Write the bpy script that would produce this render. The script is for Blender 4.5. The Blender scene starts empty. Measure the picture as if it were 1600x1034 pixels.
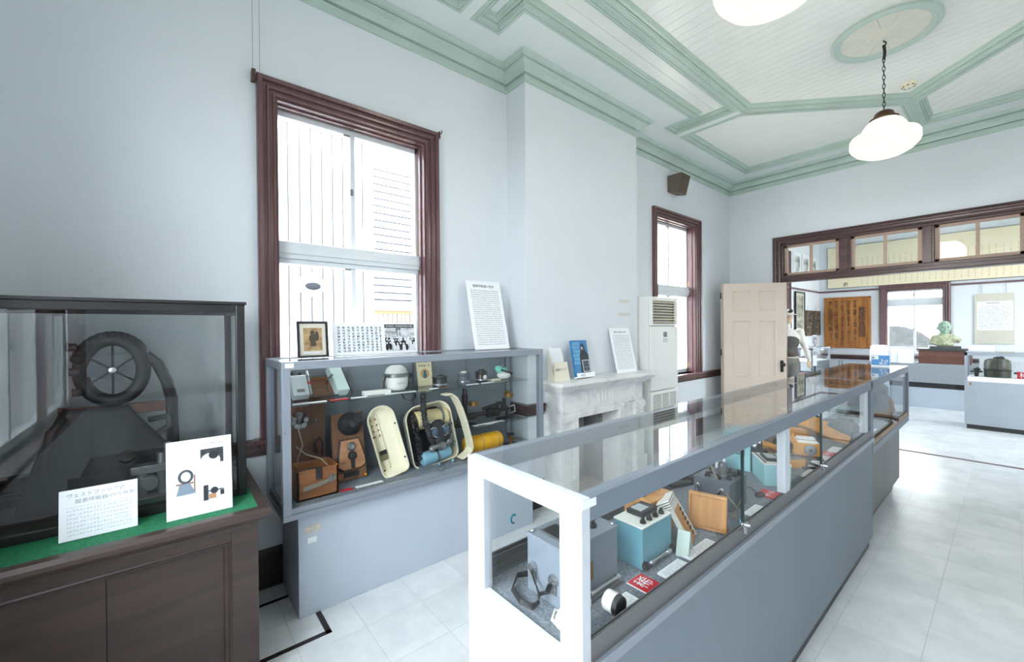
import bpy, bmesh, math, random
from mathutils import Vector, Matrix
from mathutils.geometry import tessellate_polygon

sc = bpy.context.scene
COL = sc.collection
PI = math.pi
random.seed(7)

# ------------------------------------------------------------------ camera, world, exposure
CAM_YAW, CAM_PITCH, CAM_ROLL, FOCAL = math.radians(50.206), math.radians(-0.262), math.radians(-0.508), 648.63
_F = Vector((-math.sin(CAM_YAW) * math.cos(CAM_PITCH), math.cos(CAM_YAW) * math.cos(CAM_PITCH), math.sin(CAM_PITCH)))
_R = Vector((math.cos(CAM_YAW), math.sin(CAM_YAW), 0))
_U = _R.cross(_F)
_R2 = math.cos(CAM_ROLL) * _R + math.sin(CAM_ROLL) * _U
_U2 = _R2.cross(_F)
cam_data = bpy.data.cameras.new('camera')
cam_data.sensor_width = 36.0
cam_data.lens = 36.0 * FOCAL / 1600.0
cam_data.clip_start = 0.02
cam_data.clip_end = 200
cam = bpy.data.objects.new('camera', cam_data)
COL.objects.link(cam)
cam.matrix_world = Matrix(((_R2.x, _U2.x, -_F.x, 0), (_R2.y, _U2.y, -_F.y, 0), (_R2.z, _U2.z, -_F.z, 1.5), (0, 0, 0, 1)))
sc.camera = cam

world = bpy.data.worlds.new('overcast_sky')
sc.world = world
world.use_nodes = True
wbg = world.node_tree.nodes['Background']
wbg.inputs['Color'].default_value = (0.88, 0.94, 1.0, 1)
wbg.inputs['Strength'].default_value = 7.5

def portal(x, y, z, w, h, rz):
    d = bpy.data.lights.new('window_portal', 'AREA')
    d.shape = 'RECTANGLE'
    d.size, d.size_y = w, h
    d.cycles.is_portal = True
    o = bpy.data.objects.new('window_portal', d)
    COL.objects.link(o)
    o.location = (x, y, z)
    # area lights shine along local -Z: turn -Z into the room
    o.rotation_euler = (PI / 2, 0, rz)
    return o

sc.view_settings.view_transform = 'Standard'
sc.view_settings.look = 'None'
sc.view_settings.gamma = 1.0
sc.view_settings.use_curve_mapping = False
sc.view_settings.exposure = 1.42
cy = sc.cycles
cy.use_denoising = True
cy.adaptive_threshold = 0.02
cy.max_bounces = 10
cy.diffuse_bounces = 5
cy.glossy_bounces = 5
cy.transparent_max_bounces = 32
cy.sample_clamp_indirect = 8.0
cy.caustics_reflective = False
cy.caustics_refractive = False

# ------------------------------------------------------------------ materials
MATS = {}

def _new(name):
    m = bpy.data.materials.new(name)
    m.use_nodes = True
    nt = m.node_tree
    nt.nodes.clear()
    out = nt.nodes.new('ShaderNodeOutputMaterial')
    MATS[name] = m
    return m, nt, out

def srgb(r, g, b):
    f = lambda c: (c / 255 / 12.92) if c / 255 <= 0.04045 else ((c / 255 + 0.055) / 1.055) ** 2.4
    return (f(r), f(g), f(b), 1)

def paint(name, rgb, rough=0.5, var=0.06, scale=6.0, bump=0.0, bscale=200.0, metal=0.0, spec=0.5, stretch=(1, 1, 1), coat=0.0):
    if name in MATS:
        return MATS[name]
    m, nt, out = _new(name)
    N, L = nt.nodes.new, nt.links.new
    b = N('ShaderNodeBsdfPrincipled')
    tc = N('ShaderNodeTexCoord')
    mp = N('ShaderNodeMapping')
    mp.inputs['Scale'].default_value = stretch
    L(tc.outputs['Object'], mp.inputs['Vector'])
    n = N('ShaderNodeTexNoise')
    n.inputs['Scale'].default_value = scale
    n.inputs['Detail'].default_value = 4
    L(mp.outputs[0], n.inputs['Vector'])
    r = N('ShaderNodeValToRGB')
    c = srgb(*rgb)
    r.color_ramp.elements[0].position = 0.3
    r.color_ramp.elements[1].position = 0.7
    r.color_ramp.elements[0].color = (c[0] * (1 - var), c[1] * (1 - var), c[2] * (1 - var), 1)
    r.color_ramp.elements[1].color = (min(1, c[0] * (1 + var)), min(1, c[1] * (1 + var)), min(1, c[2] * (1 + var)), 1)
    L(n.outputs['Fac'], r.inputs['Fac'])
    L(r.outputs[0], b.inputs['Base Color'])
    b.inputs['Roughness'].default_value = rough
    b.inputs['Metallic'].default_value = metal
    b.inputs['Specular IOR Level'].default_value = spec
    b.inputs['Coat Weight'].default_value = coat
    if bump:
        n2 = N('ShaderNodeTexNoise')
        n2.inputs['Scale'].default_value = bscale
        L(tc.outputs['Object'], n2.inputs['Vector'])
        bp = N('ShaderNodeBump')
        bp.inputs['Strength'].default_value = bump
        bp.inputs['Distance'].default_value = 0.002
        L(n2.outputs['Fac'], bp.inputs['Height'])
        L(bp.outputs[0], b.inputs['Normal'])
    L(b.outputs[0], out.inputs[0])
    return m

def wood(name, c1, c2, rough=0.45, axis='z', scale=8.0, spec=0.5):
    if name in MATS:
        return MATS[name]
    st = {'x': (0.12, 1, 1), 'y': (1, 0.12, 1), 'z': (1, 1, 0.12)}[axis]
    m, nt, out = _new(name)
    N, L = nt.nodes.new, nt.links.new
    b = N('ShaderNodeBsdfPrincipled')
    tc = N('ShaderNodeTexCoord')
    mp = N('ShaderNodeMapping')
    mp.inputs['Scale'].default_value = st
    L(tc.outputs['Object'], mp.inputs['Vector'])
    n = N('ShaderNodeTexNoise')
    n.inputs['Scale'].default_value = scale * 4
    n.inputs['Detail'].default_value = 6
    n.inputs['Distortion'].default_value = 0.6
    L(mp.outputs[0], n.inputs['Vector'])
    r = N('ShaderNodeValToRGB')
    r.color_ramp.elements[0].position = 0.32
    r.color_ramp.elements[1].position = 0.68
    r.color_ramp.elements[0].color = srgb(*c1)
    r.color_ramp.elements[1].color = srgb(*c2)
    L(n.outputs['Fac'], r.inputs['Fac'])
    L(r.outputs[0], b.inputs['Base Color'])
    b.inputs['Roughness'].default_value = rough
    b.inputs['Specular IOR Level'].default_value = spec
    L(b.outputs[0], out.inputs[0])
    return m

def glass(name='clear_glass', tint=(0.978, 0.988, 0.986), k=1.0):
    if name in MATS:
        return MATS[name]
    m, nt, out = _new(name)
    N, L = nt.nodes.new, nt.links.new
    g = N('ShaderNodeNewGeometry')
    d = N('ShaderNodeVectorMath'); d.operation = 'DOT_PRODUCT'
    L(g.outputs['Normal'], d.inputs[0]); L(g.outputs['Incoming'], d.inputs[1])
    a = N('ShaderNodeMath'); a.operation = 'ABSOLUTE'; L(d.outputs['Value'], a.inputs[0])
    s = N('ShaderNodeMath'); s.operation = 'SUBTRACT'; s.inputs[0].default_value = 1.0; L(a.outputs[0], s.inputs[1]); s.use_clamp = True
    p = N('ShaderNodeMath'); p.operation = 'POWER'; L(s.outputs[0], p.inputs[0]); p.inputs[1].default_value = 5.0
    mu = N('ShaderNodeMath'); mu.operation = 'MULTIPLY_ADD'; L(p.outputs[0], mu.inputs[0]); mu.inputs[1].default_value = 0.96 * k; mu.inputs[2].default_value = 0.04 * k; mu.use_clamp = True
    t = N('ShaderNodeBsdfTransparent'); t.inputs[0].default_value = (*tint, 1)
    gl = N('ShaderNodeBsdfGlossy'); gl.inputs['Roughness'].default_value = 0.0
    mx = N('ShaderNodeMixShader')
    L(mu.outputs[0], mx.inputs[0]); L(t.outputs[0], mx.inputs[1]); L(gl.outputs[0], mx.inputs[2])
    L(mx.outputs[0], out.inputs[0])
    return m

def lines(name, row=0.012, dens=260.0, paper=(244, 246, 250), ink=(60, 62, 70), vertical=False, fill=0.55, amount=0.85):
    """rows (or columns) of small unreadable print"""
    if name in MATS:
        return MATS[name]
    m, nt, out = _new(name)
    N, L = nt.nodes.new, nt.links.new
    tc = N('ShaderNodeTexCoord')
    sp = N('ShaderNodeSeparateXYZ'); L(tc.outputs['Object'], sp.inputs[0])
    along, across = ('Z', 'X') if vertical else ('X', 'Z')
    q = N('ShaderNodeMath'); q.operation = 'DIVIDE'; L(sp.outputs[across], q.inputs[0]); q.inputs[1].default_value = row
    fr = N('ShaderNodeMath'); fr.operation = 'FRACT'; L(q.outputs[0], fr.inputs[0])
    lt = N('ShaderNodeMath'); lt.operation = 'LESS_THAN'; L(fr.outputs[0], lt.inputs[0]); lt.inputs[1].default_value = fill
    n = N('ShaderNodeTexNoise'); n.inputs['Scale'].default_value = dens; n.inputs['Detail'].default_value = 1.0
    L(tc.outputs['Object'], n.inputs['Vector'])
    gt = N('ShaderNodeMath'); gt.operation = 'GREATER_THAN'; L(n.outputs['Fac'], gt.inputs[0]); gt.inputs[1].default_value = 0.47
    mm = N('ShaderNodeMath'); mm.operation = 'MULTIPLY'; L(lt.outputs[0], mm.inputs[0]); L(gt.outputs[0], mm.inputs[1])
    q2 = N('ShaderNodeMath'); q2.operation = 'DIVIDE'; L(sp.outputs[along], q2.inputs[0]); q2.inputs[1].default_value = row * 0.62
    f2 = N('ShaderNodeMath'); f2.operation = 'FRACT'; L(q2.outputs[0], f2.inputs[0])
    l2 = N('ShaderNodeMath'); l2.operation = 'LESS_THAN'; L(f2.outputs[0], l2.inputs[0]); l2.inputs[1].default_value = 0.76
    m1 = N('ShaderNodeMath'); m1.operation = 'MULTIPLY'; L(mm.outputs[0], m1.inputs[0]); L(l2.outputs[0], m1.inputs[1])
    m2 = N('ShaderNodeMath'); m2.operation = 'MULTIPLY'; L(m1.outputs[0], m2.inputs[0]); m2.inputs[1].default_value = amount
    mix = N('ShaderNodeMix'); mix.data_type = 'RGBA'
    L(m2.outputs[0], mix.inputs['Factor']); mix.inputs['A'].default_value = srgb(*paper); mix.inputs['B'].default_value = srgb(*ink)
    b = N('ShaderNodeBsdfPrincipled'); b.inputs['Roughness'].default_value = 0.6
    L(mix.outputs['Result'], b.inputs['Base Color']); L(b.outputs[0], out.inputs[0])
    return m

def photo(name, cols, scale=30.0, rough=0.4, stretch=(1, 1, 1), detail=3.0):
    """flat printed picture: blotches in the given tones (dark to light)"""
    if name in MATS:
        return MATS[name]
    m, nt, out = _new(name)
    N, L = nt.nodes.new, nt.links.new
    tc = N('ShaderNodeTexCoord')
    mp = N('ShaderNodeMapping'); mp.inputs['Scale'].default_value = stretch
    L(tc.outputs['Object'], mp.inputs['Vector'])
    n = N('ShaderNodeTexNoise'); n.inputs['Scale'].default_value = scale; n.inputs['Detail'].default_value = detail
    L(mp.outputs[0], n.inputs['Vector'])
    r = N('ShaderNodeValToRGB')
    e = r.color_ramp.elements
    k = len(cols)
    e[0].position, e[0].color = 0.36, srgb(*cols[0])
    e[1].position, e[1].color = 0.64, srgb(*cols[-1])
    for i in range(1, k - 1):
        x = e.new(0.36 + 0.28 * i / (k - 1)); x.color = srgb(*cols[i])
    L(n.outputs['Fac'], r.inputs[0])
    b = N('ShaderNodeBsdfPrincipled'); b.inputs['Roughness'].default_value = rough
    L(r.outputs[0], b.inputs['Base Color']); L(b.outputs[0], out.inputs[0])
    return m

def glow(name, rgb, strength):
    m, nt, out = _new(name)
    e = nt.nodes.new('ShaderNodeEmission')
    e.inputs[0].default_value = srgb(*rgb); e.inputs[1].default_value = strength
    nt.links.new(e.outputs[0], out.inputs[0])
    return m

def floor_material():
    m, nt, out = _new('vinyl_tile')
    N, L = nt.nodes.new, nt.links.new
    tc = N('ShaderNodeTexCoord'); g = N('ShaderNodeNewGeometry'); oi = N('ShaderNodeObjectInfo')
    n = N('ShaderNodeTexNoise'); n.inputs['Scale'].default_value = 5.0; n.inputs['Detail'].default_value = 8; n.inputs['Roughness'].default_value = 0.65
    L(g.outputs['Position'], n.inputs['Vector'])
    r = N('ShaderNodeValToRGB')
    r.color_ramp.elements[0].position, r.color_ramp.elements[0].color = 0.30, srgb(214, 219, 222)
    r.color_ramp.elements[1].position, r.color_ramp.elements[1].color = 0.62, srgb(232, 235, 237)
    L(n.outputs['Fac'], r.inputs[0])
    # scuffs: sparse brown specks that belong to the tile
    n2 = N('ShaderNodeTexNoise'); n2.inputs['Scale'].default_value = 9.0; n2.inputs['Detail'].default_value = 10; n2.inputs['Roughness'].default_value = 0.75
    mp = N('ShaderNodeMapping'); mp.inputs['Scale'].default_value = (2.0, 0.8, 1); L(g.outputs['Position'], mp.inputs['Vector']); L(mp.outputs[0], n2.inputs['Vector'])
    r2 = N('ShaderNodeValToRGB')
    r2.color_ramp.elements[0].position, r2.color_ramp.elements[0].color = 0.695, (0, 0, 0, 1)
    r2.color_ramp.elements[1].position, r2.color_ramp.elements[1].color = 0.74, (0.5, 0.5, 0.5, 1)
    L(n2.outputs['Fac'], r2.inputs[0])
    mx = N('ShaderNodeMix'); mx.data_type = 'RGBA'
    L(r2.outputs[0], mx.inputs['Factor']); L(r.outputs[0], mx.inputs['A']); mx.inputs['B'].default_value = srgb(120, 96, 84)
    rr = N('ShaderNodeMath'); rr.operation = 'MULTIPLY_ADD'; L(oi.outputs['Random'], rr.inputs[0]); rr.inputs[1].default_value = 0.08; rr.inputs[2].default_value = 0.96
    hv = N('ShaderNodeHueSaturation'); L(mx.outputs['Result'], hv.inputs['Color']); L(rr.outputs[0], hv.inputs['Value'])
    b = N('ShaderNodeBsdfPrincipled')
    L(hv.outputs[0], b.inputs['Base Color'])
    ro = N('ShaderNodeMath'); ro.operation = 'MULTIPLY_ADD'; L(n.outputs['Fac'], ro.inputs[0]); ro.inputs[1].default_value = 0.10; ro.inputs[2].default_value = 0.20
    L(ro.outputs[0], b.inputs['Roughness'])
    bp = N('ShaderNodeBump'); bp.inputs['Strength'].default_value = 0.05; bp.inputs['Distance'].default_value = 0.006
    n3 = N('ShaderNodeTexNoise'); n3.inputs['Scale'].default_value = 7; L(g.outputs['Position'], n3.inputs['Vector'])
    L(n3.outputs['Fac'], bp.inputs['Height']); L(bp.outputs[0], b.inputs['Normal'])
    L(b.outputs[0], out.inputs[0])
    return m

def marble():
    m, nt, out = _new('white_marble')
    N, L = nt.nodes.new, nt.links.new
    g = N('ShaderNodeNewGeometry')
    n = N('ShaderNodeTexNoise'); n.inputs['Scale'].default_value = 5; n.inputs['Detail'].default_value = 9; n.inputs['Distortion'].default_value = 1.4
    L(g.outputs['Position'], n.inputs['Vector'])
    r = N('ShaderNodeValToRGB')
    r.color_ramp.elements[0].position, r.color_ramp.elements[0].color = 0.36, srgb(214, 214, 215)
    r.color_ramp.elements[1].position, r.color_ramp.elements[1].color = 0.52, srgb(234, 233, 231)
    L(n.outputs['Fac'], r.inputs[0])
    b = N('ShaderNodeBsdfPrincipled'); b.inputs['Roughness'].default_value = 0.3
    L(r.outputs[0], b.inputs['Base Color']); L(b.outputs[0], out.inputs[0])
    return m

WALL = paint('white_wallpaper', (225, 230, 235), 0.75, 0.012, 3, 0.3, 160)
GREEN = paint('sage_green_gloss', (186, 205, 196), 0.3, 0.05, 5)
CEIL = paint('pale_ceiling_gloss', (230, 237, 236), 0.2, 0.02, 4)
BOARD = paint('pale_ceiling_board', (238, 241, 236), 0.2, 0.02, 5, 0.12, 30)
MAROON = wood('maroon_gloss_wood', (96, 68, 70), (110, 80, 82), 0.25, 'z', 6)
DARKWOOD = wood('dark_brown_gloss_wood', (66, 46, 45), (90, 64, 62), 0.3, 'x', 6)
BLACKWOOD = paint('black_brown_skirting', (42, 36, 36), 0.4, 0.1)
BEIGE = paint('beige_gloss_paint', (214, 198, 184), 0.4, 0.025, 4, 0.15, 60)
TRANSOM = paint('tan_transom_paint', (178, 152, 134), 0.5, 0.08, 40)
ALU_W = paint('white_sash_paint', (222, 228, 232), 0.35, 0.02)
GLASS = glass()
SGLASS = glass('sliding_door_glass', (0.982, 0.990, 0.988), 0.5)
WGLASS = glass('window_glass', (0.98, 0.99, 0.99), 1.0)
FLOOR = floor_material()
JOINT = paint('tile_joint', (186, 191, 194), 0.5, 0.05)
MARBLE = marble()
GREYP = paint('blue_grey_case_paint', (190, 200, 212), 0.5, 0.03, 3)
GREYC = paint('grey_case_paint', (122, 131, 140), 0.5, 0.05, 3, stretch=(1, 1, 0.2))
ALU = paint('anodised_aluminium', (152, 159, 169), 0.35, 0.03, metal=0.35)
ALUD = paint('dull_aluminium_channel', (118, 117, 118), 0.4, 0.05, metal=0.4)
RAIL = paint('dark_grey_rail_paint', (116, 125, 137), 0.4, 0.04)
LIGHTP = paint('white_case_frame_paint', (204, 208, 214), 0.4, 0.01)
BACKP = paint('dark_grey_back_panel', (120, 128, 136), 0.6, 0.05)
CARPET = paint('speckled_blue_grey_carpet', (124, 131, 140), 0.95, 0.4, 110, 0.6, 260)
BLACK = paint('black_lacquer', (34, 33, 34), 0.35, 0.1)
RUBBER = paint('black_rubber', (32, 33, 36), 0.55, 0.15, 30)
LEATHER = paint('worn_black_leather', (34, 36, 39), 0.55, 0.08, 3)
BROWN = wood('brown_cabinet_wood', (58, 46, 42), (72, 58, 52), 0.4, 'y', 4)
FELT = paint('green_felt', (34, 122, 82), 0.95, 0.3, 90, 0.8, 300)
WHITE = paint('white_card', (244, 246, 250), 0.55, 0.01)
PAPER = paint('white_paper', (240, 242, 244), 0.7, 0.015)
INK = paint('black_ink', (40, 40, 46), 0.6, 0.05)
CHROME = paint('worn_chrome', (190, 192, 196), 0.22, 0.08, metal=0.9)
STEEL = paint('dull_steel', (138, 140, 142), 0.4, 0.15, metal=0.7)
BRASS = paint('old_brass', (150, 116, 70), 0.38, 0.2, metal=0.8)
IRON = paint('dark_iron_fittings', (48, 46, 46), 0.5, 0.25, 20, metal=0.4)
BOXWOOD = wood('stained_box_wood', (120, 74, 40), (152, 98, 56), 0.45, 'y', 8)
OAK = wood('light_oak', (176, 122, 66), (204, 152, 92), 0.45, 'z', 8)
CREAM = paint('cream_enamel', (238, 230, 204), 0.3, 0.04, 6)
LBLUE = paint('sky_blue_enamel', (128, 176, 196), 0.4, 0.06, 10)
YELLOW = paint('worn_yellow_paint', (222, 164, 22), 0.45, 0.12, 14)
RED = paint('red_card', (206, 26, 44), 0.5, 0.03)
TEAL = paint('teal_meter_paint', (106, 158, 172), 0.4, 0.04)
PTEAL = paint('pale_teal_meter_paint', (156, 205, 212), 0.4, 0.03)
INSTR = paint('slate_instrument_paint', (84, 90, 100), 0.45, 0.08)
LINSTR = paint('grey_instrument_paint', (128, 136, 147), 0.45, 0.06)
IVORY = paint('ivory_panel', (226, 226, 220), 0.4, 0.02)
ACW = paint('air_conditioner_white', (232, 232, 228), 0.45, 0.01)
MINT = paint('mint_rubber', (134, 216, 196), 0.5, 0.08)
ORANGE = paint('orange_instrument_paint', (222, 150, 28), 0.45, 0.12, 20)

# ------------------------------------------------------------------ mesh helpers
class MB:
    def __init__(self):
        self.v, self.f = [], []

    def add(self, vs, fs):
        n = len(self.v)
        self.v += [tuple(p) for p in vs]
        self.f += [tuple(i + n for i in q) for q in fs]
        return self

    def box(self, x0, y0, z0, x1, y1, z1):
        if x0 > x1: x0, x1 = x1, x0
        if y0 > y1: y0, y1 = y1, y0
        if z0 > z1: z0, z1 = z1, z0
        return self.add([(x0, y0, z0), (x1, y0, z0), (x1, y1, z0), (x0, y1, z0), (x0, y0, z1), (x1, y0, z1), (x1, y1, z1), (x0, y1, z1)],
                        [(0, 3, 2, 1), (4, 5, 6, 7), (0, 1, 5, 4), (1, 2, 6, 5), (2, 3, 7, 6), (3, 0, 4, 7)])

    def obox(self, c, size, m):
        s = MB().box(-size[0] / 2, -size[1] / 2, -size[2] / 2, size[0] / 2, size[1] / 2, size[2] / 2)
        M = Matrix.Translation(c) @ m.to_4x4()
        return self.add([M @ Vector(p) for p in s.v], s.f)

    def cyl(self, p0, p1, r0, r1=None, n=16, cap=True):
        r1 = r0 if r1 is None else r1
        p0, p1 = Vector(p0), Vector(p1)
        d = (p1 - p0).normalized()
        a = d.orthogonal().normalized(); b = d.cross(a)
        vs = []
        for p, r in ((p0, r0), (p1, r1)):
            for i in range(n):
                t = 2 * PI * i / n
                vs.append(p + (a * math.cos(t) + b * math.sin(t)) * r)
        fs = [(i, (i + 1) % n, n + (i + 1) % n, n + i) for i in range(n)]
        if cap:
            fs += [tuple(range(n - 1, -1, -1)), tuple(range(n, 2 * n))]
        return self.add(vs, fs)

    def tube(self, pts, r, n=8, closed=False):
        pts = [Vector(p) for p in pts]
        k = len(pts)
        rs = r if isinstance(r, (list, tuple)) else [r] * k
        vs, prev = [], None
        for i, p in enumerate(pts):
            a = pts[i - 1] if (i > 0 or closed) else p
            c = pts[(i + 1) % k] if (i < k - 1 or closed) else p
            d = (c - a)
            d = d.normalized() if d.length > 1e-9 else Vector((0, 0, 1))
            u = d.orthogonal().normalized() if prev is None else (prev - d * prev.dot(d)).normalized()
            prev = u
            w = d.cross(u)
            for j in range(n):
                t = 2 * PI * j / n
                vs.append(p + (u * math.cos(t) + w * math.sin(t)) * rs[i])
        fs = []
        for i in range(k if closed else k - 1):
            for j in range(n):
                fs.append((i * n + j, i * n + (j + 1) % n, ((i + 1) % k) * n + (j + 1) % n, ((i + 1) % k) * n + j))
        if not closed:
            fs += [tuple(range(n - 1, -1, -1)), tuple(range((k - 1) * n, k * n))]
        return self.add(vs, fs)

    def strap(self, pts, w, t, side):
        """flat band along pts, width w along vectors side, thickness t"""
        pts = [Vector(p) for p in pts]
        sd = Vector(side).normalized()
        k = len(pts); vs = []
        for i, p in enumerate(pts):
            d = (pts[min(i + 1, k - 1)] - pts[max(i - 1, 0)]).normalized()
            s = (sd - d * sd.dot(d)).normalized()
            nn = d.cross(s)
            for a, b in ((-1, -1), (1, -1), (1, 1), (-1, 1)):
                vs.append(p + s * (a * w / 2) + nn * (b * t / 2))
        fs = []
        for i in range(k - 1):
            for j in range(4):
                fs.append((i * 4 + j, i * 4 + (j + 1) % 4, i * 4 + 4 + (j + 1) % 4, i * 4 + 4 + j))
        fs += [(3, 2, 1, 0), tuple(range(4 * k - 4, 4 * k))]
        return self.add(vs, fs)

    def lathe(self, prof, c=(0, 0, 0), n=24, axis='z'):
        vs = []
        for r, z in prof:
            for i in range(n):
                t = 2 * PI * i / n
                x, y = r * math.cos(t), r * math.sin(t)
                p = {'z': (x, y, z), 'x': (z, x, y), 'y': (y, z, x)}[axis]
                vs.append((c[0] + p[0], c[1] + p[1], c[2] + p[2]))
        fs = []
        for k in range(len(prof) - 1):
            for i in range(n):
                fs.append((k * n + i, k * n + (i + 1) % n, (k + 1) * n + (i + 1) % n, (k + 1) * n + i))
        fs += [tuple(range(n - 1, -1, -1)), tuple(range((len(prof) - 1) * n, len(prof) * n))]
        return self.add(vs, fs)

    def ball(self, c, rx, ry=None, rz=None, n=16, k=10):
        ry = rx if ry is None else ry
        rz = rx if rz is None else rz
        vs = [(c[0], c[1], c[2] - rz)]
        for j in range(1, k):
            ph = -PI / 2 + PI * j / k
            for i in range(n):
                t = 2 * PI * i / n
                vs.append((c[0] + rx * math.cos(ph) * math.cos(t), c[1] + ry * math.cos(ph) * math.sin(t), c[2] + rz * math.sin(ph)))
        vs.append((c[0], c[1], c[2] + rz))
        fs = [(0, 1 + (i + 1) % n, 1 + i) for i in range(n)]
        for j in range(k - 2):
            for i in range(n):
                a = 1 + j * n
                fs.append((a + i, a + (i + 1) % n, a + n + (i + 1) % n, a + n + i))
        a = 1 + (k - 2) * n
        fs += [(a + i, a + (i + 1) % n, len(vs) - 1) for i in range(n)]
        return self.add(vs, fs)

    def prism(self, poly, h0, h1, to3=lambda a, b, h: (a, b, h)):
        n = len(poly)
        vs = [to3(a, b, h0) for a, b in poly] + [to3(a, b, h1) for a, b in poly]
        fs = [tuple(range(n - 1, -1, -1)), tuple(range(n, 2 * n))]
        fs += [(i, (i + 1) % n, n + (i + 1) % n, n + i) for i in range(n)]
        return self.add(vs, fs)

    def sweep(self, path, prof, closed=False, to3=lambda a, b, h: (a, b, h), caps=True):
        """profile (offset to the left of the path, height) along a mitred plan path"""
        P = [Vector(p) for p in path]
        k = len(P); vs = []
        for i in range(k):
            d0 = (P[i] - P[i - 1]).normalized() if (i > 0 or closed) else None
            d1 = (P[(i + 1) % k] - P[i]).normalized() if (i < k - 1 or closed) else None
            n0 = Vector((-d0.y, d0.x)) if d0 else None
            n1 = Vector((-d1.y, d1.x)) if d1 else None
            if n0 is None: m = n1
            elif n1 is None: m = n0
            else:
                m = (n0 + n1)
                m = m / max(1e-6, m.dot(n0)) if m.length > 1e-6 else n0
            for o, h in prof:
                q = P[i] + m * o
                vs.append(to3(q.x, q.y, h))
        s = len(prof); fs = []
        for i in range(k if closed else k - 1):
            for j in range(s - 1):
                a, b = i * s + j, ((i + 1) % k) * s + j
                fs.append((a, a + 1, b + 1, b))
        if not closed and caps:
            fs += [tuple(range(s)), tuple(range((k - 1) * s + s - 1, (k - 1) * s - 1, -1))]
        return self.add(vs, fs)

    def xf(self, M):
        self.v = [tuple(M @ Vector(p)) for p in self.v]
        return self

    def build(self, name, mat, parent=None, bevel=0.0, smooth=False, world=False, segs=2, recalc=True):
        v = self.v
        if world and parent is not None:
            r = parent
            while r.parent is not None: r = r.parent
            l = r.location
            v = [(p[0] - l[0], p[1] - l[1], p[2] - l[2]) for p in v]
        me = bpy.data.meshes.new(name)
        me.from_pydata(v, [], self.f)
        if recalc:
            bm = bmesh.new(); bm.from_mesh(me)
            bmesh.ops.recalc_face_normals(bm, faces=bm.faces)
            bm.to_mesh(me); bm.free()
        me.materials.append(mat)
        if smooth:
            me.shade_smooth()
            if smooth != 'all':
                me.set_sharp_from_angle(angle=math.radians(40))
        o = bpy.data.objects.new(name, me)
        COL.objects.link(o)
        o.parent = parent
        if bevel:
            b = o.modifiers.new('bevel', 'BEVEL')
            b.width = bevel; b.segments = segs; b.limit_method = 'ANGLE'; b.angle_limit = math.radians(40)
        return o

def tag(o, label=None, cat=None, group=None, kind=None):
    if label: o['label'] = label
    if cat: o['category'] = cat
    if group: o['group'] = group
    if kind: o['kind'] = kind
    return o

def thing(name, label, cat, loc=(0, 0, 0), rz=0.0, group=None, tilt=0.0):
    o = bpy.data.objects.new(name, None)
    COL.objects.link(o)
    o.empty_display_size = 0.05
    o.location = loc
    o.rotation_euler = (tilt, 0, rz)
    return tag(o, label, cat, group)

def shell(name, loc=(0, 0, 0), rz=0.0):
    o = bpy.data.objects.new(name, None)
    COL.objects.link(o)
    o.location = loc; o.rotation_euler = (0, 0, rz)
    return tag(o, kind='structure')

def struct(o):
    return tag(o, kind='structure')

_tcache = {}
def text(name, s, size, mat, parent, loc, rot=(PI / 2, 0, 0), align='LEFT', vertical=False, shear=0.0, extrude=0.0, world=False, sx=1.0):
    key = (s, size, align, vertical, shear, extrude)
    if key in _tcache:
        me = _tcache[key].copy(); me.materials.clear()
    else:
        c = bpy.data.curves.new('lettering', 'FONT')
        c.body = '\n'.join(s) if vertical else s
        c.size = size; c.align_x = align; c.resolution_u = 1; c.shear = shear; c.extrude = extrude
        if vertical: c.space_line = 0.86
        tmp = bpy.data.objects.new('lettering', c)
        COL.objects.link(tmp)
        dg = bpy.context.evaluated_depsgraph_get()
        me = bpy.data.meshes.new_from_object(tmp.evaluated_get(dg))
        bpy.data.objects.remove(tmp); bpy.data.curves.remove(c)
        _tcache[key] = me
    me.materials.clear()
    me.materials.append(mat)
    o = bpy.data.objects.new(name, me)
    COL.objects.link(o)
    o.parent = parent
    if world and parent is not None:
        loc = Vector(loc) - parent.location
    o.location = loc
    o.rotation_euler = rot
    o.scale = (sx, 1, 1)
    return o

def holes(mb, to3, u0, u1, z0, z1, hs):
    us = sorted({u0, u1, *[h[0] for h in hs], *[h[1] for h in hs]})
    zs = sorted({z0, z1, *[h[2] for h in hs], *[h[3] for h in hs]})
    for i in range(len(us) - 1):
        for j in range(len(zs) - 1):
            cu, cz = (us[i] + us[i + 1]) / 2, (zs[j] + zs[j + 1]) / 2
            if any(h[0] < cu < h[1] and h[2] < cz < h[3] for h in hs): continue
            to3(mb, us[i], us[i + 1], zs[j], zs[j + 1])
    return mb

# ------------------------------------------------------------------ the setting
XL, XR, YN, YB, YB2, YF = -2.80, 1.56, -0.60, 6.77, 6.92, 11.50
ZS, ZP, ZT = 3.70, 3.752, 3.95
CX, CY = -0.62, 3.085
BX, BY0, BY1 = -2.555, 2.29, 3.88
WZ0, WZ1 = 0.88, 2.89

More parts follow.
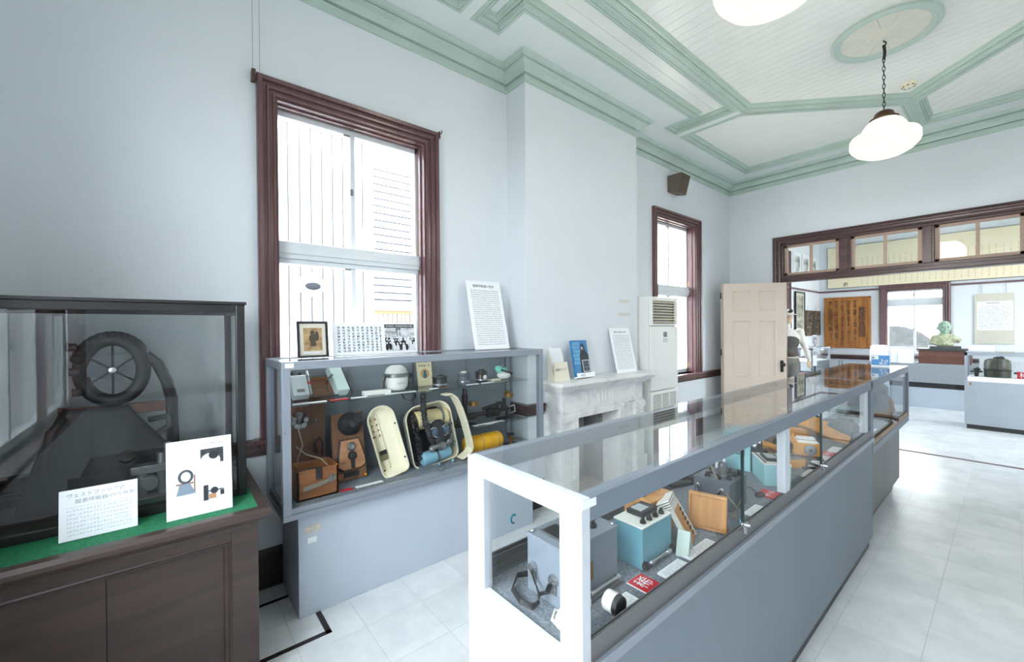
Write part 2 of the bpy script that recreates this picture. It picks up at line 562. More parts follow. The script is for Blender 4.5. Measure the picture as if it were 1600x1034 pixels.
# floor: tiles laid on a screed
fl = MB().box(XL - 0.2, YN - 0.2, -0.12, XR + 0.2, YF + 0.2, -0.0008).build('floor', JOINT)
struct(fl)
TS = 0.305
tile_me = None
rest = MB()
n_t = 0
for i in range(-3, 13):
    for j in range(-5, 37):
        x0, y0 = -2.09 + i * TS - TS, 0.765 + j * TS
        x1, y1 = x0 + TS, y0 + TS
        if x1 < XL or x0 > XR or y1 < YN or y0 > YF: continue
        a, b, c, d = max(x0, XL), max(y0, YN), min(x1, XR), min(y1, YF)
        cx_, cy_ = (x0 + x1) / 2, (y0 + y1) / 2
        seen = (-2.4 < cx_ < -1.0 and 0.3 < cy_ < 2.6) or (cx_ > -0.65 and cy_ > 1.9 and cy_ < 8.8 and cx_ < 0.16 * cy_ - 0.35)
        whole = (a, b, c, d) == (x0, y0, x1, y1)
        if seen and whole and n_t < 290:
            if tile_me is None:
                t = MB().box(0.0012, 0.0012, -0.004, TS - 0.0012, TS - 0.0012, 0).build('tile', FLOOR, fl)
                tile_me = t.data
            else:
                t = bpy.data.objects.new('tile', tile_me); COL.objects.link(t); t.parent = fl
            t.location = (x0, y0, 0)
            n_t += 1
        else:
            rest.box(a + 0.0012, b + 0.0012, -0.004, c - 0.0012, d - 0.0012, 0)
tag(rest.build('tile_field', FLOOR, fl), kind='stuff')

# old opening outlined in dark strip on the floor beside the grey wall case
hs = MB().sweep([(-2.62, 0.30), (-2.62, 0.50)], [(-0.008, 0.0), (-0.008, 0.003), (0.008, 0.003), (0.008, 0.0)])
hs.box(-2.62, 0.595, 0, -2.165, 0.62, 0.003)
hs.box(-2.19, -0.4, 0, -2.165, 0.62, 0.003)
hs.box(-2.63, 0.2, 0, -2.61, 0.62, 0.003)
struct(hs.build('trim_1', BLACKWOOD))

# walls
W1, W2, W3 = (0.51, 1.50), (4.67, 5.66), (8.25, 9.36)
wl = MB()
holes(wl, lambda mb, u0, u1, z0, z1: mb.box(XL - 0.2, u0, z0, XL, u1, z1), YN - 0.2, YF + 0.2, -0.1, ZT,
      [(*W1, WZ0, WZ1), (*W2, WZ0, WZ1), (*W3, WZ0, WZ1)])
struct(wl.build('wall_left', WALL))
N1, N2 = (-1.62, -0.41), (-0.05, 0.72)
wn = MB()
holes(wn, lambda mb, u0, u1, z0, z1: mb.box(u0, YN - 0.2, z0, u1, YN, z1), XL, XR + 0.2, -0.1, ZT, [(*N1, WZ0, WZ1), (*N2, WZ0, WZ1)])
struct(wn.build('wall_near', WALL))
FILL_R1, FILL_R2 = (7.6, 8.6), (9.8, 10.8)  # unseen windows, added to brighten the far room
wr = MB()
holes(wr, lambda mb, u0, u1, z0, z1: mb.box(XR, u0, z0, XR + 0.2, u1, z1), YN - 0.2, YF + 0.2, -0.1, ZT, [(*FILL_R1, WZ0, 3.4), (*FILL_R2, WZ0, 3.4)])
struct(wr.build('wall_right', WALL))
OX0, OX1, OZ = -2.10, 0.86, 2.68
wb = MB()
holes(wb, lambda mb, u0, u1, z0, z1: mb.box(u0, YB, z0, u1, YB2, z1), XL, XR, -0.1, ZT, [(OX0, OX1, -0.2, OZ)])
struct(wb.build('wall_back', WALL))
F1 = (-1.66, -0.82)
wf = MB()
holes(wf, lambda mb, u0, u1, z0, z1: mb.box(u0, YF, z0, u1, YF + 0.2, z1), XL, XR, -0.1, ZT, [(*F1, 0.9, 2.24)])
struct(wf.build('wall_far', WALL))
br = MB()
br.box(XL, BY0, 0, BX, 2.70, 3.8).box(XL, 3.27, 0, BX, BY1, 3.8).box(XL, 2.70, 0.755, BX, 3.27, 3.8)
struct(br.build('wall_breast', WALL))

ROOM = [(XL, YN), (XR, YN), (XR, YB), (XL, YB), (XL, BY1), (BX, BY1), (BX, BY0), (XL, BY0)]

# crown moulding
crown = [(0, 3.535), (0.014, 3.537), (0.017, 3.592), (0.001, 3.593), (0.001, 3.599), (0.034, 3.600), (0.040, 3.615), (0.060, 3.640),
         (0.088, 3.656), (0.100, 3.660), (0.082, 3.661), (0.082, 3.666), (0.098, 3.667), (0.118, 3.674), (0.136, 3.690), (0.138, 3.7005), (0, 3.7005)]
struct(MB().sweep(ROOM, crown, closed=True).build('trim_2', GREEN))
# skirting and dado rail, in runs between the openings
def runs(name, prof, mat, segs):
    for s in segs:
        struct(MB().sweep(s, prof).build(name, mat))
base = [(0, 0), (0.022, 0), (0.022, 0.17), (0.014, 0.18), (0.016, 0.205), (0.006, 0.225), (0, 0.225)]
runs('baseboard_left', base, BLACKWOOD, [[(XL, 3.87), (XL, 3.88)] if False else [(XL, YB), (XL, BY1), (BX, BY1), (BX, 3.68)], [(BX, 2.49), (BX, BY0), (XL, BY0), (XL, YN)]])
runs('baseboard_back', base, BLACKWOOD, [[(OX0 - 0.1, YB), (XL, YB)], [(XR, YB), (OX1 + 0.1, YB)]])
runs('baseboard_right', base, BLACKWOOD, [[(XR, YN), (XR, YB)]])
runs('baseboard_near', base, BLACKWOOD, [[(XL, YN), (XR, YN)]])
dado = [(0, 0.775), (0.016, 0.778), (0.020, 0.80), (0.034, 0.806), (0.038, 0.845), (0.044, 0.850), (0.040, 0.872), (0, 0.876)]
CW = 0.098
runs('trim_3', dado, DARKWOOD, [
    [(OX0 - 0.1, YB), (XL, YB), (XL, BY1), (BX, BY1), (BX, 3.71)],
    [(BX, 2.46), (BX, BY0), (XL, BY0), (XL, YN), (XR, YN), (XR, YB), (OX1 + 0.1, YB)]])
# far room rails
runs('trim_4', [(0, 2.25), (0.03, 2.255), (0.03, 2.285), (0, 2.29)], MAROON, [[(XR, YF), (XL, YF), (XL, YB2)]])
runs('trim_5', dado, DARKWOOD, [[(F1[0] - 0.13, YF), (XL, YF), (XL, W3[1] + 0.12)], [(XR, YF), (F1[1] + 0.12, YF)]])
runs('trim_6', [(o, z) for o, z in crown], WALL, [[(XR, YF), (XL, YF), (XL, YB2)]])
runs('baseboard_far', base, BLACKWOOD, [[(XR, YF), (XL, YF), (XL, YB2)]])
# strip under the wide opening
struct(MB().box(OX0, YB + 0.02, 0, OX1, YB + 0.032, 0.004).box(OX0, YB + 0.055, 0, OX1, YB + 0.068, 0.004).build('trim_7', MAROON))

# ceiling: soffit with sunk panels
def mirx(poly): return [(2 * CX - x, y) for x, y in reversed(poly)]
def miry(poly): return [(x, 2 * CY - y) for x, y in reversed(poly)]
HEX = [(-1.72, 1.60), (-0.62, 0.56), (0.48, 1.60), (0.48, 4.57), (-0.62, 5.61), (-1.72, 4.57)]
P2 = [(-2.40, 1.72), (-1.81, 1.72), (-1.81, 4.45), (-2.40, 4.45), (-2.40, 4.28), (-2.11, 4.28), (-2.11, 1.89), (-2.40, 1.89)]
P3 = [(-2.40, 4.62), (-1.79, 4.62), (-0.665, 5.69), (-0.665, 6.38), (-2.40, 6.38)]
PAN = [HEX, P2, mirx(P2), P3, mirx(P3), miry(P3), miry(mirx(P3))]
outer = [(XL - 0.05, YN - 0.05), (XR + 0.05, YN - 0.05), (XR + 0.05, YB + 0.05), (XL - 0.05, YB + 0.05)]
loops = [[Vector((x, y, 0)) for x, y in outer]] + [[Vector((x, y, 0)) for x, y in p] for p in PAN]
flat = [p for l in loops for p in l]
tris = tessellate_polygon(loops)
ce = MB()
ce.add([(p.x, p.y, ZS) for p in flat], [tuple(t) for t in tris])
for p in PAN:
    n = len(p)
    ce.add([(x, y, ZS) for x, y in p] + [(x, y, ZP + 0.02) for x, y in p], [(i, (i + 1) % n, n + (i + 1) % n, n + i) for i in range(n)])
ce.box(XL - 0.2, YN - 0.2, ZP + 0.006, XR + 0.2, YB2, ZT)
ceil = struct(ce.build('ceiling', CEIL, recalc=False))
struct(MB().box(XL, YB2, 3.82, XR, YF + 0.2, ZT).build('ceiling_far', CEIL))
mould = [(0.0, ZS - 0.001), (0.006, ZS + 0.004), (0.008, ZS + 0.016), (0.017, ZS + 0.017), (0.017, ZS + 0.027), (0.023, ZS + 0.027), (0.024, ZS + 0.021), (0.034, ZS + 0.030), (0.040, ZS + 0.044), (0.052, ZS + 0.046), (0.054, ZP + 0.006)]
band = [(0.0, ZS - 0.006), (-0.014, ZS - 0.006), (-0.014, ZS + 0.004), (-0.019, ZS + 0.004), (-0.019, ZS - 0.006), (-0.026, ZS - 0.006), (-0.028, ZS - 0.003), (-0.046, ZS - 0.003), (-0.047, ZS + 0.001)]
for p in PAN:
    MB().sweep(p, band[::-1] + mould, closed=True).build('moulding', GREEN, ceil)
# ceiling boards
def clip(poly, nx, ny, c):
    out = []
    for i in range(len(poly)):
        p, q = poly[i - 1], poly[i]
        dp, dq = p[0] * nx + p[1] * ny - c, q[0] * nx + q[1] * ny - c
        if (dp <= 0) != (dq <= 0):
            t = dp / (dp - dq)
            out.append((p[0] + (q[0] - p[0]) * t, p[1] + (q[1] - p[1]) * t))
        if dq <= 0: out.append(q)
    return out
def boards(poly, nx, ny, w, gap=0.0024):
    cs = [x * nx + y * ny for x, y in poly]
    c = min(cs)
    while c < max(cs) - 0.005:
        q = clip(clip(poly, nx, ny, c + w - gap / 2), -nx, -ny, -(c + gap / 2))
        if len(q) > 2:
            MB().prism(q, ZP, ZP + 0.013).build('board', BOARD, ceil)
        c += w
boards(HEX, 0, 1, 0.0865)
s2 = math.sqrt(0.5)
boards(P3, -0.689, 0.725, 0.105)
boards(mirx(P3), 0.689, 0.725, 0.105)
boards([(-2.11, 1.72), (-1.81, 1.72), (-1.81, 4.45), (-2.11, 4.45)], 1, 0, 0.15)

# windows
casing_prof = [(0.0, -0.004), (0.0, 0.018), (0.012, 0.022), (0.016, 0.012), (0.030, 0.014), (0.034, 0.030), (0.046, 0.034), (0.050, 0.022), (0.066, 0.024), (0.070, 0.044), (0.090, 0.050), (CW, 0.040), (CW, 0.0)]

def window(n, loc, rz, w, z0, z1, bar=None, tint=MAROON, prt=True, y0=0.115):
    """opening of width w; local x along the wall, local -y into the room"""
    r = shell('window_%d' % n, loc, rz)
    to3 = lambda a, b, h: (a, -h, b)
    path = [(w, z0), (w, z1), (0, z1), (0, z0)]
    path = [(w, z0 - 0.0), (w, z1), (0, z1), (0, z0 - 0.0)]
    MB().sweep(path, [(-o, h) for o, h in casing_prof], to3=to3).build('casing', tint, r)
    rv = MB()
    rv.box(-0.002, -0.004, z0, 0.012, y0 - 0.005, z1).box(w - 0.012, -0.004, z0, w + 0.002, y0 - 0.005, z1).box(0.012, -0.004, z1 - 0.012, w - 0.012, y0 - 0.005, z1 + 0.002)
    if y0 > 0.1: rv.box(0.012, 0.04, z0, 0.022, 0.06, z1).box(w - 0.022, 0.04, z0, w - 0.012, 0.06, z1).box(0.022, 0.04, z1 - 0.022, w - 0.022, 0.06, z1 - 0.012)
    rv.build('reveal', tint, r)
    MB().box(-CW - 0.03, -0.075, z0 - 0.03, w + CW + 0.03, 0.16, z0).box(-CW - 0.01, -0.05, z0 - 0.055, w + CW + 0.01, 0, z0 - 0.03).build('sill', tint, r, bevel=0.006)
    f = MB()
    y1 = y0 + 0.06
    f.box(0, y0, z0, 0.028, y1, z1).box(w - 0.028, y0, z0, w, y1, z1).box(0, y0, z1 - 0.045, w, y1, z1).box(0, y0, z0, w, y1, z0 + 0.05)
    cells = [(z0 + 0.05, z1 - 0.045)]
    if bar:
        f.box(0, y0 - 0.03, bar[0], w, y1, bar[1]).box(0, y0 - 0.04, bar[0] + 0.03, w, y0 - 0.03, bar[1] - 0.035)
        f.box(0, y0 - 0.012, bar[0] - 0.03, w, y1, bar[0])
        cells = [(z0 + 0.05, bar[0] - 0.03), (bar[1], z1 - 0.045)]
    f = f.build('frame', ALU_W, r, bevel=0.003)
    for a, b in cells:
        MB().box(w / 2 - 0.016, y0 + 0.004, a, w / 2 + 0.016, y1 - 0.004, b).build('mullion', ALU_W, f, bevel=0.003)
        for x0, x1, yy in ((0.028, w / 2, y0 + 0.025), (w / 2, w - 0.028, y0 + 0.041)):
            MB().box(x0, yy, a, x1, yy + 0.004, b).build('pane', WGLASS, f)
        MB().box(w / 2 - 0.022, y0 - 0.012, (a + b) / 2 - 0.02, w / 2 - 0.004, y0 + 0.006, (a + b) / 2 + 0.02).build('latch', STEEL, f)
        MB().box(w / 2 - 0.06, y0 - 0.004, b - 0.014, w / 2 - 0.02, y0 + 0.004, b - 0.002).build('catch', STEEL, f)
        for xx in (0.004, w - 0.014):
            MB().box(xx, y0 - 0.02, a + 0.02, xx + 0.01, y0 - 0.002, a + 0.08).build('hinge', BRASS, f)
    if prt:
        c = r.matrix_basis @ Vector((w / 2, 0.20, (z0 + z1) / 2)) if False else Matrix.Translation(loc) @ Matrix.Rotation(rz, 4, 'Z') @ Vector((w / 2, 0.21, (z0 + z1) / 2))
        portal(c.x, c.y, c.z, w, z1 - z0, rz + PI)
    return r

BAR = (1.955, 2.061)
window(1, (XL, W1[0], 0), PI / 2, W1[1] - W1[0], WZ0, WZ1, BAR)
window(2, (XL, W2[0], 0), PI / 2, W2[1] - W2[0], WZ0, WZ1, BAR)
window(3, (XL, W3[0], 0), PI / 2, W3[1] - W3[0], WZ0, WZ1, BAR)
window(4, (N1[1], YN, 0), PI, N1[1] - N1[0], WZ0, WZ1, BAR, y0=0.045)
window(5, (N2[1], YN, 0), PI, N2[1] - N2[0], WZ0, WZ1, BAR, y0=0.045)
window(6, (XR, FILL_R1[1], 0), -PI / 2, FILL_R1[1] - FILL_R1[0], WZ0, 3.4, BAR)  # added out of view to light the far room
window(7, (XR, FILL_R2[1], 0), -PI / 2, FILL_R2[1] - FILL_R2[0], WZ0, 3.4, BAR)  # second added window, also only for far room light
window(8, (F1[0], YF, 0), 0, F1[1] - F1[0], 0.9, 2.24, (1.93, 2.05))

# wide opening with glazed transoms
od = shell('door_1', (0, YB, 0))
dm = MB()
path = [(OX1, 0), (OX1, OZ), (OX0, OZ), (OX0, 0)]
prof = [(0.0, -0.02), (0.0, 0.02), (0.018, 0.026), (0.022, 0.016), (0.040, 0.018), (0.046, 0.034), (0.066, 0.038), (0.070, 0.028), (0.090, 0.040), (0.096, 0.030), (0.096, 0)]
MB().sweep(path, [(-o, h) for o, h in prof], to3=lambda a, b, h: (a, -h, b)).build('casing', DARKWOOD, od)
MB().sweep(path, [(-o, -0.15 - h) for o, h in prof][::-1], to3=lambda a, b, h: (a, -h, b)).build('casing', DARKWOOD, od)
jb = MB()
jb.box(OX0, -0.004, 0, OX0 + 0.03, 0.155, OZ).box(OX1 - 0.03, -0.004, 0, OX1, 0.155, OZ).box(OX0, -0.004, OZ - 0.03, OX1, 0.155, OZ)
jb.build('jamb', DARKWOOD, od, bevel=0.004)
hd = MB().box(OX0 + 0.03, -0.012, 2.135, OX1 - 0.03, 0.155, 2.225).box(OX0 + 0.03, -0.03, 2.145, OX1 - 0.03, -0.012, 2.175).box(OX0 + 0.03, -0.022, 2.19, OX1 - 0.03, -0.012, 2.215)
hd.build('transom_bar', DARKWOOD, od, bevel=0.004)
LIGHTS = [(-2.065, -1.435), (-1.315, -0.655), (-0.555, 0.105), (0.205, 0.825)]
for k in range(3):
    a, b = LIGHTS[k][1], LIGHTS[k + 1][0]
    MB().box(a, 0.0, 2.225, b, 0.15, OZ - 0.03).box(a + 0.02, -0.01, 2.225, b - 0.02, 0, OZ - 0.03).build('mullion', DARKWOOD, od, bevel=0.004)
for a, b in LIGHTS:
    f = MB()
    f.box(a, 0.03, 2.228, a + 0.04, 0.07, OZ - 0.03).box(b - 0.04, 0.03, 2.228, b, 0.07, OZ - 0.03)
    f.box(a, 0.03, 2.228, b, 0.07, 2.262).box(a, 0.03, 2.618, b, 0.07, OZ - 0.03)
    m_ = (a + b) / 2
    f.box(m_ - 0.016, 0.034, 2.26, m_ + 0.016, 0.066, 2.62)
    f = f.build('transom_frame', TRANSOM, od, bevel=0.003)
    MB().box(a + 0.04, 0.05, 2.262, m_ - 0.016, 0.054, 2.618).build('pane', WGLASS, f)
    MB().box(m_ + 0.016, 0.05, 2.262, b - 0.04, 0.054, 2.618).build('pane', WGLASS, f)

# folded pair of panelled leaves
def leaf(parent, p0, p1, h=2.10, t=0.036, knob=False):
    p0, p1 = Vector(p0), Vector(p1)
    d = p1 - p0
    w = d.length
    a = math.atan2(d.y, d.x)
    M = Matrix.Translation((p0.x, p0.y, 0.012)) @ Matrix.Rotation(a, 4, 'Z')
    lf = MB()
    st = 0.115 * w / 0.8
    mid = 0.085
    cols = [(st, w / 2 - mid / 2), (w / 2 + mid / 2, w - st)]
    rows = [(0.20, 0.62), (0.78, 1.58), (1.70, 2.00)]
    hs_ = [(c0, c1, r0, r1) for c0, c1 in cols for r0, r1 in rows]
    holes(lf, lambda mb, u0, u1, z0, z1: mb.box(u0, -t / 2, z0, u1, t / 2, z1), 0, w, 0, h, hs_)
    lo = lf.xf(M).build('leaf', BEIGE, parent)
    for c0, c1, r0, r1 in hs_:
        MB().box(c0, -0.006, r0, c1, 0.006, r1).xf(M).build('panel', BEIGE, lo)
        for s in (-1, 1):
            q = MB().sweep([(c0, r0), (c1, r0), (c1, r1), (c0, r1)], [(0, t / 2), (0.003, t / 2 + 0.004), (0.012, t / 2 + 0.002), (0.022, 0.006)], closed=True, to3=lambda x, z, hh: (x, s * hh, z))
            q.xf(M).build('panel_moulding', BEIGE, lo)
    if knob:
        for s in (-1, 1):
            kb = MB().box(w - 0.085, s * t / 2, 0.86, w - 0.045, s * (t / 2 + 0.006), 1.02)
            kb.lathe([(0.010, 0), (0.010, 0.03), (0.026, 0.036), (0.030, 0.05), (0.024, 0.062), (0.0, 0.066)], (0, 0, 0), 16, 'y') if False else None
            kb.cyl((w - 0.065, s * t / 2, 0.965), (w - 0.065, s * (t / 2 + 0.035), 0.965), 0.011)
            kb.ball((w - 0.065, s * (t / 2 + 0.052), 0.965), 0.027, 0.022, 0.027)
            kb.xf(M).build('knob', BLACK, lo, smooth=True)
dl = shell('door_2')
APEX, FREE = (-2.60, 6.055), (-1.995, 6.615)
leaf(dl, APEX, FREE, knob=True)
leaf(dl, (-2.13, 6.735), (-2.64, 6.09))
for z in (0.25, 1.1, 1.9):
    MB().cyl((-2.632, 6.056, z), (-2.632, 6.056, z + 0.09), 0.008).build('hinge', BLACK, dl)

# ---- outside
EXT = paint('white_siding', (240, 242, 244), 0.8, 0.02)  # plain white base colour of the siding
EXG = paint('outdoor_gravel', (150, 142, 128), 0.95, 0.25, 8)
tag(MB().box(-30, -25, -0.5, 30, 40, -0.35).build('ground', EXG), kind='structure')
cw = MB()
pts = []
y = -3.0
while y < 1.95:
    pts += [(y, 0), (y + 0.09, 0), (y + 0.105, 0.014), (y + 0.12, 0)]
    y += 0.12
cw.add([(-5.2 + d, yy, -0.4) for yy, d in pts] + [(-5.2 + d, yy, 5.2) for yy, d in pts], [(i, i + 1, len(pts) + i + 1, len(pts) + i) for i in range(len(pts) - 1)])
cw.box(-5.6, -3.0, -0.4, -5.21, 2.02, 5.2)
struct(cw.build('exterior_wall', EXT, recalc=False))
SHADE_LINE = paint('siding_shade_line', (70, 72, 76), 0.95, 0.05, spec=0.1)  # dark colour standing in for shade lines on the siding
jm = MB()
y = -3.0
while y < 1.85:
    jm.box(-5.2, y + 0.098, -0.4, -5.185, y + 0.112, 5.2)
    y += 0.12
tag(jm.build('exterior_shade_line', SHADE_LINE), kind='structure')  # strips paint the shade beside the ribs
vt = thing('wall_vent', 'round white vent hood with grey louvre on the ribbed siding outside the window', 'vent', (-5.18, 1.293, 2.03))
MB().lathe([(0.0, 0.0), (0.14, 0.0), (0.14, 0.03), (0.11, 0.07), (0.05, 0.09), (0.0, 0.09)], (0, 0, 0), 24, 'x').build('hood', EXT, vt, smooth=True)
MB().ball((0.088, 0, -0.02), 0.022, 0.085, 0.045, 20, 10).build('louvre', paint('dark_vent_mouth', (52, 54, 58), 0.9, spec=0.1), vt)
# unseen eave slab, added to keep skylight off the outside walls
struct(MB().box(-3.62, -1.15, 4.0, 2.3, 12.4, 4.12).build('shade_eave', paint('grey_shade_eave', (120, 120, 122), 0.8)))
hs2 = shell('exterior_house', (-9.0, 2.9, -0.4))
for i in range(24):
    MB().box(0, 0.0, 2.44 + 0.16 * i, 0.03, 4.4, 2.44 + 0.16 * (i + 1) - 0.04).build('siding_board', EXT, hs2)
MB().box(-1.5, 0, 0, -0.001, 4.4, 5.6).build('house_body', SHADE_LINE, hs2)  # dark backing paints the shadow lines in the gaps between boards
for nm, tree in (('x', 0),):
    fe = thing('slat_fence', 'brown slatted fence with an orange top rail outside the window', 'fence', (-8.4, 2.9, -0.4))
    MB().box(-0.03, 0, 2.25, 0.03, 3.4, 2.31).build('rail', paint('orange_rail', (190, 96, 60), 0.6), fe)
    MB().box(-0.05, 0, 2.31, 0.05, 3.4, 2.43).build('beam', paint('grey_beam', (150, 154, 160), 0.7), fe)
    sl = None
    for i in range(34):
        if sl is None:
            sl = MB().box(-0.02, 0, 0, 0.02, 0.075, 2.25).build('slat', paint('weathered_slat', (150, 130, 116), 0.8, 0.1), fe)
        else:
            q = bpy.data.objects.new('slat', sl.data); COL.objects.link(q); q.parent = fe; q.location = (0, 0.1 * i, 0)
# arched stone portal outside the far room window
STONE = paint('pale_stone', (226, 226, 224), 0.9, 0.06, 10)
po = thing('stone_portal', 'pale stone tunnel portal with an arch of wedge stones outside the far window', 'portal', (-2.25, 16.5, -0.4))
ac, ar = 1.20, 1.05
pb = MB()
ring = [(-3.4, 0), (-ar, 0)]
arc = [(ar * math.cos(PI - PI * i / 20), ac - 0.35 + ar * math.sin(PI - PI * i / 20)) for i in range(21)]
poly_l = [(-4, 0), (-ar, 0)] + arc[:11] + [(0, 6), (-4, 6)]
poly_r = [(ar, 0), (4, 0), (4, 6), (0, 6)] + arc[10:]
for pl in (poly_l, poly_r):
    pb.prism(pl, 0.12, 0.7, lambda a, b, h: (a, h, b))
pb.build('portal_wall', STONE, po)
MB().box(-2, 3.0, 0, 2, 3.1, 4).build('tunnel_end', paint('tunnel_dark', (70, 74, 76), 0.9, 0.2), po)
for i in range(17):
    t0, t1 = PI - PI * i / 17 - 0.01, PI - PI * (i + 1) / 17 + 0.01
    q = [(ar * math.cos(t0), ac - 0.35 + ar * math.sin(t0)), (ar * math.cos(t1), ac - 0.35 + ar * math.sin(t1)),
         ((ar + 0.42) * math.cos(t1), ac - 0.35 + (ar + 0.42) * math.sin(t1)), ((ar + 0.42) * math.cos(t0), ac - 0.35 + (ar + 0.42) * math.sin(t0))]
    MB().prism(q, 0.0, 0.3, lambda a, b, h: (a, h, b)).build('voussoir', STONE, po)

# ------------------------------------------------------------------ ceiling fittings
OPAL = glow('lit_opal_glass', (255, 247, 234), 0.45)
ROSEW = paint('cream_rose_paint', (232, 230, 216), 0.35, 0.03)
ROSEG = paint('pale_green_rose_paint', (196, 214, 204), 0.35, 0.03)
def pendant(y, label, rlabel):
    t = thing('pendant_lamp', label, 'lamp', (CX, y, ZP), group='pendant lamps')
    zb = 2.80 - ZP
    prof = [(0.0, zb), (0.06, zb + 0.004), (0.12, zb + 0.018), (0.170, zb + 0.045), (0.205, zb + 0.085), (0.212, zb + 0.105), (0.210, zb + 0.155), (0.200, zb + 0.172),
            (0.165, zb + 0.188), (0.142, zb + 0.205), (0.130, zb + 0.235), (0.112, zb + 0.262), (0.088, zb + 0.282), (0.070, zb + 0.290), (0.0, zb + 0.292)]
    MB().lathe(prof, n=40).build('shade', OPAL, t, smooth='all')
    MB().lathe([(0.0, zb + 0.285), (0.086, zb + 0.285), (0.088, zb + 0.296), (0.066, zb + 0.310), (0.056, zb + 0.340), (0.040, zb + 0.352), (0.012, zb + 0.36), (0.0, zb + 0.36)], n=28).build('gallery', paint('aged_bronze', (92, 66, 44), 0.4, 0.2, metal=0.6), t, smooth=True)
    z = zb + 0.358
    k = 0
    while z < -0.19:
        L = 0.034
        a = Vector((1, 0, 0)) if k % 2 else Vector((0, 1, 0))
        pts = [Vector((0, 0, z + L / 2)) + a * (0.008 * math.cos(q)) + Vector((0, 0, 1)) * (0.021 * math.sin(q)) for q in [2 * PI * i / 10 for i in range(10)]]
        MB().tube(pts, 0.0028, 6, closed=True).build('chain_link', IRON, t, smooth='all')
        z += L; k += 1
    MB().tube([(0, 0, -0.20), (0.006, 0, -0.16), (0.004, 0.004, -0.12), (0, 0, -0.09)], 0.010, 8).build('cord_wrap', BLACK, t, smooth=True)
    MB().tube([(0, 0, -0.10), (0.012, 0, -0.09), (0.014, 0, -0.075), (0.0, 0, -0.062), (0, 0, -0.045)], 0.005, 8).build('hook', IRON, t, smooth=True)
    lp = bpy.data.lights.new('pendant_bulb', 'POINT'); lp.energy = 8; lp.color = (1, 0.93, 0.82); lp.shadow_soft_size = 0.2
    lo = bpy.data.objects.new('pendant_bulb', lp); COL.objects.link(lo); lo.location = (CX, y, 2.62); 
    # rose
    r = thing('ceiling_rose', rlabel, 'ceiling rose', (CX, y, ZP), group='ceiling roses')
    MB().lathe([(0.325, 0.0), (0.328, -0.018), (0.318, -0.032), (0.300, -0.036), (0.292, -0.026), (0.278, -0.024), (0.262, -0.012), (0.258, 0.0)], n=56).build('ring', ROSEG, r, smooth=True)
    for k in range(12):
        a0 = 2 * PI * k / 12
        q = [(0.09 * math.cos(a0 + 0.008), 0.09 * math.sin(a0 + 0.008)), (0.27 * math.cos(a0 + 0.004), 0.27 * math.sin(a0 + 0.004)),
             (0.27 * math.cos(a0 + 2 * PI / 12 - 0.004), 0.27 * math.sin(a0 + 2 * PI / 12 - 0.004)), (0.09 * math.cos(a0 + 2 * PI / 12 - 0.008), 0.09 * math.sin(a0 + 2 * PI / 12 - 0.008))]
        MB().prism(q, -0.001, -0.012).build('segment', ROSEW, r)
    MB().lathe([(0.100, 0.0), (0.102, -0.014), (0.090, -0.022), (0.072, -0.024), (0.066, -0.040), (0.040, -0.052), (0.0, -0.056)], n=32).build('boss', ROSEW, r, smooth=True)
pendant(4.27, 'stepped opal glass pendant lamp hanging on a chain in front of the back wall', 'round cream ceiling rose above the chain-hung opal lamp near the back wall')
pendant(1.90, 'stepped opal glass pendant lamp cut off by the top edge of the picture', 'round cream ceiling rose above the lamp at the top edge of the picture')

sd = thing('smoke_detector', 'small cream smoke detector on the ceiling boards near the diagonal moulding', 'smoke detector', (-0.60, 5.33, ZP))
MB().lathe([(0.062, 0.0), (0.062, -0.010), (0.054, -0.024), (0.034, -0.032), (0.0, -0.033)], n=28).build('housing', CREAM, sd, smooth=True)
for k in range(8):
    a = 2 * PI * k / 8
    MB().obox((0.046 * math.cos(a), 0.046 * math.sin(a), -0.0275), (0.006, 0.018, 0.008), Matrix.Rotation(a, 3, 'Z')).build('slot', BLACK, sd)

# loudspeaker on the left wall
sp = thing('wall_speaker', 'brown wedge-shaped loudspeaker mounted high on the wall above the far-side window', 'speaker', (XL, 5.05, 3.20))
SPK = paint('brown_speaker_case', (112, 100, 90), 0.55, 0.05)
MB().prism([(0, 0.03), (0.13, 0.0), (0.19, 0.235), (0, 0.235)], -0.115, 0.115, lambda a, b, h: (a, h, b)).build('cabinet', SPK, sp, bevel=0.004)
MB().prism([(0.131, 0.008), (0.190, 0.230), (0.193, 0.229), (0.134, 0.007)], -0.108, 0.108, lambda a, b, h: (a, h, b)).build('grille', paint('brown_grille_cloth', (96, 84, 74), 0.9, 0.2, 200), sp)
MB().cyl((0.150, 0.03, 0.055), (0.154, 0.03, 0.054), 0.008).build('badge', BLACK, sp)
# picture wire and hook at the near window
pw = thing('picture_wire', 'two thin picture wires and a hook beside the large near window frame', 'wire', (XL + 0.03, 0.40, 2.955))
MB().cyl((0, -0.005, 0), (0, -0.005, 0.58), 0.0012, n=6).build('wire', STEEL, pw)
MB().cyl((0.01, 0.028, 0), (0.01, 0.028, 0.58), 0.0012, n=6).build('wire', STEEL, pw)
MB().box(-0.028, -0.012, -0.02, 0.012, 0.008, 0.045).build('hook', DARKWOOD, pw)
pk = thing('picture_hook', 'small dark picture hook at the top corner of the large near window frame', 'hook', (XL, 1.605, 2.955))
MB().box(0, 0, 0, 0.03, 0.012, 0.05).build('plate', DARKWOOD, pk)
MB().tube([(0.03, 0.006, 0.04), (0.045, 0.012, 0.03), (0.045, 0.016, 0.045), (0.04, 0.018, 0.055)], 0.004, 6).build('prong', IRON, pk)

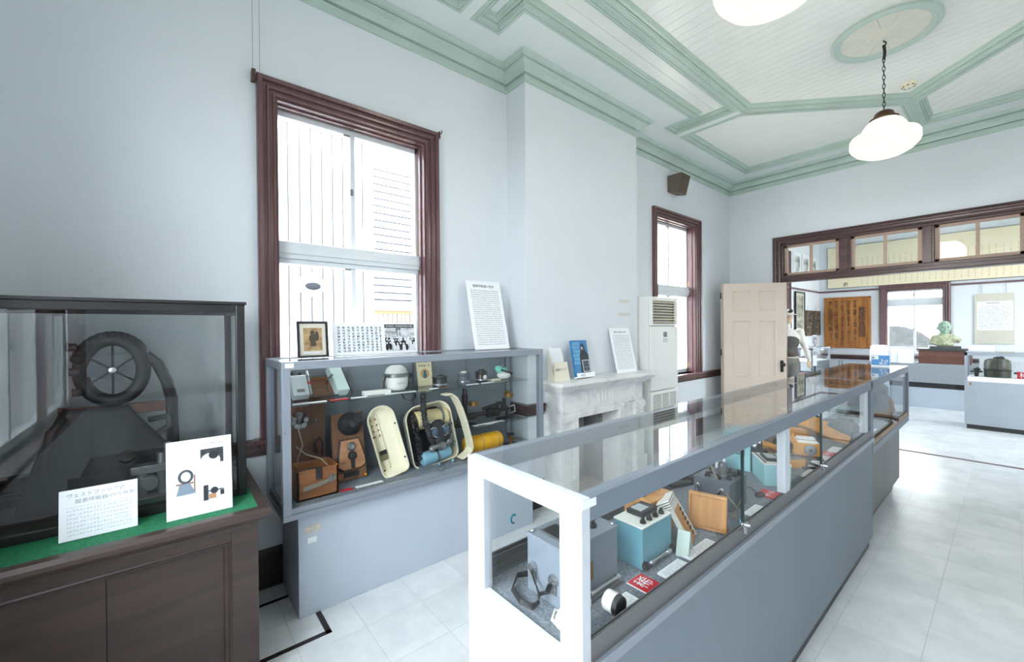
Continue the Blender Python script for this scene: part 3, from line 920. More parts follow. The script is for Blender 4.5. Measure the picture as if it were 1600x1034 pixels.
# ------------------------------------------------------------------ fireplace
fp = thing('fireplace', 'white marble fireplace surround with a moulded shelf on the chimney breast', 'fireplace', (BX, CY, 0))
FX = 0.195   # pilaster front, from the breast
c = lambda y: y - CY
sh = MB()
for o0, z0, z1 in ((0.305, 1.030, 1.062), (0.275, 1.006, 1.030), (0.245, 0.984, 1.006), (0.220, 0.966, 0.984)):
    ex = o0 - FX
    sh.box(0, c(2.49) - ex, z0, o0, c(3.68) + ex, z1)
sh.build('shelf', MARBLE, fp, bevel=0.007, segs=3)
MB().box(0, c(2.50), 0.790, FX - 0.006, c(3.67), 0.966).build('frieze', MARBLE, fp, bevel=0.003)
for i in range(5):
    if i == 2:
        MB().prism([(-0.018, 0.875), (0.0, 0.845), (0.018, 0.875), (0.018, 0.905), (0.0, 0.93), (-0.018, 0.905)], FX - 0.006, FX, lambda a, b, h: (h, a, b)).build('ornament', MARBLE, fp)
    else:
        MB().box(FX - 0.007, (i - 2) * 0.05 - 0.009, 0.84, FX + 0.001, (i - 2) * 0.05 + 0.009, 0.935).build('ornament', MARBLE, fp, bevel=0.004)
for s in (-1, 1):
    y0, y1 = (c(2.485), c(2.63)) if s < 0 else (c(3.54), c(3.685))
    pil = MB().box(0, y0, 0.24, FX, y1, 0.79).build('pilaster', MARBLE, fp, bevel=0.003)
    MB().box(0, y0 - 0.012, 0.715, FX + 0.012, y1 + 0.012, 0.775).build('pilaster_band', MARBLE, pil, bevel=0.006)
    MB().box(0, y0 - 0.02, 0, FX + 0.025, y1 + 0.02, 0.24).build('plinth', MARBLE, fp, bevel=0.006)
    for k in range(3):
        yy = (y0 + y1) / 2 + (k - 1) * 0.036
        MB().box(FX, yy - 0.009, 0.29, FX + 0.004, yy + 0.009, 0.69).build('flute', MARBLE, pil, bevel=0.002)
# inner surround
ins = MB()
ins.box(0, c(2.63), 0, FX - 0.02, c(2.70), 0.755).box(0, c(3.27), 0, FX - 0.02, c(3.54), 0.755) if False else None
ins.box(0, c(2.63), 0, FX + 0.004, c(2.70), 0.79).box(0, c(3.27), 0, FX + 0.004, c(3.36), 0.79).box(0, c(2.70), 0.735, FX + 0.004, c(3.27), 0.79).box(0, c(3.36), 0, FX - 0.03, c(3.54), 0.79)
ins.build('surround', MARBLE, fp, bevel=0.008, segs=3)
fb = MB().box(-0.24, c(2.70), 0, -0.235, c(3.27), 0.755).box(-0.235, c(2.70), 0, 0.0, c(2.705), 0.755).box(-0.235, c(3.265), 0, 0, c(3.27), 0.755).box(-0.235, c(2.705), 0.75, 0, c(3.265), 0.755)
fb.prism([(c(2.76), -0.235), (c(2.82), -0.14), (c(3.15), -0.14), (c(3.21), -0.235)], 0, 0.75, lambda a, b, h: (b, a, h))
fb.build('firebox', paint('sooty_stone', (150, 150, 150), 0.85, 0.25, 6), fp)
MB().box(-0.24, c(2.705), 0, FX + 0.3, c(3.265), 0.008).build('hearth', paint('beige_hearth', (196, 190, 182), 0.6, 0.06), fp)

# ------------------------------------------------------------------ air conditioner
ac_ = thing('air_conditioner', 'white floor-standing air conditioner in the corner beside the fireplace', 'air conditioner', (XL + 0.045, 3.90, 0))
D_, W_, H_ = 0.345, 0.555, 1.835
MB().box(0, 0, 0.03, D_ - 0.03, W_, H_).build('cabinet', ACW, ac_, bevel=0.012, segs=3)
fpn = MB().box(D_ - 0.03, 0.004, 0.83, D_, W_ - 0.004, 1.515)
fpn = fpn.build('front_panel', ACW, ac_, bevel=0.01, segs=3)
top = MB().box(D_ - 0.03, 0.004, 1.525, D_, 0.045, H_ - 0.005).box(D_ - 0.03, W_ - 0.045, 1.525, D_, W_ - 0.004, H_ - 0.005).box(D_ - 0.03, 0.045, H_ - 0.045, D_, W_ - 0.045, H_ - 0.005).box(D_ - 0.03, 0.045, 1.525, D_, W_ - 0.045, 1.545)
top = top.build('outlet_frame', ACW, ac_, bevel=0.006)
MB().box(D_ - 0.029, 0.045, 1.545, D_ - 0.026, W_ - 0.045, H_ - 0.045).build('outlet_recess', BLACK, top)
for i in range(8):
    MB().obox((D_ - 0.012, W_ / 2, 1.563 + i * 0.0305), (0.024, W_ - 0.09, 0.007), Matrix.Rotation(0.35, 3, 'Y')).build('louvre', CREAM, top)
lwp = MB().box(D_ - 0.03, 0.004, 0.06, D_ - 0.004, W_ - 0.004, 0.82).build('lower_panel', ACW, ac_, bevel=0.008)
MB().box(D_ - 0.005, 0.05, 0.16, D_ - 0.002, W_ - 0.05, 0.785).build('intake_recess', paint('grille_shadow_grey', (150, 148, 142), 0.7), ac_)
for i in range(40):
    MB().box(D_ - 0.003, 0.05, 0.165 + i * 0.0155, D_ + 0.003, W_ - 0.05, 0.172 + i * 0.0155).build('intake_slat', ACW, lwp)
for k in (1, 2):
    MB().box(D_ - 0.003, 0.05 + k * (W_ - 0.1) / 3 - 0.006, 0.16, D_ + 0.005, 0.05 + k * (W_ - 0.1) / 3 + 0.006, 0.785).build('intake_rib', ACW, lwp)
MB().box(D_ - 0.001, 0.245, 1.40, D_ + 0.003, 0.315, 1.455).build('display', paint('display_glass', (40, 52, 46), 0.2), fpn)
for i in range(2):
    for k in range(4):
        MB().box(D_ - 0.001, 0.238 + k * 0.024, 1.345 + i * 0.022, D_ + 0.003, 0.254 + k * 0.024, 1.357 + i * 0.022).build('button', paint('button_grey', (170, 172, 174), 0.5), fpn)

# small switch plates on the chimney breast
for k, z in enumerate((1.775, 1.642)):
    pl = thing('wall_plate', ('upper' if k == 0 else 'lower') + ' of two small cream strips stuck on the chimney breast', 'plate', (BX, 3.545, z), group='strips on the chimney breast')
    MB().box(0, 0, -0.016, 0.003, 0.19, 0.016).build('strip', paint('cream_strip', (214, 212, 204), 0.6, 0.03), pl)

# ------------------------------------------------------------------ flat panels
def panel(name, label, cat, loc, w, h, rz=PI / 2, tilt=-0.15, t=0.006, group=None, mat=None, title=None, tsize=0.03, tx=None, tz=None, body=None, brect=None):
    """stiff panel standing on its lower edge; local x right, z up, front towards -y"""
    r = thing(name, label, cat, loc, rz, group, tilt)
    MB().box(0, 0, 0, w, t, h).build('board', mat or WHITE, r, bevel=0.001)
    if body:
        b = brect or (0.08 * w, 0.06 * h, 0.92 * w, 0.86 * h)
        MB().add([(b[0], -0.0006, b[1]), (b[2], -0.0006, b[1]), (b[2], -0.0006, b[3]), (b[0], -0.0006, b[3])], [(0, 1, 2, 3)]).build('print', body, r)
    if title:
        text('title', title, tsize, INK, r, (w / 2 if tx is None else tx, -0.0008, h * 0.9 if tz is None else tz), align='CENTER')
    return r

def pic(parent, name, mat, x0, z0, x1, z1, y=-0.0008):
    return MB().add([(x0, y, z0), (x1, y, z0), (x1, y, z1), (x0, y, z1)], [(0, 1, 2, 3)]).build(name, mat, parent)

L_S = lines('small_print', 0.0175, 330, (244, 246, 250), (84, 88, 98), amount=0.7)
L_XS = lines('tiny_print', 0.0095, 400, (244, 246, 250), (130, 134, 146), amount=0.35)
L_FAINT = lines('faint_print', 0.014, 300, (242, 245, 250), (140, 146, 160), amount=0.4)
L_V = lines('brush_columns', 0.030, 160, (236, 240, 246), (50, 52, 62), vertical=True, fill=0.5, amount=0.9)
L_BAN = lines('banner_columns', 0.085, 55, (238, 227, 196), (170, 132, 96), vertical=True, fill=0.22, amount=0.4)
BWPHOTO = photo('group_photograph', [(24, 24, 28), (70, 72, 78), (150, 152, 156), (228, 230, 234), (240, 242, 244)], 60, stretch=(1.2, 1, 0.7), detail=5)

# ------------------------------------------------------------------ brown cabinet with glass vitrine
EX, EY, EZ = -1.98, 0.335, 0.765
cb = thing('display_cabinet', 'brown panelled wooden cabinet with a green felt top in the near corner', 'cabinet', (-2.40, -0.12, 0))
MB().box(-2.775, -0.59, 0.0, -2.055, 0.288, 0.70).build('body', BROWN, cb, world=True)
fr = MB()
fr.box(-2.055, 0.195, 0, -2.03, 0.29, 0.70).box(-2.055, -0.59, 0.0, -2.03, 0.195, 0.13).box(-2.055, -0.59, 0.655, -2.03, 0.195, 0.70)
fr.build('face_frame', BROWN, cb, bevel=0.002, world=True)
MB().sweep([(-0.56, 0.13), (0.195, 0.13), (0.195, 0.655), (-0.56, 0.655)], [(0, -2.03), (0.006, -2.026), (0.012, -2.034), (0.022, -2.036), (0.026, -2.05)], to3=lambda a, b, h: (h, a, b)).build('panel_moulding', BROWN, cb, world=True)
MB().box(-2.0545, -0.59, 0.13, -2.048, -0.1735, 0.655).build('panel_board', BROWN, cb, world=True)
MB().box(-2.0545, -0.170, 0.13, -2.048, 0.195, 0.655).build('panel_board', BROWN, cb, world=True)
MB().sweep([(EX - 0.075, -0.59), (EX - 0.075, EY - 0.075), (-2.775, EY - 0.075)], [(0.0, 0.69), (-0.03, 0.69), (-0.034, 0.705), (-0.050, 0.715), (-0.058, 0.728), (-0.075, 0.734), (-0.075, 0.750), (-0.068, 0.7655), (-0.030, 0.7655), (-0.026, 0.758), (0.0, 0.756)]).build('top_moulding', BROWN, cb, world=True)
MB().box(-2.775, -0.59, 0.70, EX - 0.05, EY - 0.05, 0.757).build('top', BROWN, cb, world=True)
MB().box(-2.77, -0.59, 0.757, EX - 0.032, EY - 0.032, 0.7645).build('felt', FELT, cb, world=True)

VX0, VX1, VY0, VY1, VZ0, VZ1 = -2.70, -2.21, -0.585, 0.273, 0.7655, 1.62
vi = thing('glass_vitrine', 'black-framed glass vitrine standing on the brown felt-topped cabinet', 'vitrine', ((VX0 + VX1) / 2, (VY0 + VY1) / 2, VZ0))
vf = MB()
b_ = 0.034
for x in (VX0, VX1 - b_):
    for y in (VY0, VY1 - b_):
        vf.box(x, y, VZ0, x + b_, y + b_, VZ1)
for z in (VZ0, VZ1 - b_):
    for x in (VX0, VX1 - b_):
        vf.box(x, VY0 + b_, z, x + b_, VY1 - b_, z + b_)
    for y in (VY0, VY1 - b_):
        vf.box(VX0 + b_, y, z, VX1 - b_, y + b_, z + b_)
vf.build('frame', BLACK, vi, bevel=0.003, world=True)
MB().box(VX0 - 0.004, VY0 - 0.004, VZ1, VX1 + 0.006, VY1 + 0.006, VZ1 + 0.012).build('top_board', BLACK, vi, world=True)
g_ = 0.004
for q in ((VX1 - 0.020, VY0 + b_, VX1 - 0.020 + g_, VY1 - b_), (VX0 + 0.016, VY0 + b_, VX0 + 0.016 + g_, VY1 - b_), (VX0 + b_, VY0 + 0.016, VX1 - b_, VY0 + 0.016 + g_), (VX0 + b_, VY1 - 0.020, VX1 - b_, VY1 - 0.020 + g_)):
    MB().box(q[0], q[1], VZ0 + b_, q[2], q[3], VZ1 - b_).build('pane', glass('vitrine_glass', (0.955, 0.965, 0.965), 1.0), vi, world=True)
MB().box(VX0 + b_, VY0 + b_, VZ0, VX1 - b_, VY1 - b_, VZ0 + 0.01).build('base_board', BROWN, vi, world=True)

# the old breathing apparatus inside
ba = thing('breathing_apparatus', 'antique breathing apparatus with black spoked ring and leather apron inside the vitrine', 'apparatus', (-2.44, -0.16, VZ0 + 0.01))
STW = wood('red_brown_stand_wood', (92, 56, 40), (122, 76, 54), 0.4, 'z', 8)
MB().box(-2.53, -0.345, VZ0 + 0.01, -2.50, -0.31, 1.19).build('stand_post', STW, ba, world=True, bevel=0.003)
MB().box(-2.53, 0.005, VZ0 + 0.01, -2.50, 0.04, 1.20).build('stand_post', STW, ba, world=True, bevel=0.003)
MB().box(-2.535, -0.345, 1.14, -2.495, 0.04, 1.185).build('stand_bar', STW, ba, world=True, bevel=0.003)
MB().box(-2.60, -0.36, VZ0 + 0.01, -2.44, 0.06, VZ0 + 0.035).build('stand_foot', STW, ba, world=True, bevel=0.003)
rc = Vector((-2.43, -0.175, 1.342))
ry, rz_ = 0.098, 0.128
ring = [rc + Vector((0.02 * math.cos(q), ry * math.cos(q), rz_ * math.sin(q))) for q in [2 * PI * i / 36 for i in range(36)]]
MB().tube(ring, 0.026, 12, closed=True).build('ring', RUBBER, ba, smooth='all', world=True)
cap = MB()
for i in range(13):
    q = PI * 0.22 + PI * 0.66 * i / 12
    cap.ball(rc + Vector((-0.01, (ry + 0.012) * math.cos(q), (rz_ + 0.012) * math.sin(q))), 0.032, 0.026, 0.026, 8, 6)
cap.build('ring_cover', RUBBER, ba, smooth='all', world=True)
for dy, dz in ((-0.135, 0.10), (-0.128, 0.0), (-0.12, -0.085)):
    p = rc + Vector((0.0, dy, dz))
    MB().cyl(p + Vector((0, 0.03, 0)), p, 0.014, 0.018, 10).build('lug', RUBBER, ba, world=True, smooth=True)
for k in range(6):
    q = PI / 6 + k * PI / 3
    MB().cyl(rc, rc + Vector((0, ry * 0.95 * math.cos(q), rz_ * 0.95 * math.sin(q))), 0.004, n=6).build('spoke', IRON, ba, world=True)
MB().lathe([(0.0, -0.012), (0.016, -0.012), (0.018, 0.0), (0.012, 0.012), (0.0, 0.014)], tuple(rc), 18, 'x').build('hub', CHROME, ba, world=True, smooth=True)
MB().prism([(-0.09, -0.02), (0.02, -0.05), (0.05, 0.07), (-0.06, 0.06)], -0.008, -0.004, lambda a, b, h: (rc.x + h, rc.y + a, rc.z + b)).build('membrane', paint('grey_membrane', (92, 98, 104), 0.5, 0.1), ba, world=True)
# apron: draped sheet
ap = MB()
NU, NV = 14, 16
vs = []
for j in range(NV + 1):
    t = j / NV
    z = 1.185 - t * (1.185 - VZ0 - 0.02)
    yl = -0.325 - 0.135 * t ** 0.8
    yr = -0.135 + 0.235 * min(1, t * 1.25) ** 1.1
    for i in range(NU + 1):
        s = i / NU
        bulge = 0.085 * math.sin(PI * s) ** 0.7 * (0.35 + 0.65 * t) + 0.012 * math.sin(9 * s + 3 * t) * t
        vs.append((-2.49 + bulge + 0.03 * t, yl + (yr - yl) * s, z))
ap.add(vs, [(j * (NU + 1) + i, j * (NU + 1) + i + 1, (j + 1) * (NU + 1) + i + 1, (j + 1) * (NU + 1) + i) for j in range(NV) for i in range(NU)])
apo = ap.build('apron', LEATHER, ba, smooth='all', world=True, recalc=False)
sm = apo.modifiers.new('thick', 'SOLIDIFY'); sm.thickness = 0.006
MB().tube([(-2.47, -0.31, 1.17), (-2.45, -0.36, 1.10), (-2.45, -0.375, 1.0), (-2.46, -0.38, 0.9), (-2.47, -0.385, 0.80)], 0.014, 10).build('hose', RUBBER, ba, smooth='all', world=True)
MB().tube([(-2.42, -0.07, 1.40), (-2.41, -0.03, 1.36), (-2.42, 0.0, 1.28), (-2.44, 0.015, 1.2), (-2.46, 0.02, 1.05), (-2.46, 0.02, 0.9)], 0.022, 10).build('hose', RUBBER, ba, smooth='all', world=True)
MB().tube([(-2.40, -0.06, 1.12), (-2.38, 0.0, 1.13), (-2.38, 0.01, 1.09), (-2.40, -0.03, 1.06)], 0.014, 10).build('hose', RUBBER, ba, smooth='all', world=True)
vb = MB()
vb.cyl((-2.37, -0.09, 0.80), (-2.37, -0.09, 0.93), 0.022).cyl((-2.37, -0.02, 0.80), (-2.37, -0.02, 0.98), 0.018).box(-2.40, -0.12, 0.90, -2.34, 0.02, 0.935)
vb.cyl((-2.37, -0.06, 0.86), (-2.33, -0.06, 0.86), 0.030).cyl((-2.37, 0.0, 0.96), (-2.34, 0.0, 1.02), 0.014).box(-2.42, -0.13, VZ0 + 0.012, -2.32, 0.03, VZ0 + 0.04)
vb.build('valve_block', STEEL, ba, world=True, smooth=True, bevel=0.003)
pm = MB().cyl((-2.36, -0.13, 0.98), (-2.345, -0.13, 0.99), 0.026, n=20)
pm.build('gauge', IRON, ba, world=True)

k1 = panel('caption_card', 'smaller white caption card leaning on the vitrine over the green felt', 'card', (-2.125, -0.296, 0.766), 0.206, 0.175, tilt=-0.10)
text('title', 'ヴェストファリア式', 0.017, paint('grey_ink', (150, 154, 162), 0.6), k1, (0.018, -0.001, 0.148))
text('title', '酸素呼吸器', 0.017, MATS['grey_ink'], k1, (0.04, -0.001, 0.126))
text('title', '(1907) 独 製', 0.014, MATS['grey_ink'], k1, (0.125, -0.001, 0.128))
pic(k1, 'print', L_FAINT, 0.02, 0.015, 0.19, 0.115)
k2 = panel('picture_card', 'taller white card with three pictures leaning on the vitrine over the green felt', 'card', (-2.085, -0.006, 0.766), 0.213, 0.30, tilt=-0.13)
text('title', 'ヴェストファリア式酸素呼吸器の構造', 0.0095, MATS['grey_ink'], k2, (0.106, -0.001, 0.272), align='CENTER')
k2p1 = pic(k2, 'photo', photo('dial_photograph', [(34, 38, 44), (60, 64, 70), (70, 74, 80)], 40), 0.108, 0.195, 0.185, 0.255)
MB().lathe([(0.0, 0), (0.034, 0), (0.034, 0.0004), (0.0, 0.0004)], (0.140, -0.0015, 0.203), 28, 'y').build('photo_detail', WHITE, k2p1)
MB().lathe([(0.0, 0), (0.017, 0), (0.017, 0.0004), (0.0, 0.0004)], (0.152, -0.0022, 0.228), 24, 'y').build('photo_detail', INK, k2p1)
p2 = pic(k2, 'photo', photo('pale_photo_ground', [(206, 208, 212), (226, 226, 228), (238, 236, 236)], 20), 0.022, 0.085, 0.098, 0.19)
MB().tube([(0.060 + 0.020 * math.cos(q), -0.0014, 0.158 + 0.023 * math.sin(q)) for q in [2 * PI * n / 20 for n in range(20)]], 0.0045, 6, closed=True).xf(Matrix.Translation((0, -0.0014, 0)) @ Matrix.Diagonal((1, 0.1, 1, 1))).build('photo_ring', paint('photo_slate', (70, 78, 88), 0.6), p2)
MB().prism([(0.040, 0.130), (0.072, 0.132), (0.092, 0.090), (0.030, 0.088)], -0.0016, -0.0012, lambda a, b, h: (a, h, b)).build('photo_apron', paint('photo_blue_grey', (126, 142, 158), 0.6), p2)
MB().box(0.030, -0.0016, 0.128, 0.085, -0.0012, 0.134).box(0.086, -0.0016, 0.095, 0.090, -0.0012, 0.160).build('photo_stand', paint('photo_brown', (140, 96, 76), 0.6), p2)
p3 = pic(k2, 'photo', MATS['pale_photo_ground'], 0.116, 0.05, 0.185, 0.118)
MB().box(0.116, -0.0016, 0.05, 0.132, -0.0012, 0.11).lathe([(0.0, 0), (0.013, 0), (0.013, 0.0004), (0.0, 0.0004)], (0.152, -0.0018, 0.085), 18, 'y').box(0.132, -0.0016, 0.083, 0.183, -0.0012, 0.087).box(0.172, -0.0016, 0.062, 0.185, -0.0012, 0.082).build('photo_valve', paint('photo_dark', (48, 52, 60), 0.6), p3)
MB().box(0.134, -0.0016, 0.054, 0.158, -0.0012, 0.073).build('photo_wood', paint('photo_tan', (190, 138, 100), 0.6), p3)
for a in ((0.012, 0.20, 0.085, 0.235), (0.12, 0.13, 0.195, 0.18), (0.02, 0.03, 0.10, 0.075)):
    pic(k2, 'print', L_XS, *[a[i] for i in (0, 1, 2, 3)])

# ------------------------------------------------------------------ wall display case A
AX0, AX1, AY0, AY1, AZ0, AZ1 = -2.752, -2.31, 0.437, 2.235, 0.545, 1.345
ca = thing('grey_display_case', 'blue-grey glass display case with breathing apparatus standing against the wall under the large window', 'display case', ((AX0 + AX1) / 2, (AY0 + AY1) / 2, 0))
MB().box(-2.752, 0.516, 0, -2.366, 2.165, 0.545).build('base', GREYP, ca, bevel=0.003, world=True)
af = MB()
p_ = 0.040
for x in (AX0, AX1 - p_):
    for y in (AY0, AY1 - p_):
        af.box(x, y, AZ0 + 0.028, x + p_, y + p_, AZ1 - 0.042)
for x in (AX0, AX1 - p_):
    af.box(x, AY0, AZ1 - 0.042, x + p_, AY1, AZ1)
    af.box(x, AY0, AZ0, x + p_, AY1, AZ0 + 0.028)
for y in (AY0, AY1 - p_):
    af.box(AX0 + p_, y, AZ1 - 0.042, AX1 - p_, y + p_, AZ1).box(AX0 + p_, y, AZ0, AX1 - p_, y + p_, AZ0 + 0.028)
af.build('frame', ALU, ca, bevel=0.002, world=True)
MB().box(AX1 - 0.032, AY0 + p_, AZ0 + 0.028, AX1 - 0.006, AY1 - p_, AZ0 + 0.058).build('door_track', ALU, ca, bevel=0.002, world=True)
MB().box(AX0 + 0.01, AY0 + 0.01, AZ0 + 0.02, AX1 - 0.035, AY1 - 0.01, 0.603).build('deck', CARPET, ca, world=True)
MB().box(AX0 + 0.015, AY0 + p_, 0.60, AX0 + 0.03, AY1 - p_, AZ1 - 0.042).build('back_panel', BACKP, ca, world=True)
MB().box(AX0 + 0.02, AY0 + 0.02, AZ1 - 0.010, AX1 - 0.012, AY1 - 0.02, AZ1 - 0.004).build('top_pane', GLASS, ca, world=True)
for y in (AY0 + 0.018, AY1 - 0.022):
    MB().box(AX0 + p_, y, AZ0 + 0.028, AX1 - p_, y + 0.004, AZ1 - 0.042).build('side_pane', GLASS, ca, world=True)
MB().box(AX1 - 0.022, AY0 + p_, AZ0 + 0.05, AX1 - 0.018, 1.345, AZ1 - 0.042).build('sliding_pane', SGLASS, ca, world=True)
MB().box(AX1 - 0.012, 1.315, AZ0 + 0.05, AX1 - 0.008, AY1 - p_, AZ1 - 0.042).build('sliding_pane', SGLASS, ca, world=True)
for x in (AX0 + 0.06,):
    for y in (0.90, 1.345, 1.80, 2.19):
        MB().box(AX0 + 0.03, y - 0.004, 0.62, AX0 + 0.036, y + 0.004, 1.29).build('shelf_standard', STEEL, ca, world=True)
MB().box(-2.72, 0.485, 1.100, -2.40, 1.335, 1.108).build('shelf', glass('shelf_glass', (0.93, 0.97, 0.965), 1.1), ca, world=True)
MB().box(-2.72, 1.340, 1.100, -2.42, 2.185, 1.108).build('shelf', MATS['shelf_glass'], ca, world=True)
MB().box(-2.72, 1.60, 0.800, -2.42, 2.17, 0.806).build('small_shelf', MATS['shelf_glass'], ca, world=True)
lk = MB().cyl((AX1 - 0.01, 1.325, 0.612), (AX1 + 0.012, 1.325, 0.612), 0.008).box(AX1 - 0.01, 1.31, 0.618, AX1 + 0.004, 1.34, 0.626)
lk.build('lock', CHROME, ca, world=True)
MB().box(-2.3665, 0.545, 0.435, -2.365, 0.625, 0.475).build('sticker', paint('old_paper_sticker', (206, 200, 188), 0.7, 0.15, 60), ca, world=True)
MB().box(-2.3665, 0.56, 0.380, -2.365, 0.605, 0.410).build('sticker', PAPER, ca, world=True)
MB().box(AX1 - 0.002, 0.452, AZ1 - 0.03, AX1 + 0.0012, 0.492, AZ1 - 0.008).build('sticker', PAPER, ca, world=True)
MB().cyl((AX1 - 0.001, 0.450, 0.99), (AX1 + 0.002, 0.450, 0.99), 0.004).build('screw', STEEL, ca, world=True)

# --- on top of case A
pf = thing('photo_frame', 'small black photo frame with a brown print standing on the wall case', 'photo frame', (-2.60, 0.576, AZ1), PI / 2, tilt=-0.12)
wf_, hf_ = 0.168, 0.212
MB().sweep([(0, 0), (wf_, 0), (wf_, hf_), (0, hf_)], [(0, 0.012), (0, -0.006), (0.010, -0.006), (0.013, 0.0), (0.013, 0.006)], closed=True, to3=lambda a, b, h: (a, h, b)).build('frame', paint('navy_black_frame', (30, 32, 44), 0.3), pf)
MB().box(0.006, 0.004, 0.006, wf_ - 0.006, 0.012, hf_ - 0.006).build('mount', paint('ivory_mount', (226, 220, 204), 0.7), pf)
pic(pf, 'print', photo('sepia_print', [(150, 120, 84), (186, 154, 112), (196, 166, 124)], 20), 0.033, 0.04, wf_ - 0.033, hf_ - 0.038, 0.003)
fg = MB().ball((0.082, 0.0025, 0.145), 0.013, 0.0006, 0.014, 12, 6).ball((0.084, 0.0025, 0.112), 0.022, 0.0006, 0.026, 12, 6).ball((0.106, 0.0025, 0.125), 0.012, 0.0006, 0.03, 12, 6).box(0.070, 0.002, 0.066, 0.100, 0.003, 0.09)
fg.build('print_figure', paint('dark_sepia', (84, 72, 58), 0.6), pf)
MB().box(0.03, 0.0015, 0.024, wf_ - 0.05, 0.003, 0.032).build('print_caption', PAPER, pf)
MB().box(0.07, 0.012, 0.0, 0.10, 0.016, 0.16).build('easel_back', BLACK, pf)

cp = panel('calligraphy_board', 'wide white board with brush writing and an old group photograph on the wall case', 'board', (-2.665, 0.79, AZ1), 0.565, 0.205, tilt=-0.14, t=0.005)
pic(cp, 'print', L_V, 0.02, 0.02, 0.31, 0.185)
gph = pic(cp, 'photo', photo('photo_ground', [(150, 152, 156), (206, 208, 212), (226, 228, 232)], 25), 0.335, 0.015, 0.550, 0.172)
dk, lt = MB(), MB()
dk.box(0.420, -0.0012, 0.110, 0.424, -0.0009, 0.172).box(0.440, -0.0012, 0.115, 0.443, -0.0009, 0.172).box(0.412, -0.0012, 0.160, 0.452, -0.0009, 0.166)
random.seed(21)
for row, (zz, sc_) in enumerate(((0.090, 0.85), (0.066, 1.0), (0.040, 1.15))):
    for k in range(11 - row):
        xx = 0.345 + k * (0.195 / (10 - row)) + random.uniform(-0.004, 0.004)
        zz2 = zz + random.uniform(-0.005, 0.005)
        m_, o_ = (lt, dk) if random.random() < 0.5 else (dk, lt)
        yy = -0.0014 - 0.0004 * row
        m_.ball((xx, yy, zz2), 0.0095 * sc_, 0.0003, 0.020 * sc_, 10, 6)
        lt.ball((xx, yy - 0.0002, zz2 + 0.024 * sc_), 0.0052 * sc_, 0.0003, 0.0062 * sc_, 8, 6)
        if random.random() < 0.6: dk.ball((xx, yy - 0.0004, zz2 + 0.029 * sc_), 0.0058 * sc_, 0.0003, 0.003 * sc_, 8, 6)
tag(dk.build('photo_dark_figures', paint('photo_black', (34, 34, 38), 0.6), gph), kind='stuff')
tag(lt.build('photo_pale_figures', paint('photo_white', (226, 228, 232), 0.6), gph), kind='stuff')
pic(cp, 'photo_banner', INK, 0.335, 0.172, 0.548, 0.196)
text('photo_caption', '炭坑救護隊ノ救命器操作練習記念撮影', 0.013, WHITE, cp, (0.442, -0.0016, 0.179), align='CENTER', sx=0.9)
MB().tube([(0.083 + 0.013 * math.cos(q), -0.0012, 0.035 + 0.013 * math.sin(q)) for q in [2 * PI * i / 16 for i in range(16)]], 0.0009, 4, closed=True).build('seal_print', paint('faint_seal', (150, 150, 170), 0.6), cp)

panel('information_sign', 'tall white history text panel leaning on the wall at the end of the wall case', 'panel', (-2.585, 1.795, AZ1), 0.335, 0.56, tilt=-0.24, title='酸素呼吸器の歴史', tsize=0.026, tx=0.165, tz=0.505, body=L_S, brect=(0.03, 0.03, 0.305, 0.49))

# --- mantel shelf things
lb = thing('leaflet_box', 'cream leaflet box holding white sheets on the marble mantel shelf', 'leaflet box', (BX + 0.115, 2.47, 1.062), PI / 2)
MB().prism([(0, 0), (0.19, 0), (0.155, 0.155), (0.0, 0.155)], 0, 0.006, lambda a, b, h: (a, h - 0.02 + 0.0, b)).build('front', paint('cream_card', (232, 226, 208), 0.7, 0.02), lb)
MB().prism([(-0.02, 0), (0.055, 0), (0.055, 0.27), (0.045, 0.27)], 0.0, 0.004, lambda a, b, h: (h, a, b)).build('side', MATS['cream_card'], lb)
MB().prism([(-0.015, 0), (0.05, 0), (0.05, 0.26), (0.035, 0.27)], 0.150, 0.154, lambda a, b, h: (h, a, b)).build('side', MATS['cream_card'], lb)
MB().prism([(0.004, 0.0), (0.175, 0.0), (0.150, 0.15), (0.115, 0.275), (0.004, 0.275)], 0.015, 0.045, lambda a, b, h: (a, h, b)).build('sheet_stack', PAPER, lb)
pic(lb, 'print', L_XS, 0.02, 0.17, 0.12, 0.255, 0.0143)
text('lettering', '解説シート', 0.026, INK, lb, (0.015, -0.0216, 0.085))
bk = thing('book_stand', 'blue and black picture book on a white stand on the marble mantel shelf', 'book', (BX + 0.145, 2.735, 1.0665), PI / 2, tilt=-0.2)
MB().box(0, 0, 0.0, 0.205, 0.022, 0.335).build('book', paint('blue_cover', (52, 126, 178), 0.35, 0.25, 12), bk, bevel=0.001)
cv = MB()
for i in range(6):
    for k in range(3):
        cv.box(0.006 + k * 0.03 + (i % 2) * 0.008, -0.0008, 0.12 + i * 0.034, 0.030 + k * 0.03 + (i % 2) * 0.008, -0.0002, 0.148 + i * 0.034)
cv.build('cover_bricks', paint('light_blue_print', (104, 168, 208), 0.4, 0.1), bk)
fgm = MB().prism([(0.075, 0.03), (0.195, 0.03), (0.200, 0.20), (0.165, 0.25), (0.15, 0.30), (0.118, 0.30), (0.105, 0.24), (0.085, 0.20)], -0.0012, -0.0003, lambda a, b, h: (a, h, b))
fgm.build('cover_figure', paint('dark_cover_print', (34, 36, 46), 0.4, 0.2, 30), bk)
MB().ball((0.128, -0.0015, 0.262), 0.012, 0.0006, 0.016, 12, 6).build('cover_face', paint('cover_skin', (190, 180, 170), 0.5), bk)
MB().box(0.105, -0.002, 0.05, 0.195, -0.0012, 0.155).build('cover_frame', PAPER, bk)
pic(bk, 'cover_picture', photo('dark_cover_picture', [(24, 30, 36), (50, 62, 70), (110, 130, 140)], 60), 0.110, 0.055, 0.190, 0.150, -0.0024)
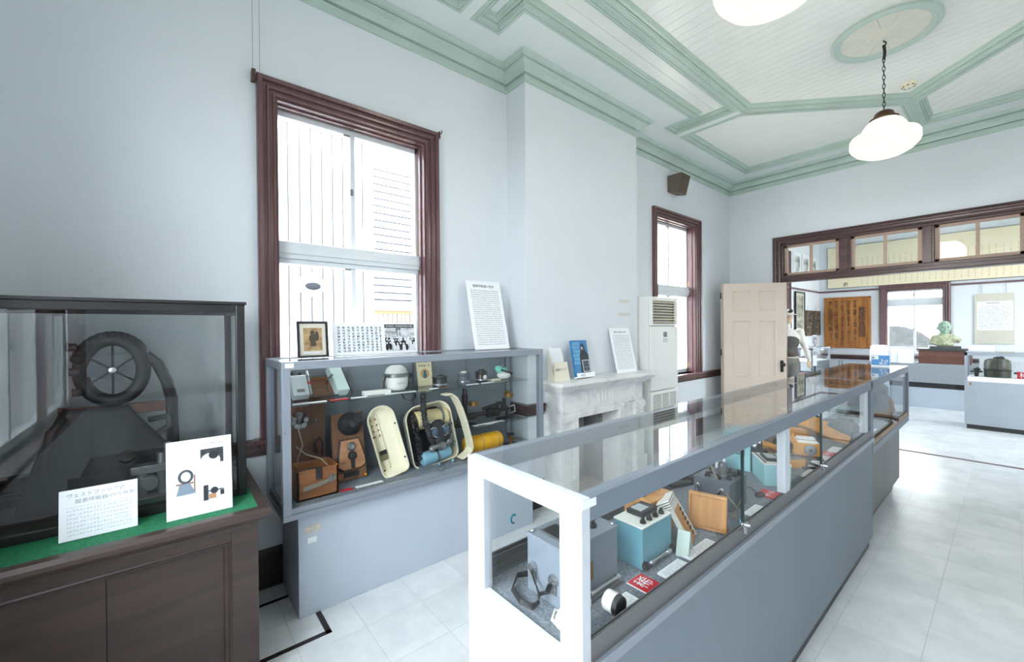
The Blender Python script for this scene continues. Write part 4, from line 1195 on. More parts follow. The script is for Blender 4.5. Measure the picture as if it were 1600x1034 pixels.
MB().box(-0.01, -0.02, 0.0, 0.225, 0.02, 0.012).box(-0.01, -0.024, 0.0, 0.225, -0.018, 0.042).build('stand', WHITE, bk)
text('stand_print', '資料館', 0.02, paint('blue_ink', (70, 120, 180), 0.6), bk, (0.03, -0.0245, 0.012))
panel('information_sign', 'white text panel leaning on the chimney breast at the end of the marble mantel shelf', 'panel', (BX + 0.115, 3.36, 1.062), 0.335, 0.45, tilt=-0.22, title='救護隊と救護訓練の歴史', tsize=0.019, tx=0.165, tz=0.40, body=L_S, brect=(0.03, 0.03, 0.305, 0.385))

# ------------------------------------------------------------------ things inside wall case A
SZ = 1.109   # top of glass shelf
DZ = 0.604   # deck
def card(name, label, loc, w, d, t=0.006, rz=PI / 2, mat=None, cat='card', group=None, prt=None, tilt=0.0):
    r = thing(name, label, cat, loc, rz, group, tilt)
    MB().box(0, 0, 0, w, d, t).build('card', mat or WHITE, r, bevel=0.001)
    if prt:
        MB().add([(0.006, 0.006, t + 0.0005), (w - 0.006, 0.006, t + 0.0005), (w - 0.006, d - 0.006, t + 0.0005), (0.006, d - 0.006, t + 0.0005)], [(0, 1, 2, 3)]).build('print', prt, r)
    return r
L_FLAT = lines('label_print', 0.016, 150, (244, 246, 250), (120, 124, 134), amount=0.28)

# wooden block with two silver lamp housings
wbk = thing('wooden_block', 'low wooden cradle behind the silver lamp housings on the glass shelf', 'block', (-2.665, 0.66, SZ))
MB().box(-0.04, -0.09, 0, 0.02, 0.12, 0.05).build('base', BOXWOOD, wbk, bevel=0.002)
MB().box(-0.04, -0.09, 0.05, -0.02, 0.12, 0.11).build('back', BOXWOOD, wbk, bevel=0.002)
SILV = paint('silver_housing', (212, 218, 222), 0.3, 0.04, metal=0.2)
ld = thing('gas_detector', 'silver gas detector with black caps and a side probe on the glass shelf', 'detector', (-2.52, 0.575, SZ + 0.002), PI / 2, tilt=0.0)
Mt = Matrix.Translation((0, 0.012, 0.018)) @ Matrix.Rotation(-0.75, 4, 'X')
MB().box(-0.042, -0.024, 0, 0.042, 0.024, 0.140).xf(Mt).build('body', SILV, ld, bevel=0.004)
MB().cyl((-0.024, 0, 0.139), (-0.024, 0, 0.168), 0.015).cyl((0.022, 0, 0.139), (0.022, 0, 0.166), 0.013).xf(Mt).build('cap', BLACK, ld, smooth=True)
MB().cyl((0.056, 0, 0.01), (0.056, 0, 0.14), 0.008).cyl((0.056, 0, 0.14), (0.056, 0, 0.18), 0.013, 0.010).xf(Mt).build('probe', CHROME, ld, smooth=True)
MB().cyl((0.056, 0, 0.085), (0.056, 0, 0.10), 0.009).xf(Mt).build('probe_band', RED, ld, smooth=True)
MB().box(-0.02, -0.0252, 0.02, 0.02, -0.024, 0.04).xf(Mt).build('badge', STEEL, ld)
lc = thing('lamp_case', 'long pale green metal case with a black carrying strap on the glass shelf', 'case', (-2.53, 0.80, SZ + 0.002), PI / 2 + 0.12)
Mt = Matrix.Translation((0, 0.0, 0.021)) @ Matrix.Rotation(-0.80, 4, 'X')
MB().box(-0.036, -0.030, 0, 0.036, 0.030, 0.20).xf(Mt).build('body', paint('pale_green_metal', (204, 222, 218), 0.35, 0.06), lc, bevel=0.005)
MB().strap([(-0.04, 0.05, 0.13), (-0.075, 0.04, 0.10), (-0.085, 0.02, 0.05), (-0.065, 0.0, 0.016), (-0.03, -0.01, 0.012)], 0.014, 0.003, (0, 1, 0.6)).build('strap', BLACK, lc)
MB().strap([(0.04, 0.09, 0.12), (0.055, 0.06, 0.08), (0.06, 0.03, 0.04), (0.06, 0.0, 0.012)], 0.012, 0.003, (0, 1, 0.6)).build('strap', BLACK, lc)
card('shelf_label', 'red label strip at the near end of the glass shelf edge', (-2.418, 0.70, SZ), 0.10, 0.03, 0.003, mat=RED, group='labels on the glass shelf')
card('shelf_label', 'thin white label strip under the gas detector on the shelf edge', (-2.418, 0.51, SZ), 0.17, 0.028, 0.003, group='labels on the glass shelf')
card('shelf_label', 'thin white label strip before the pale green case on the shelf edge', (-2.418, 0.815, SZ), 0.09, 0.028, 0.003, group='labels on the glass shelf')
tb = thing('white_bar', 'flat white plastic block lying in front of the white helmet on the shelf', 'block', (-2.45, 0.90, SZ), PI / 2)
MB().box(0, 0, 0, 0.165, 0.05, 0.026).build('block', IVORY, tb, bevel=0.003)
card('shelf_label', 'long thin white label strip in front of the white helmet', (-2.418, 1.02, SZ), 0.20, 0.028, 0.003, group='labels on the glass shelf')
# helmet
hm = thing('mine_helmet', 'white rounded rescue helmet with a black headlamp band on the shelf', 'helmet', (-2.52, 1.13, SZ), PI / 2)
MB().lathe([(0.0, 0.168), (0.035, 0.165), (0.058, 0.150), (0.070, 0.125), (0.074, 0.095), (0.072, 0.06), (0.068, 0.03), (0.055, 0.012), (0.0, 0.008)], n=28).build('shell', IVORY, hm, smooth='all')
MB().lathe([(0.0735, 0.092), (0.0765, 0.094), (0.0765, 0.116), (0.072, 0.118)], n=28).build('band', STEEL, hm, smooth=True)
text('lettering', 'AM51', 0.022, paint('faded_grey_ink', (150, 150, 150), 0.6), hm, (0.0, -0.0755, 0.05), align='CENTER')
MB().strap([(-0.075, -0.01, 0.10), (-0.085, -0.01, 0.07), (-0.09, -0.02, 0.035), (-0.12, -0.02, 0.008)], 0.014, 0.003, (0, 1, 0)).build('strap', BLACK, hm)
MB().cyl((0.07, 0.0, 0.09), (0.105, 0, 0.09), 0.018).build('lamp_socket', BLACK, hm, smooth=True)
MB().strap([(0.09, 0.02, 0.08), (0.10, 0.02, 0.03), (0.085, 0.01, 0.006)], 0.014, 0.003, (0, 1, 0)).build('strap', BLACK, hm)
# booklet
bl = panel('booklet', 'cream booklet with a blue-green figure leaning behind the black canister', 'booklet', (-2.62, 1.335, SZ), 0.115, 0.165, tilt=-0.16, mat=paint('cream_booklet', (230, 220, 180), 0.6, 0.02))
text('title', '救命器の栞', 0.018, INK, bl, (0.0575, -0.0012, 0.135), align='CENTER')
MB().lathe([(0.0, 0), (0.034, 0), (0.034, 0.0004), (0.0, 0.0004)], (0.058, -0.0012, 0.085), 24, 'y').build('cover_disc', paint('tan_disc', (206, 160, 110), 0.6), bl)
MB().ball((0.058, -0.0018, 0.098), 0.012, 0.0005, 0.011, 12, 6).ball((0.058, -0.0018, 0.072), 0.015, 0.0005, 0.020, 12, 6).build('cover_figure', paint('teal_print', (40, 110, 120), 0.6), bl)
def canister(name, label, loc, body, top, r=0.045, h=0.07, dial=False):
    t = thing(name, label, 'canister', loc)
    MB().lathe([(0.0, 0.0), (r, 0.0), (r + 0.002, 0.006), (r, 0.012), (r, h * 0.78), (r + 0.003, h * 0.82), (r + 0.003, h), (r - 0.006, h + 0.004), (0.0, h + 0.004)], n=28).build('body', body, t, smooth=True)
    MB().lathe([(r * 0.5, h + 0.004), (r * 0.5, h + 0.012), (r * 0.35, h + 0.016), (0.0, h + 0.016)], n=20).build('cap', top, t, smooth=True)
    MB().lathe([(r + 0.001, 0.014), (r + 0.004, 0.016), (r + 0.004, 0.024), (r + 0.001, 0.026)], n=28).build('band', CHROME, t, smooth=True)
    if dial:
        MB().lathe([(0.0, 0.0), (0.016, 0.0), (0.014, 0.003), (0.0, 0.003)], (r - 0.001, 0, h * 0.5), 20, 'x').build('dial', IVORY, t)
    return t
canister('filter_canister', 'black round filter canister with a steel band in front of the booklet', (-2.50, 1.435, SZ), BLACK, BLACK, 0.05, 0.072)
MB().strap([(0.045, -0.04, 0.0015), (0.055, 0.02, 0.0015), (0.04, 0.07, 0.0015)], 0.02, 0.002, (1, 0, 0)).build('tag', BOXWOOD, bpy.data.objects['filter_canister'])
gc = canister('filter_canister', 'slate-blue filter canister with a pale lid in the middle of the shelf', (-2.53, 1.65, SZ), INSTR, IVORY, 0.044, 0.074)
canister('filter_canister', 'black flared filter canister with a white dial on the shelf', (-2.52, 1.80, SZ), BLACK, BLACK, 0.044, 0.08, True)
rt = thing('paper_tag', 'small cream tag lying beside the mint mask on the shelf', 'tag', (-2.50, 1.88, SZ), PI / 2)
MB().prism([(0, 0), (0.09, 0), (0.10, 0.025), (0.09, 0.05), (0, 0.05)], 0, 0.012).build('tag', paint('cream_tag', (214, 206, 186), 0.7), rt, bevel=0.002)
for i, (yy, lab) in enumerate(((1.33, 'short white label before the black canister'), (1.62, 'white label before the slate-blue canister'), (1.75, 'white label before the black flared canister'))):
    card('shelf_label', lab + ' on the shelf edge', (-2.435, yy, SZ), 0.10 if i else 0.06, 0.026, 0.003, group='labels on the glass shelf')
mk = thing('respirator_mask', 'mint-green and white rubber respirator mask at the end of the shelf', 'mask', (-2.53, 2.02, SZ))
MB().ball((0.0, 0.0, 0.035), 0.045, 0.06, 0.034, 18, 10).build('cup', IVORY, mk, smooth='all')
MB().ball((-0.005, -0.02, 0.075), 0.034, 0.05, 0.03, 16, 8).ball((0.0, -0.055, 0.09), 0.022, 0.028, 0.02, 14, 8).build('facepiece', MINT, mk, smooth='all')
MB().strap([(0.03, -0.05, 0.08), (0.05, 0.0, 0.06), (0.045, 0.05, 0.05), (0.0, 0.07, 0.03)], 0.012, 0.003, (0, 0, 1)).build('strap', BLACK, mk)
MB().cyl((0.02, -0.02, 0.10), (0.03, -0.025, 0.118), 0.012).build('valve', STEEL, mk, smooth=True)

# --- deck of case A
wx = thing('wooden_instrument_box', 'open stained wooden box with wires and fittings at the near end of the wall case', 'box', (-2.47, 0.62, DZ))
x0, x1, y0, y1 = -0.085, 0.090, -0.105, 0.105
MB().box(x1 - 0.012, y0, 0, x1, y1, 0.158).box(x0, y0, 0, x0 + 0.012, y1, 0.16).box(x0, y0, 0, x1, y0 + 0.012, 0.16).box(x0, y1 - 0.012, 0, x1, y1, 0.16).box(x0, y0, 0, x1, y1, 0.012).build('box', BOXWOOD, wx, bevel=0.002)
MB().box(x0 - 0.02, y0, 0.16, x0 - 0.004, y1 - 0.02, 0.475).build('lid', wood('dark_lid_wood', (74, 46, 30), (100, 64, 42), 0.5, 'z', 8), wx, bevel=0.002)
MB().box(x1, -0.012, 0.10, x1 + 0.006, 0.018, 0.165).cyl((x1 + 0.006, -0.01, 0.13), (x1 + 0.006, 0.016, 0.13), 0.007).build('clasp', IRON, wx)
MB().strap([(x1 + 0.006, -0.075, 0.062), (x1 + 0.014, -0.03, 0.072), (x1 + 0.014, 0.03, 0.082), (x1 + 0.006, 0.09, 0.092)], 0.022, 0.005, (0, 0, 1)).build('handle', paint('grey_leather', (120, 112, 100), 0.7, 0.1), wx)
MB().box(x1, 0.055, 0.075, x1 + 0.016, 0.068, 0.115).build('handle_bracket', STEEL, wx)
MB().cyl((x0 + 0.10, -0.03, 0.05), (x0 + 0.10, -0.03, 0.135), 0.045).build('coil', STEEL, wx, smooth=True)
for pts in ([(x0, -0.05, 0.40), (0.0, -0.075, 0.36), (0.02, -0.06, 0.28), (0.0, -0.08, 0.20), (0.0, -0.085, 0.13)], [(x0, -0.07, 0.25), (0.0, -0.04, 0.22), (0.03, 0.03, 0.19), (0.06, 0.06, 0.15)]):
    MB().tube(pts, 0.004, 6).build('wire', paint('grey_cable', (150, 140, 124), 0.6), wx, smooth='all')
vm = MB()
for i in range(9):
    a = random.random() * 6.28
    vm.cyl((x0 + 0.0, -0.06 + 0.04 * math.cos(a), 0.40 + 0.04 * math.sin(a)), (x0 + 0.05 + 0.02 * random.random(), -0.06 + 0.03 * math.cos(a), 0.40 + 0.03 * math.sin(a)), 0.012)
vm.cyl((x0, 0.02, 0.39), (x0 + 0.03, 0.03, 0.39), 0.008).cyl((x0 + 0.01, -0.06, 0.36), (x0 + 0.05, -0.06, 0.44), 0.018)
vm.build('valve_cluster', STEEL, wx, smooth=True)
MB().tube([(x0 + 0.02, 0.03, 0.20), (x0 + 0.03, 0.02, 0.26), (x0 + 0.03, 0.045, 0.29), (x0 + 0.03, 0.065, 0.26), (x0 + 0.02, 0.06, 0.18)], 0.007, 8).build('bracket', IRON, wx, smooth='all')

fn = thing('funnel_apparatus', 'brown wooden board carrying a black funnel and a leather bellows pad', 'apparatus', (-2.52, 0.845, DZ), PI / 2, tilt=-0.16)
MB().box(-0.10, 0, 0.004, 0.09, 0.022, 0.40).build('backboard', wood('brown_board_wood', (94, 62, 40), (128, 86, 56), 0.5, 'z', 8), fn, bevel=0.003)
MB().lathe([(0.0, -0.085), (0.012, -0.085), (0.022, -0.08), (0.028, -0.06), (0.05, -0.045), (0.068, -0.02), (0.07, 0.0), (0.0, 0.0)], (0.005, -0.001, 0.335), 26, 'y').build('funnel', RUBBER, fn, smooth=True)
MB().lathe([(0.026, -0.105), (0.03, -0.10), (0.026, -0.06), (0.02, -0.06)], (0.025, -0.001, 0.365), 20, 'y').build('spout', RUBBER, fn, smooth=True)
pad = [(-0.062, 0.245), (0.048, 0.25), (0.082, 0.13), (0.085, 0.085), (0.055, 0.065), (-0.055, 0.062), (-0.085, 0.085), (-0.082, 0.12)]
MB().prism(pad, -0.020, -0.001, lambda a, b, h: (a, h, b)).build('pad', BLACK, fn, bevel=0.006)
MB().prism([(a * 0.93, 0.155 + (b - 0.155) * 0.93) for a, b in pad], -0.028, -0.020, lambda a, b, h: (a, h, b)).build('pad_face', wood('tan_leather', (150, 104, 70), (176, 128, 90), 0.6, 'x', 6), fn, bevel=0.004)
MB().lathe([(0.0, -0.016), (0.014, -0.016), (0.026, -0.006), (0.028, 0.0), (0.0, 0.0)], (0.0, -0.028, 0.20), 22, 'y').lathe([(0.008, -0.030), (0.012, -0.028), (0.012, -0.014), (0.0, -0.014)], (0.0, -0.028, 0.20), 18, 'y').build('valve', STEEL, fn, smooth=True)
MB().lathe([(0.012, -0.018), (0.018, -0.016), (0.026, -0.004), (0.027, 0.0), (0.0, 0.0)], (0.002, -0.028, 0.148), 22, 'y').build('valve', BLACK, fn, smooth=True)
MB().box(-0.008, -0.032, 0.075, 0.014, -0.028, 0.135).build('strap', BLACK, fn)
text('lettering', 'MT', 0.018, INK, fn, (-0.065, -0.0285, 0.105))
MB().box(-0.045, -0.006, 0.025, 0.04, -0.0005, 0.052).build('nameplate', IRON, fn)
MB().lathe([(0.0, -0.03), (0.016, -0.03), (0.024, 0.0), (0.0, 0.0)], (-0.072, -0.0, 0.04), 18, 'y').build('knob', BOXWOOD, fn, smooth=True)
MB().lathe([(0.0, -0.004), (0.007, -0.004), (0.008, 0.0), (0.0, 0.0)], (0.082, -0.001, 0.02), 14, 'y').build('orange_dot', paint('orange_sticker', (246, 150, 30), 0.5), fn)
card('deck_label', 'red label strip on the deck before the brown wooden board', (-2.375, 0.735, DZ), 0.07, 0.03, 0.003, mat=RED, group='labels on the case deck')
card('deck_label', 'long white label strip on the deck beside the cream shell', (-2.375, 0.82, DZ), 0.16, 0.03, 0.003, group='labels on the case deck')

# cream shell lid: a deep tray standing on its end
def tray(parent, name, outline, depth, mat, t=0.006):
    """outline in local x-z; bowl opens to -y"""
    n = len(outline)
    cx = sum(p[0] for p in outline) / n; cz = sum(p[1] for p in outline) / n
    mb = MB()
    rings = [(1.0, 0.0), (1.012, -0.004), (0.985, 0.0), (0.95, depth * 0.45), (0.88, depth * 0.8), (0.72, depth * 0.97), (0.35, depth)]
    vs = [(cx + (x - cx) * s, d, cz + (z - cz) * s) for s, d in rings for x, z in outline]
    fs = [(k * n + i, k * n + (i + 1) % n, (k + 1) * n + (i + 1) % n, (k + 1) * n + i) for k in range(len(rings) - 1) for i in range(n)]
    fs.append(tuple(range((len(rings) - 1) * n, len(rings) * n)))
    mb.add(vs, fs)
    o = mb.build(name, mat, parent, smooth='all', recalc=False)
    s = o.modifiers.new('thick', 'SOLIDIFY'); s.thickness = t; s.offset = 0
    return o
def rrect(x0, z0, x1, z1, rb, rt, n=6):
    pts = []
    for cx, cz, r, a0 in ((x1 - rb, z0 + rb, rb, -PI / 2), (x1 - rt, z1 - rt, rt, 0), (x0 + rt, z1 - rt, rt, PI / 2), (x0 + rb, z0 + rb, rb, PI)):
        for i in range(n + 1):
            a = a0 + PI / 2 * i / n
            pts.append((cx + r * math.cos(a), cz + r * math.sin(a)))
    return pts
cs = thing('cream_shell', 'cream enamel shell lid with embossed ribs standing open in the wall case', 'shell lid', (-2.425, 1.09, DZ + 0.008), PI / 2)
Msh = Matrix.Rotation(-0.20, 4, 'Y') @ Matrix.Rotation(-0.22, 4, 'X')
def inM(o, M):
    o.data.transform(M); return o
inM(tray(cs, 'shell', rrect(-0.085, 0.0, 0.085, 0.43, 0.035, 0.08), 0.06, CREAM), Msh)
for xx in (-0.045, -0.012):
    inM(MB().tube([(xx, 0.050, 0.04), (xx, 0.052, 0.2), (xx, 0.050, 0.39)], 0.005, 8).build('rib', CREAM, cs, smooth='all'), Msh)
for i in range(4):
    for xx in (-0.052, -0.022):
        inM(MB().prism([(xx - 0.008, 0.25 + i * 0.035), (xx + 0.008, 0.25 + i * 0.035), (xx, 0.263 + i * 0.035)], 0.044, 0.052, lambda a, b, h: (a, h, b)).build('stud', paint('brown_stud', (150, 126, 86), 0.5), cs), Msh)
inM(MB().box(-0.055, 0.046, 0.10, -0.008, 0.05, 0.135).build('plate', paint('olive_plate', (120, 112, 80), 0.5), cs), Msh)
inM(MB().box(-0.055, 0.046, 0.135, -0.008, 0.05, 0.162).build('plate', BLACK, cs), Msh)
for xx, zz in ((-0.078, 0.26), (-0.07, 0.05), (0.074, 0.30), (0.074, 0.08)):
    inM(MB().cyl((xx, -0.004, zz), (xx, 0.004, zz), 0.005, n=10).build('hole', BLACK, cs), Msh)

# open cream breathing set
os_ = thing('breathing_set', 'open cream-cased breathing set with face mask and corrugated hose in the wall case', 'breathing set', (-2.46, 1.40, DZ + 0.004), PI / 2)
Mo = Matrix.Rotation(-0.10, 4, 'Y') @ Matrix.Rotation(-0.20, 4, 'X')
inM(tray(os_, 'case', rrect(-0.175, 0.0, 0.16, 0.40, 0.05, 0.09), 0.12, CREAM), Mo)
inM(MB().prism(rrect(-0.15, 0.03, 0.14, 0.37, 0.05, 0.07), 0.075, 0.078, lambda a, b, h: (a, h, b)).build('liner', BLACK, os_), Mo)
# rim strip of the case standing proud on the far side
rim = [(0.02, 0.455), (0.06, 0.46), (0.10, 0.43), (0.14, 0.36), (0.18, 0.25), (0.215, 0.13), (0.225, 0.07), (0.21, 0.04), (0.17, 0.02), (0.14, 0.008)]
rp = []
for i in range(len(rim) - 1):
    for k in range(3):
        t = k / 3
        rp.append((rim[i][0] * (1 - t) + rim[i + 1][0] * t, -0.03, rim[i][1] * (1 - t) + rim[i + 1][1] * t))
rp.append((rim[-1][0], -0.03, rim[-1][1]))
rso = MB().strap(rp, 0.075, 0.008, (0, 1, 0)).build('rim_strip', CREAM, os_, bevel=0.003)
for off in (-0.022, 0.0, 0.022):
    MB().tube([(p[0] + 0.005, p[1] + off - 0.02, p[2] + 0.002) for p in rp], 0.004, 6).build('rim_rib', CREAM, rso, smooth='all')
for i in (5, 8, 11, 14):
    MB().obox((rp[i][0] + 0.004, rp[i][1] - 0.03, rp[i][2] + 0.004), (0.016, 0.012, 0.010), Matrix.Rotation(0.9, 3, 'Y')).build('rim_slot', BLACK, rso)
inM(MB().cyl((-0.10, 0.03, 0.305), (0.13, 0.03, 0.285), 0.062, n=22).build('absorber', paint('cream_canister', (214, 198, 150), 0.4, 0.06), os_, smooth=True, bevel=0.006), Mo)
for xx in (-0.055, 0.085):
    inM(MB().cyl((xx - 0.009, 0.03, 0.303 - xx * 0.09), (xx + 0.009, 0.03, 0.301 - xx * 0.09), 0.0645, n=22).build('strap_band', STEEL, os_, smooth=True), Mo)
inM(MB().cyl((-0.125, -0.015, 0.055), (0.085, -0.015, 0.06), 0.045, n=24).build('oxygen_cylinder', LBLUE, os_, smooth=True, bevel=0.014, segs=3), Mo)
inM(MB().cyl((-0.028, -0.015, 0.057), (-0.012, -0.015, 0.057), 0.0472, n=24).build('cylinder_strap', STEEL, os_, smooth=True), Mo)
# hose rising to the shelf
hp = [(-0.05, -0.03, 0.13), (-0.075, -0.035, 0.18), (-0.10, -0.035, 0.24), (-0.118, -0.03, 0.31), (-0.122, -0.02, 0.39), (-0.118, -0.01, 0.46), (-0.112, 0.0, 0.49)]
dense, rads = [], []
for i in range(len(hp) - 1):
    for k in range(14):
        t = k / 14
        dense.append(tuple(hp[i][j] * (1 - t) + hp[i + 1][j] * t for j in range(3)))
        rads.append(0.021 if (len(dense) % 4) < 2 else 0.0165)
MB().tube(dense, rads, 12).build('corrugated_hose', RUBBER, os_, smooth='all')
fm = MB().ball((0.01, -0.05, 0.205), 0.078, 0.045, 0.082, 20, 12).ball((0.01, -0.06, 0.145), 0.05, 0.04, 0.045, 16, 10)
fmo = inM(fm.build('face_mask', RUBBER, os_, smooth='all'), Mo)
for s in (-1, 1):
    q = [(0.01 + s * (0.036 + 0.030 * math.cos(a)), -0.094 + 0.014 * abs(math.cos(a)), 0.208 + 0.032 * math.sin(a) + 0.012 * math.cos(a)) for a in [2 * PI * i / 18 for i in range(18)]]
    inM(MB().tube(q, 0.004, 6, closed=True).build('lens_rim', CHROME, fmo, smooth='all'), Mo)
    inM(MB().ball((0.01 + s * 0.036, -0.086, 0.208), 0.028, 0.008, 0.030, 14, 8).build('lens', paint('smoky_lens', (70, 92, 110), 0.1), fmo, smooth='all'), Mo)
vv = MB().lathe([(0.0, -0.03), (0.018, -0.03), (0.028, -0.015), (0.03, 0.0), (0.0, 0.0)], (0.0, -0.085, 0.115), 18, 'y').cyl((-0.07, -0.075, 0.115), (0.06, -0.075, 0.125), 0.016).ball((0.06, -0.075, 0.125), 0.02).ball((-0.065, -0.07, 0.112), 0.022)
inM(vv.build('valve_body', STEEL, os_, smooth=True), Mo)
for k in range(7):
    a = -0.10 + 0.024 * k
    inM(MB().ball((0.0 + a * 0.9, -0.05, 0.275 + 0.008 * math.sin(k * 2.1)), 0.012, 0.010, 0.009, 8, 6).build('mask_stud', CHROME, fmo, smooth='all'), Mo)
cl = MB()
for i in range(10):
    cl.cyl((0.11 + 0.02 * random.random(), -0.02, 0.08 + 0.018 * i), (0.14, 0.02 - 0.03 * random.random(), 0.085 + 0.018 * i), 0.008 + 0.006 * random.random(), n=8)
inM(cl.build('fittings', STEEL, os_, smooth=True), Mo)
cl = MB()
for i in range(12):
    cl.tube([(-0.15 + 0.03 * random.random(), -0.01, 0.06 + 0.025 * i), (-0.12, -0.03, 0.07 + 0.02 * i), (-0.13 + 0.03 * random.random(), 0.01, 0.05 + 0.028 * i)], 0.010, 8)
inM(cl.build('tubing', RUBBER, os_, smooth='all'), Mo)
for xx in (-0.03, 0.075):
    MB().ball((xx, -0.055, 0.012), 0.010, 0.010, 0.012, 10, 8).build('blue_tap', LBLUE, os_, smooth='all')
# hanging straps of the shelf things
MB().strap([(-0.25, 0.02, 0.495), (-0.245, 0.0, 0.455), (-0.20, -0.005, 0.44), (-0.165, 0.0, 0.46), (-0.165, 0.02, 0.495)], 0.014, 0.003, (0, 1, 0)).build('hanging_strap', BLACK, os_)

# yellow cylinder and pipe rack
yc = thing('yellow_cylinder', 'yellow gas cylinder lying under the pipe rack in the wall case', 'cylinder', (-2.50, 1.80, DZ))
MB().lathe([(0.0, -0.165), (0.045, -0.165), (0.058, -0.155), (0.062, -0.14), (0.062, 0.12), (0.058, 0.14), (0.044, 0.155), (0.02, 0.165), (0.0, 0.165)], (0, 0, 0.0625), 30, 'y').build('body', YELLOW, yc, smooth=True)
for yy in (-0.04, 0.10):
    MB().lathe([(0.0622, yy - 0.002), (0.0635, yy - 0.002), (0.0635, yy + 0.002), (0.0622, yy + 0.002)], (0, 0, 0.0625), 30, 'y').build('wire_band', CHROME, yc)
text('lettering', '緊急用', 0.035, IVORY, yc, (0.0445, -0.14, 0.078), (math.radians(66), 0, PI / 2))
text('lettering', 'L.P.', 0.03, IVORY, yc, (0.036, 0.03, 0.093), (math.radians(48), 0, PI / 2))
bv = thing('brass_valve', 'small brass valve with black wheel beside the yellow cylinder in the wall case', 'valve', (-2.50, 2.06, DZ))
MB().cyl((0, 0, 0), (0, 0, 0.07), 0.012).cyl((-0.03, 0, 0.05), (0.03, 0, 0.05), 0.010).ball((0, 0, 0.05), 0.017).build('body', BRASS, bv, smooth=True)
MB().lathe([(0.0, 0.07), (0.028, 0.07), (0.030, 0.076), (0.028, 0.082), (0.0, 0.082)], n=20).build('wheel', BLACK, bv, smooth=True)
MB().box(-0.03, -0.05, 0, 0.03, 0.05, 0.008).build('base', IRON, bv)
pr = thing('pipe_rack', 'dark iron pressure regulator with pipes and brass gauges on the small glass shelf', 'regulator', (-2.52, 1.85, 0.807))
ir = MB()
ir.cyl((0, -0.25, 0.06), (0, 0.20, 0.075), 0.016).cyl((0, -0.25, 0.06), (0, -0.12, 0.06), 0.026).cyl((0.0, 0.0, 0.062), (0, 0.10, 0.066), 0.034).cyl((0.0, 0.05, 0.066), (0.06, 0.05, 0.066), 0.026)
ir.cyl((0, -0.20, 0.05), (0, -0.20, 0.27), 0.016).cyl((0, -0.20, 0.15), (0, -0.20, 0.22), 0.022).cyl((0, 0.16, 0.07), (0, 0.16, 0.16), 0.014).cyl((0, 0.10, 0.07), (0, 0.10, 0.14), 0.010)
ir.cyl((0.0, -0.04, 0.10), (0.0, 0.13, 0.125), 0.012).cyl((0, -0.25, 0.10), (0.0, -0.25, 0.0), 0.014).cyl((0, 0.19, 0.09), (0, 0.19, 0.0), 0.012)
ir.ball((0, -0.20, 0.06), 0.032).ball((0, 0.16, 0.09), 0.026).box(-0.03, -0.29, 0, 0.03, -0.12, 0.012).box(-0.03, 0.10, 0, 0.03, 0.26, 0.010)
ir.build('pipework', IRON, pr, smooth=True)
MB().tube([(0, -0.25, 0.09), (0.03, -0.28, 0.13), (0.02, -0.27, 0.17), (0, -0.24, 0.17)], 0.006, 8).build('bent_pipe', IRON, pr, smooth='all')
MB().tube([(0, 0.20, 0.08), (0.03, 0.24, 0.10), (0.03, 0.25, 0.05), (0.0, 0.21, 0.03)], 0.006, 8).build('bent_pipe', STEEL, pr, smooth='all')
MB().cyl((0.0, -0.12, 0.135), (0.0, -0.12, 0.165), 0.036, n=22).build('gauge', BRASS, pr, smooth=True)
MB().cyl((0.0, 0.20, 0.17), (0.012, 0.205, 0.20), 0.036, n=22).build('gauge', BRASS, pr, smooth=True)
MB().cyl((0.0, -0.20, 0.255), (0.0, -0.20, 0.275), 0.012).build('tip', CHROME, pr, smooth=True)
sh_ = thing('paper_sheet', 'creased white sheet lying under the iron regulator on the small glass shelf', 'paper', (-2.46, 1.83, 0.8065))
sv = []
for j in range(2):
    for i in range(9):
        sv.append((-0.025 + j * 0.06, -0.15 + i * 0.035, 0.0015 + (0.004 * (1 + math.sin(i * 1.3)) if j else 0.0)))
so = MB().add(sv, [(i, i + 1, 10 + i, 9 + i) for i in range(8)]).build('sheet', PAPER, sh_, recalc=False)

# ------------------------------------------------------------------ long central case C
KX0, KX1, KY0, KY1, KZ = -1.045, -0.600, 0.692, 3.675, 1.124
cc = thing('counter_display_case', 'long grey glass-topped counter case with meters, running through the middle of the room', 'display case', ((KX0 + KX1) / 2, (KY0 + KY1) / 2, 0))
MB().box(KX0 + 0.03, KY0 + 0.03, 0, KX1 - 0.018, KY1 - 0.01, 0.075).build('kick', BLACK, cc, world=True)
MB().box(KX0 + 0.002, KY0 + 0.012, 0.07, KX1 - 0.002, KY1, 0.735).build('body', GREYC, cc, world=True)
MB().box(KX0, KY0, 0.07, KX1, KY0 + 0.012, 0.742).build('end_panel', LIGHTP, cc, world=True, bevel=0.001)
ENDP = LIGHTP
MB().box(KX0 + 0.03, KY0 + 0.03, 0.735, KX1 - 0.03, KY1 - 0.02, 0.745).build('deck', CARPET, cc, world=True)
tr = MB()
for x in (KX0, KX1 - 0.036):
    tr.box(x, KY0 + 0.03, KZ - 0.055, x + 0.036, KY1, KZ)
tr.box(KX0, KY1 - 0.03, KZ - 0.05, KX1, KY1, KZ)
mu = MB()
for y0, y1 in ((1.985, 2.045), (3.50, 3.63)):
    mu.box(KX1 - 0.036, y0, 0.80, KX1 - 0.004, y1 if y1 < 3 else 3.56, KZ - 0.055)
    mu.box(KX0 + 0.004, y0, 0.80, KX0 + 0.036, y0 + 0.05, KZ - 0.055)
tr.box(KX1 - 0.03, KY1 - 0.05, 0.745, KX1, KY1, KZ - 0.05).box(KX0, KY1 - 0.05, 0.745, KX0 + 0.03, KY1, KZ - 0.05)
tr.build('frame', RAIL, cc, bevel=0.002, world=True)
